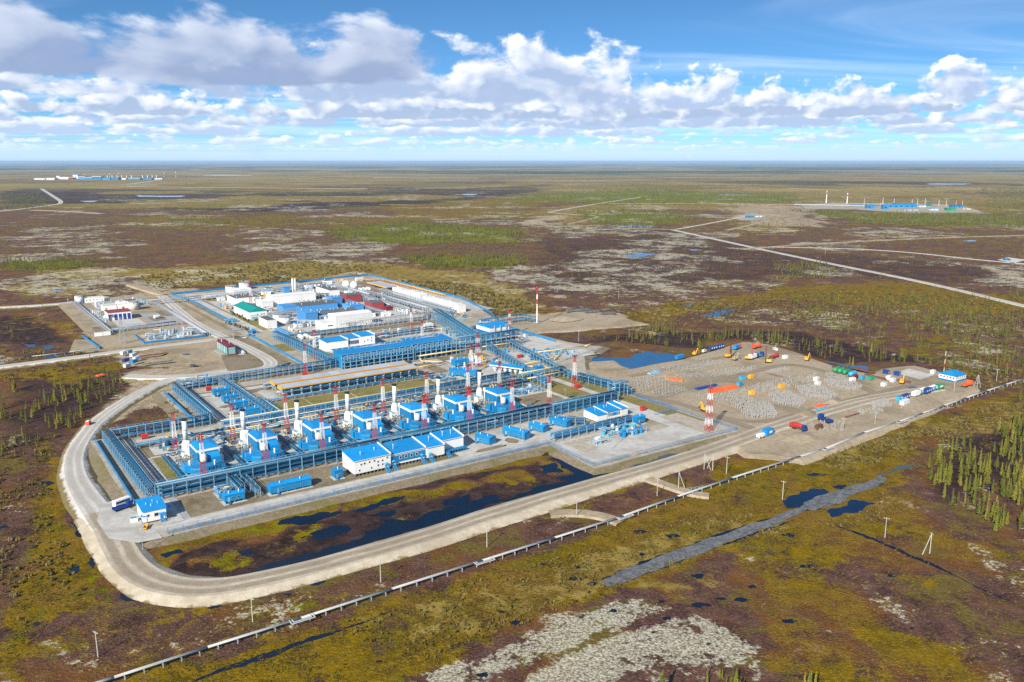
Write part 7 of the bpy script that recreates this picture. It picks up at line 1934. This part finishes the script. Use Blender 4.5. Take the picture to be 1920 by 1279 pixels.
for k, (xa, xb, yb, yt, w_, r_, l_) in enumerate(((1626, 1640, 392, 384, BLUE2, BLUE, 'blue block at the left'), (1656, 1666, 393, 384, BLUE2, PALE, 'pale-roofed blue block next right'), (1666, 1720, 390, 383.5, BLUE2, BLUE, 'longest blue hall'), (1680, 1718, 385.5, 381.5, BLUE2, BLUE, 'rear blue hall'), (1724, 1736, 389, 385, TANKW, PALE, 'pale house right of the long hall'), (1736, 1748, 387, 383, GREENR, GREENR, 'green-roofed house'), (1747, 1759, 395, 391, WHITE, BLUE, 'white house in front'), (1776, 1792, 396, 390, GREENP, GREENR, 'low green house in front'), (1785, 1806, 390, 384.5, BLUE2, NAVY, 'blue hall at the right end'), (1806, 1820, 394, 391, PALEY, CREAM, 'cream house at the right end'), (1640, 1652, 387, 385, PALE, BLUE, 'small pale blue house'), (1600, 1622, 386, 384, BLUE2, BLUE, 'low blue shed at the left edge'), (1696, 1722, 395, 392.5, TANKW, BLUE2, 'low pale shed in front'))):
    far_block((xa, yb), (xb, yb), yt, 14 + (xb - xa) * .4, 'tiny %s of the far right plant' % l_, w_, r_, g2)
for k, (x_, yb, yt) in enumerate(((1549, 381, 354), (1588, 382, 359))):
    X0, Y0 = G(x_, yb); h_ = (yb - yt) / (yb - YH) * 150
    t_ = thing_w('far_chimney', 'tall white chimney with red bands, %s of two on the horizon plain' % ('left', 'right')[k], 'chimney', X0, Y0, 0, 0, 'tall white chimneys of the far right plant')
    for q in range(8):
        part('shaft_section', MB().tube((0, 0, q * h_ / 8), (0, 0, (q + 1) * h_ / 8), 1.9 - q * .1, 1.8 - q * .1, 10), RED if q in (5, 7) else WHITE, t_)
for k, (x_, yb, yt) in enumerate(((1655, 384, 370), (1676, 384, 372), (1710, 384, 373), (1720, 384, 372), (1734, 386, 372), (1760, 386, 374), (1774, 386, 375), (1792, 388, 376), (1804, 388, 376), (1620, 384, 372), (1651, 386, 380))):
    X0, Y0 = G(x_, yb); h_ = (yb - yt) / (yb - YH) * 150
    t_ = thing_w('far_mast', 'thin pale mast of the far right plant, %s counted by height' % (ORD[k]), 'mast', X0, Y0, 0, 0, 'masts of the far right plant')
    part('shaft', MB().tube((0, 0, 0), (0, 0, h_), .8, .4, 5), TANKW, t_); part('tip', MB().tube((0, 0, h_), (0, 0, h_ + 3), .5, .2, 5), RED, t_)
t_ = thing_w('far_pipe_rack', 'long pale pipe rack leading to the two far chimneys', 'pipe rack', *G(1490, 386), 0, math.atan2(G(1640, 389)[1] - G(1490, 386)[1], G(1640, 389)[0] - G(1490, 386)[0]))
ln = (Vector(G(1640, 389)) - Vector(G(1490, 386))).length
part('pipe', MB().tube((0, 0, 5), (ln, 0, 5), 1.3, n=6), SILVER, t_)
for q in range(16):
    part('post', MB().bar((ln * q / 15, 0, 0), (ln * q / 15, 0, 4), .8), GREY, t_)
far_block((1400, 409), (1414, 409), 405, 14, 'tiny blue station on its own pad amid the moor', BLUE2, BLUE, 'small moor stations')
far_block((1418, 407), (1428, 407), 404, 10, 'tiny pale hut beside the blue moor station', TANKW, PALE, 'small moor stations')
far_block((1884, 489), (1893, 489), 485, 6, 'tiny blue hut beside the far right road', BLUE2, BLUE, 'small moor stations')
sheet('station_pad', gp([(1370, 408), (1400, 401), (1440, 403), (1425, 413), (1390, 414)], LOW), LOW + .5, PLANTF)
sheet('hut_pad', gp([(1870, 488), (1890, 483), (1925, 488), (1900, 494)], LOW), LOW + .5, PROAD)

# ------------------------------------------------------------------ trees and scrub
def leaf_mat(name, c1, c2, c3):
    m_ = bpy.data.materials.new(name); m_.use_nodes = True
    t = NT(m_.node_tree); b = m_.node_tree.nodes['Principled BSDF']
    rnd = t.n('ShaderNodeObjectInfo').outputs['Random']
    geo = t.n('ShaderNodeNewGeometry')
    c = t.mix(t.ss(rnd, .15, .8), c1, c2)
    c = t.mix(t.ss(rnd, .86, .96), c, c3)
    c = t.mix(t.m('MULTIPLY', geo.outputs['Random Per Island'], .5), c, tuple(x * 1.5 for x in c2))
    t.put(b.inputs['Base Color'], c); b.inputs['Roughness'].default_value = .8; b.inputs['Specular IOR Level'].default_value = .15
    tr = t.n('ShaderNodeBsdfTranslucent'); t.put(tr.inputs[0], c)
    mx = t.n('ShaderNodeMixShader'); mx.inputs[0].default_value = .4
    t.put(mx.inputs[1], b.outputs[0]); t.put(mx.inputs[2], tr.outputs[0])
    t.put(m_.node_tree.nodes['Material Output'].inputs[0], mx.outputs[0])
    return m_
LARCH = leaf_mat('larch_needles', (0.11, 0.145, 0.03), (0.30, 0.285, 0.045), (0.45, 0.33, 0.06))
BIRCH = leaf_mat('autumn_leaves', (0.11, 0.12, 0.02), (0.24, 0.19, 0.03), (0.30, 0.18, 0.03))
SCRUB = leaf_mat('dwarf_scrub', (0.12, 0.10, 0.026), (0.25, 0.195, 0.065), (0.31, 0.24, 0.10))
TUFT = leaf_mat('bog_tufts', (0.10, 0.08, 0.016), (0.20, 0.15, 0.03), (0.28, 0.21, 0.07))
def larch(seed, h=10.0, whorls=17, rmax=1.55, n=9):
    rr = random.Random(seed)
    tr = MB().tube((0, 0, 0), (rr.uniform(-.1, .1), rr.uniform(-.1, .1), h * .55), .16, .10, 6).tube((0, 0, h * .54), (0, 0, h * .98), .10, .02, 5)
    cr = MB()
    gap = rr.uniform(.1, .22)
    for k in range(whorls):
        f = k / (whorls - 1)
        z_ = h * (gap + (1 - gap) * f)
        rad = rmax * (1 - f) ** .8 * rr.uniform(.65, 1.15) + .12
        for q in range(max(3, int(n * (1 - f * .5)))):
            if rr.random() < .14:
                continue
            a_ = rr.uniform(0, 6.283); l_ = rad * rr.uniform(.55, 1.1); dz = -l_ * rr.uniform(.05, .4)
            c_, s_ = math.cos(a_), math.sin(a_)
            zz_ = z_ + rr.uniform(-.25, .25)
            for seg in range(2):
                r0, r1 = l_ * (.12 + .44 * seg), l_ * (.62 + .44 * seg)
                w_ = .40 * (1 - .35 * seg) * (1 - .5 * f) + .12; t_ = rr.uniform(-.5, .5)
                cr.add([(c_ * r0 - s_ * w_, s_ * r0 + c_ * w_, zz_ + dz * r0 / l_ + t_ * w_), (c_ * r0 + s_ * w_, s_ * r0 - c_ * w_, zz_ + dz * r0 / l_ - t_ * w_), (c_ * r1, s_ * r1, zz_ + dz * r1 / l_ - .12), (c_ * r0 * 1.1, s_ * r0 * 1.1, zz_ + dz * .5 - .38)],
                       [(0, 1, 2), (0, 2, 3), (1, 3, 2)])
    return tr, cr
def bushy(seed, h=5.0, r=1.8, n=170):
    rr = random.Random(seed)
    tr = MB()
    for q in range(4):
        tr.tube((rr.uniform(-.2, .2), rr.uniform(-.2, .2), 0), (rr.uniform(-.8, .8), rr.uniform(-.8, .8), h * .7), .09, .04, 5)
    cr = MB()
    lob = [(rr.uniform(-r * .5, r * .5), rr.uniform(-r * .5, r * .5), h * rr.uniform(.3, .85), r * rr.uniform(.35, .6)) for _ in range(7)]
    for q in range(n):
        lx, ly, lz, lr = rr.choice(lob)
        v_ = Vector((rr.gauss(0, 1), rr.gauss(0, 1), rr.gauss(0, 1))).normalized() * lr * rr.uniform(.6, 1.05) + Vector((lx, ly, lz))
        a = Vector((rr.gauss(0, 1), rr.gauss(0, 1), rr.gauss(0, 1))).normalized(); b_ = a.orthogonal().normalized(); s_ = rr.uniform(.22, .42)
        cr.add([v_ + a * s_, v_ + b_ * s_ * .7, v_ - a * s_, v_ - b_ * s_ * .7], [(0, 1, 2, 3)])
    return tr, cr
LT = [larch(q, 10, 20 + q % 3, (1.5, 1.9, 2.2, 1.6, 1.2)[q], 11) for q in range(5)]
BT = [bushy(q + 30, (4.6, 5.4)[q], (1.6, 1.9)[q]) for q in range(2)]
TRM = [(a.mesh('trunk', BARK), b_.mesh('crown', LARCH)) for a, b_ in LT] + [(a.mesh('trunk', BARK), b_.mesh('crown', BIRCH)) for a, b_ in BT]
stands = [
 # polygon, count, height range, species, label, group
 ([(1735, 885), (1762, 840), (1830, 832), (1872, 800), (1925, 780), (1925, 1000), (1880, 1012), (1835, 985), (1790, 955), (1752, 925)], 165, (4, 11), 0, 'green larch in the wood at the right edge below the pipeline', 'larches of the right-hand wood'),
 ([(1830, 900), (1925, 880), (1925, 985), (1850, 985)], 24, (6, 10), 0, 'green larch in the wood at the right edge below the pipeline', 'larches of the right-hand wood'),
 ([(-5, 705), (60, 738), (130, 722), (185, 715), (225, 692), (236, 722), (200, 790), (150, 832), (110, 812), (60, 850), (-5, 872)], 170, (3.5, 9.5), 0, 'green larch in the thin wood left of the road', 'larches of the left-hand wood'),
 ([(158, 705), (165, 672), (200, 664), (236, 668), (245, 690), (215, 702)], 26, (4.5, 7.5), 1, 'yellow-green birch beside the parked scrap cabins', 'birches by the scrap corner'),
 ([(1105, 632), (1200, 630), (1340, 640), (1330, 655), (1200, 650)], 40, (5, 9), 0, 'dark larch in the belt behind the blue water', 'larches behind the water'),
 ([(1240, 1300), (1320, 1310), (1450, 1305), (1580, 1300), (1580, 1330), (1240, 1340)], 14, (7, 10), 0, 'larch top rising from the bottom edge of the picture', 'larches at the bottom edge'),
 ([(1380, 1265), (1300, 1270), (1190, 1275), (1190, 1285), (1420, 1285)], 7, (2.5, 4.5), 0, 'small larch on the pale lichen near the bottom edge', 'small larches on the lichen'),
 ([(1560, 690), (1610, 650), (1700, 640), (1790, 660), (1925, 680), (1925, 715), (1830, 705), (1760, 690), (1700, 684)], 150, (4, 9), 0, 'larch in the wood behind the construction sand', 'larches behind the construction sand'),
 ([(1430, 630), (1560, 640), (1600, 660), (1560, 680), (1450, 645)], 40, (5, 9), 0, 'larch in the wood behind the construction sand', 'larches behind the construction sand'),
]
far_st = [([(740, 484), (860, 478), (1000, 486), (960, 505), (800, 502)], 800, (6, 10)), ([(600, 432), (760, 415), (980, 430), (990, 458), (760, 462), (640, 452)], 2300, (6, 10)), ([(1450, 500), (1560, 490), (1570, 520), (1460, 527)], 200, (6, 10)),
 ([(0, 490), (120, 485), (230, 492), (120, 507), (0, 505)], 420, (5, 9)), ([(1080, 395), (1220, 395), (1330, 410), (1210, 427), (1100, 420)], 1300, (7, 11)), ([(1480, 396), (1700, 402), (1920, 405), (1960, 428), (1640, 422)], 3200, (8, 12)),
 ([(900, 370), (1200, 352), (1500, 362), (1500, 382), (1150, 388)], 3600, (8, 12)), ([(300, 400), (520, 400), (700, 410), (600, 425), (320, 425)], 900, (6, 10)), ([(1480, 560), (1940, 550), (1940, 700), (1800, 660), (1700, 640), (1500, 620)], 800, (4, 9)),
 ([(0, 365), (80, 365), (90, 390), (0, 395)], 900, (8, 12)), ([(1160, 615), (1480, 630), (1480, 650), (1330, 640)], 140, (5, 9)), ([(1840, 355), (1960, 355), (1960, 395), (1850, 392)], 1200, (9, 13)), ([(700, 515), (860, 530), (1010, 565), (1000, 590), (860, 585)], 260, (3, 5)),
 ([(1640, 560), (1920, 590), (1920, 640), (1700, 620)], 260, (4, 8)), ([(1010, 355), (1250, 335), (1560, 340), (1560, 352), (1200, 352)], 2500, (9, 12)), ([(40, 560), (140, 590), (170, 640), (120, 620)], 30, (3, 5)), ([(0, 600), (60, 590), (40, 640), (0, 640)], 14, (4, 7)),
 ([(-40, 420), (960, 400), (1960, 440), (1960, 600), (1300, 600), (1000, 520), (400, 500), (-40, 520)], 6000, (3, 7)), ([(1920, 720), (1960, 715), (1960, 830), (1890, 830)], 60, (5, 9)), ([(760, 455), (960, 440), (1000, 480), (880, 485)], 300, (5, 8))]
def scatter(poly, n, z=LOW, clump=0.0, seed=0):
    g_ = gp(poly, z); xs = [p[0] for p in g_]; ys = [p[1] for p in g_]
    out = np.zeros((0, 2)); tries = 0
    while len(out) < n and tries < 60:
        tries += 1
        X_ = rng.uniform(min(xs), max(xs), n * 3); Y_ = rng.uniform(min(ys), max(ys), n * 3)
        k = sdist(X_, Y_, g_) > 0
        if clump:
            k &= fbm(X_ / clump, Y_ / clump, 91 + seed, 3) > rng.uniform(.36, .62, len(X_))
        out = np.vstack([out, np.column_stack([X_[k], Y_[k]])])
    return out[:n]
NOGO = [wp([(-30, -50), (310, -50), (312, 140), (390, 165), (375, 300), (425, 440), (425, 700), (40, 680), (40, 400), (60, 235), (45, 145), (-30, 60)]), site_g, gp([(860, 600), (1110, 580), (1220, 607), (1040, 622), (880, 622)])]
road_lines = [smooth_line(main_g, 1)] + [gp(p_, -1.2) for p_, h_ in FARROADS] + [gp([(-60, 694), (180, 664), (420, 634)])]
def clear(P):
    k = np.ones(len(P), bool)
    for g_ in NOGO:
        k &= sdist(P[:, 0], P[:, 1], g_) < -3
    for ln_ in road_lines:
        for a, b_ in zip(ln_, ln_[1:]):
            ex, ey = b_[0] - a[0], b_[1] - a[1]
            tt = np.clip(((P[:, 0] - a[0]) * ex + (P[:, 1] - a[1]) * ey) / max(ex * ex + ey * ey, 1e-6), 0, 1)
            k &= np.hypot(P[:, 0] - a[0] - tt * ex, P[:, 1] - a[1] - tt * ey) > 12
    return P[k]
allt = []
for s_i, (poly, n, hr, sp, lb, gr_) in enumerate(stands):
    for x_, y_ in clear(scatter(poly, n, LOW, 14.0, s_i)):
        h_ = random.triangular(hr[0], hr[1], hr[0] * .6 + hr[1] * .4)
        allt.append((h_ / math.hypot(x_, y_), x_, y_, h_, sp, lb, gr_))
allt.sort(reverse=True)
SMID = {lb: float(np.median([a_[1] / a_[2] for a_ in allt if a_[5] == lb])) for lb in {a_[5] for a_ in allt}}
for q, (_, x_, y_, h_, sp, lb, gr_) in enumerate(allt[:300]):
    v_ = (5 + random.randrange(2)) if sp else random.randrange(5)
    H0 = (10, 10, 10, 10, 10, 4.6, 5.4)[v_]
    k = h_ / H0
    o = obj('birch_tree' if sp else 'larch_tree', None, None, (x_, y_, LOW), random.uniform(0, 6.28), (k * random.uniform(.85, 1.15), k * random.uniform(.85, 1.15), k))
    sz = 'tall' if h_ > 10 else ('middling' if h_ > 8 else 'small')
    sd_ = 'left' if x_ / y_ < SMID[lb] else 'right'
    tag(o, '%s %s, %s half' % (sz, lb, sd_) if sp == 0 else lb, 'tree', '%s, %s ones, %s half' % (gr_, sz, sd_) if sp == 0 else gr_)
    obj('trunk', TRM[v_][0], o); obj('crown', TRM[v_][1], o)
def instancer(name, pts, scales, idx, srcs, label, cat):
    """points carrying instances of the source meshes (geometry nodes)"""
    me_ = bpy.data.meshes.new(name)
    me_.vertices.add(len(pts)); me_.vertices.foreach_set('co', np.asarray(pts, np.float32).ravel())
    for nm, dt, val in (('tscale', 'FLOAT', scales), ('trot', 'FLOAT', rng.uniform(0, 6.28, len(pts))), ('tidx', 'INT', idx)):
        a_ = me_.attributes.new(nm, dt, 'POINT'); a_.data.foreach_set('value', np.asarray(val, np.int32 if dt == 'INT' else np.float32))
    o = obj(name, me_)
    ng = bpy.data.node_groups.new(name, 'GeometryNodeTree')
    ng.interface.new_socket('Geometry', in_out='INPUT', socket_type='NodeSocketGeometry'); ng.interface.new_socket('Geometry', in_out='OUTPUT', socket_type='NodeSocketGeometry')
    N = ng.nodes; Lk = ng.links.new
    gi = N.new('NodeGroupInput'); go = N.new('NodeGroupOutput'); ip = N.new('GeometryNodeInstanceOnPoints'); jn = N.new('GeometryNodeJoinGeometry')
    for s_ in reversed(srcs):
        oi = N.new('GeometryNodeObjectInfo'); oi.inputs['Object'].default_value = s_; oi.inputs['As Instance'].default_value = True
        Lk(oi.outputs['Geometry'], jn.inputs[0])
    def at(nm, dt):
        a_ = N.new('GeometryNodeInputNamedAttribute'); a_.data_type = dt; a_.inputs['Name'].default_value = nm
        return a_.outputs[0]
    cx = N.new('ShaderNodeCombineXYZ'); Lk(at('trot', 'FLOAT'), cx.inputs[2])
    Lk(gi.outputs[0], ip.inputs['Points']); Lk(jn.outputs[0], ip.inputs['Instance']); ip.inputs['Pick Instance'].default_value = True
    Lk(at('tidx', 'INT'), ip.inputs['Instance Index']); Lk(cx.outputs[0], ip.inputs['Rotation']); Lk(at('tscale', 'FLOAT'), ip.inputs['Scale'])
    Lk(ip.outputs[0], go.inputs[0])
    md = o.modifiers.new('scatter', 'NODES'); md.node_group = ng
    o['kind'] = 'stuff'
    return tag(o, label, cat)
def source(name, mbs):
    me_ = bpy.data.meshes.new(name); vs = []; fs = []; mi = []
    for k, (mb, mt) in enumerate(mbs):
        o_ = len(vs); vs += mb.v; fs += [tuple(i + o_ for i in f) for f in mb.f]; mi += [k] * len(mb.f); me_.materials.append(mt)
    me_.from_pydata(vs, [], fs); me_.polygons.foreach_set('material_index', mi); me_.update()
    return bpy.data.objects.new(name, me_)
P = [(x_, y_, LOW, h_) for _, x_, y_, h_, *_ in allt[300:]]
for k, (poly, n, hr) in enumerate(far_st):
    for x_, y_ in clear(scatter(poly, n, LOW, 40.0 if n > 1000 else 16.0, k)):
        P.append((x_, y_, LOW, random.uniform(*hr)))
P = np.array(P)
srcs = [source('larch_shape', [(larch(q + 50, 10, 11, (1.5, 1.9, 1.3)[q], 6)[0], BARK), (larch(q + 50, 10, 11, (1.5, 1.9, 1.3)[q], 6)[1], LARCH)]) for q in range(3)]
instancer('forest', P[:, :3], P[:, 3] / 10.0, rng.integers(0, 3, len(P)), srcs, 'sparse larch forest scattered over the plain beyond the plant', 'forest')
def tuft(seed, n=16, h=.9, r=.6):
    rr = random.Random(seed); m_ = MB()
    for q in range(n):
        a_ = rr.uniform(0, 6.28); l_ = r * rr.uniform(.2, 1); c_, s_ = math.cos(a_), math.sin(a_); w_ = rr.uniform(.10, .22); hh_ = h * rr.uniform(.5, 1)
        x_, y_ = c_ * l_ * .5, s_ * l_ * .5
        m_.add([(x_ - s_ * w_, y_ + c_ * w_, 0), (x_ + s_ * w_, y_ - c_ * w_, 0), (x_ + c_ * l_ + s_ * w_ * .7, y_ + s_ * l_ - c_ * w_ * .7, hh_ * .8), (x_ + c_ * l_ * .6 - s_ * w_ * .5, y_ + s_ * l_ * .6 + c_ * w_ * .5, hh_)], [(0, 1, 2, 3)])
    return m_
scr = [([(700, 525), (860, 530), (1010, 575), (1000, 592), (860, 592), (760, 550)], 1500, (1.4, 2.8)), ([(250, 520), (560, 490), (740, 500), (700, 512), (560, 522), (300, 545)], 900, (1.2, 2.6)), ([(600, 1180), (1000, 1060), (1340, 955), (1500, 985), (1340, 1035), (1120, 1120), (800, 1240)], 900, (.4, 1.0)),
       ([(1500, 868), (1750, 795), (1920, 740), (1920, 800), (1740, 835), (1600, 885)], 1700, (.5, 1.2)), ([(1040, 652), (1110, 650), (1118, 668), (1060, 660)], 160, (1.5, 3.5)), ([(140, 590), (180, 600), (215, 640), (170, 645)], 140, (1.5, 3.2)),
       ([(1100, 590), (1500, 545), (1900, 560), (1900, 640), (1500, 600), (1160, 618)], 1600, (1.0, 2.2)), ([(-10, 830), (140, 815), (160, 960), (180, 1090), (60, 1200), (-10, 1100)], 500, (.7, 1.6)), ([(320, 1030), (660, 920), (1040, 848), (1000, 880), (700, 970), (420, 1060)], 260, (.6, 1.3)),
       ([(1340, 980), (1500, 940), (1700, 930), (1650, 980), (1450, 1010)], 350, (.4, 1.0)), ([(1560, 700), (1920, 690), (1920, 730), (1700, 740)], 500, (.8, 1.8)), ([(0, 660), (160, 650), (240, 668), (160, 700), (0, 720)], 260, (.8, 2.0)), ([(250, 770), (330, 745), (400, 790), (230, 815)], 130, (.5, 1.0)), ([(380, 545), (520, 520), (560, 526), (400, 552)], 260, (1.5, 3.0))]
P = []
for k, (poly, n, hr) in enumerate(scr):
    for x_, y_ in clear(scatter(poly, n, LOW, 12.0, k + 7)) if k != 12 else scatter(poly, n, 0):
        if not inside(x_, y_, NOGO_TUFT[0]):
            P.append((x_, y_, LOW if k != 12 else 0, random.uniform(*hr)))
P = np.array(P)
ss_ = [source('scrub_shape', [(bushy(q + 70, 1.0, .6, 34)[1], SCRUB)]) for q in range(3)]
instancer('scrub', P[:, :3], P[:, 3] * .9, rng.integers(0, 3, len(P)), ss_, 'low tan dwarf scrub dotted over the bogs and heath', 'scrub')
# grass tussocks of the near bog
P = []
for k, (poly, n) in enumerate((([(150, 1290), (500, 1170), (1120, 985), (1640, 808), (1920, 730), (1920, 830), (1740, 900), (1600, 1000), (1330, 1045), (980, 1170), (760, 1300)], 6500), ([(1380, 1010), (1700, 920), (1920, 1030), (1920, 1290), (1480, 1290)], 2600), ([(0, 780), (130, 820), (200, 1080), (300, 1150), (150, 1290), (-10, 1290)], 1800), ([(285, 1020), (640, 920), (1040, 840), (1130, 885), (700, 1010), (380, 1090)], 1500), ([(300, 1150), (620, 1085), (1100, 940), (1130, 975), (700, 1110), (250, 1260)], 500))):
    for x_, y_ in clear(scatter(poly, n, LOW, 9.0, k + 20)):
        if not inside(x_, y_, NOGO_TUFT[0]):
            P.append((x_, y_, LOW, random.uniform(.2, .62)))
P = np.array(P)
ts_ = [source('tussock_shape', [(tuft(q, 18, .9, .8), TUFT)]) for q in range(3)]
instancer('tussocks', P[:, :3], P[:, 3], rng.integers(0, 3, len(P)), ts_, 'tussocks of sedge growing over the near bog', 'grass')
# hedge trees along the lane of the older plant
for k, (u_, v_) in enumerate([(178, 500 - 7 * q) for q in range(9)] + [(158 + .6 * q, 446 - 6 * q) for q in range(9)]):
    v = 5 + k % 2
    o = obj('garden_tree', None, None, W(u_ + random.uniform(-1, 1), v_, 0), random.uniform(0, 6), random.uniform(.6, .95))
    tag(o, 'small dark green garden tree along the paved lane, ' + ('in the row before the green-roofed house' if k < 9 else 'in the row beside the blue manifold'), 'tree', 'garden trees before the green-roofed house' if k < 9 else 'garden trees beside the blue manifold')
    obj('trunk', TRM[v][0], o); obj('crown', GARDEN[v - 5] if 'GARDEN' in globals() else globals().setdefault('GARDEN', [b_.mesh('crown', leaf_mat('garden_leaves', (.03, .05, .018), (.06, .085, .02), (.09, .10, .02))) for a, b_ in BT])[v - 5], o)

# ------------------------------------------------------------------ the air
hz = MB().box(-100000, 100000, -100000, 100000, LOW - 1.5, CAM_H + 25)
hm = bpy.data.materials.new('pale_air'); hm.use_nodes = True
hm.node_tree.nodes.clear()
t = NT(hm.node_tree)
pv = t.n('ShaderNodeVolumePrincipled')
pv.inputs['Color'].default_value = (0.5, 0.74, 1.0, 1)
pv.inputs['Density'].default_value = 3.2e-5
pv.inputs['Anisotropy'].default_value = 0.0
mo = t.n('ShaderNodeOutputMaterial'); t.put(mo.inputs['Volume'], pv.outputs[0])
ho = obj('haze', hz.mesh('haze', hm)); ho['kind'] = 'stuff'
tag(ho, 'thin bluish air fading the far plain', 'haze')
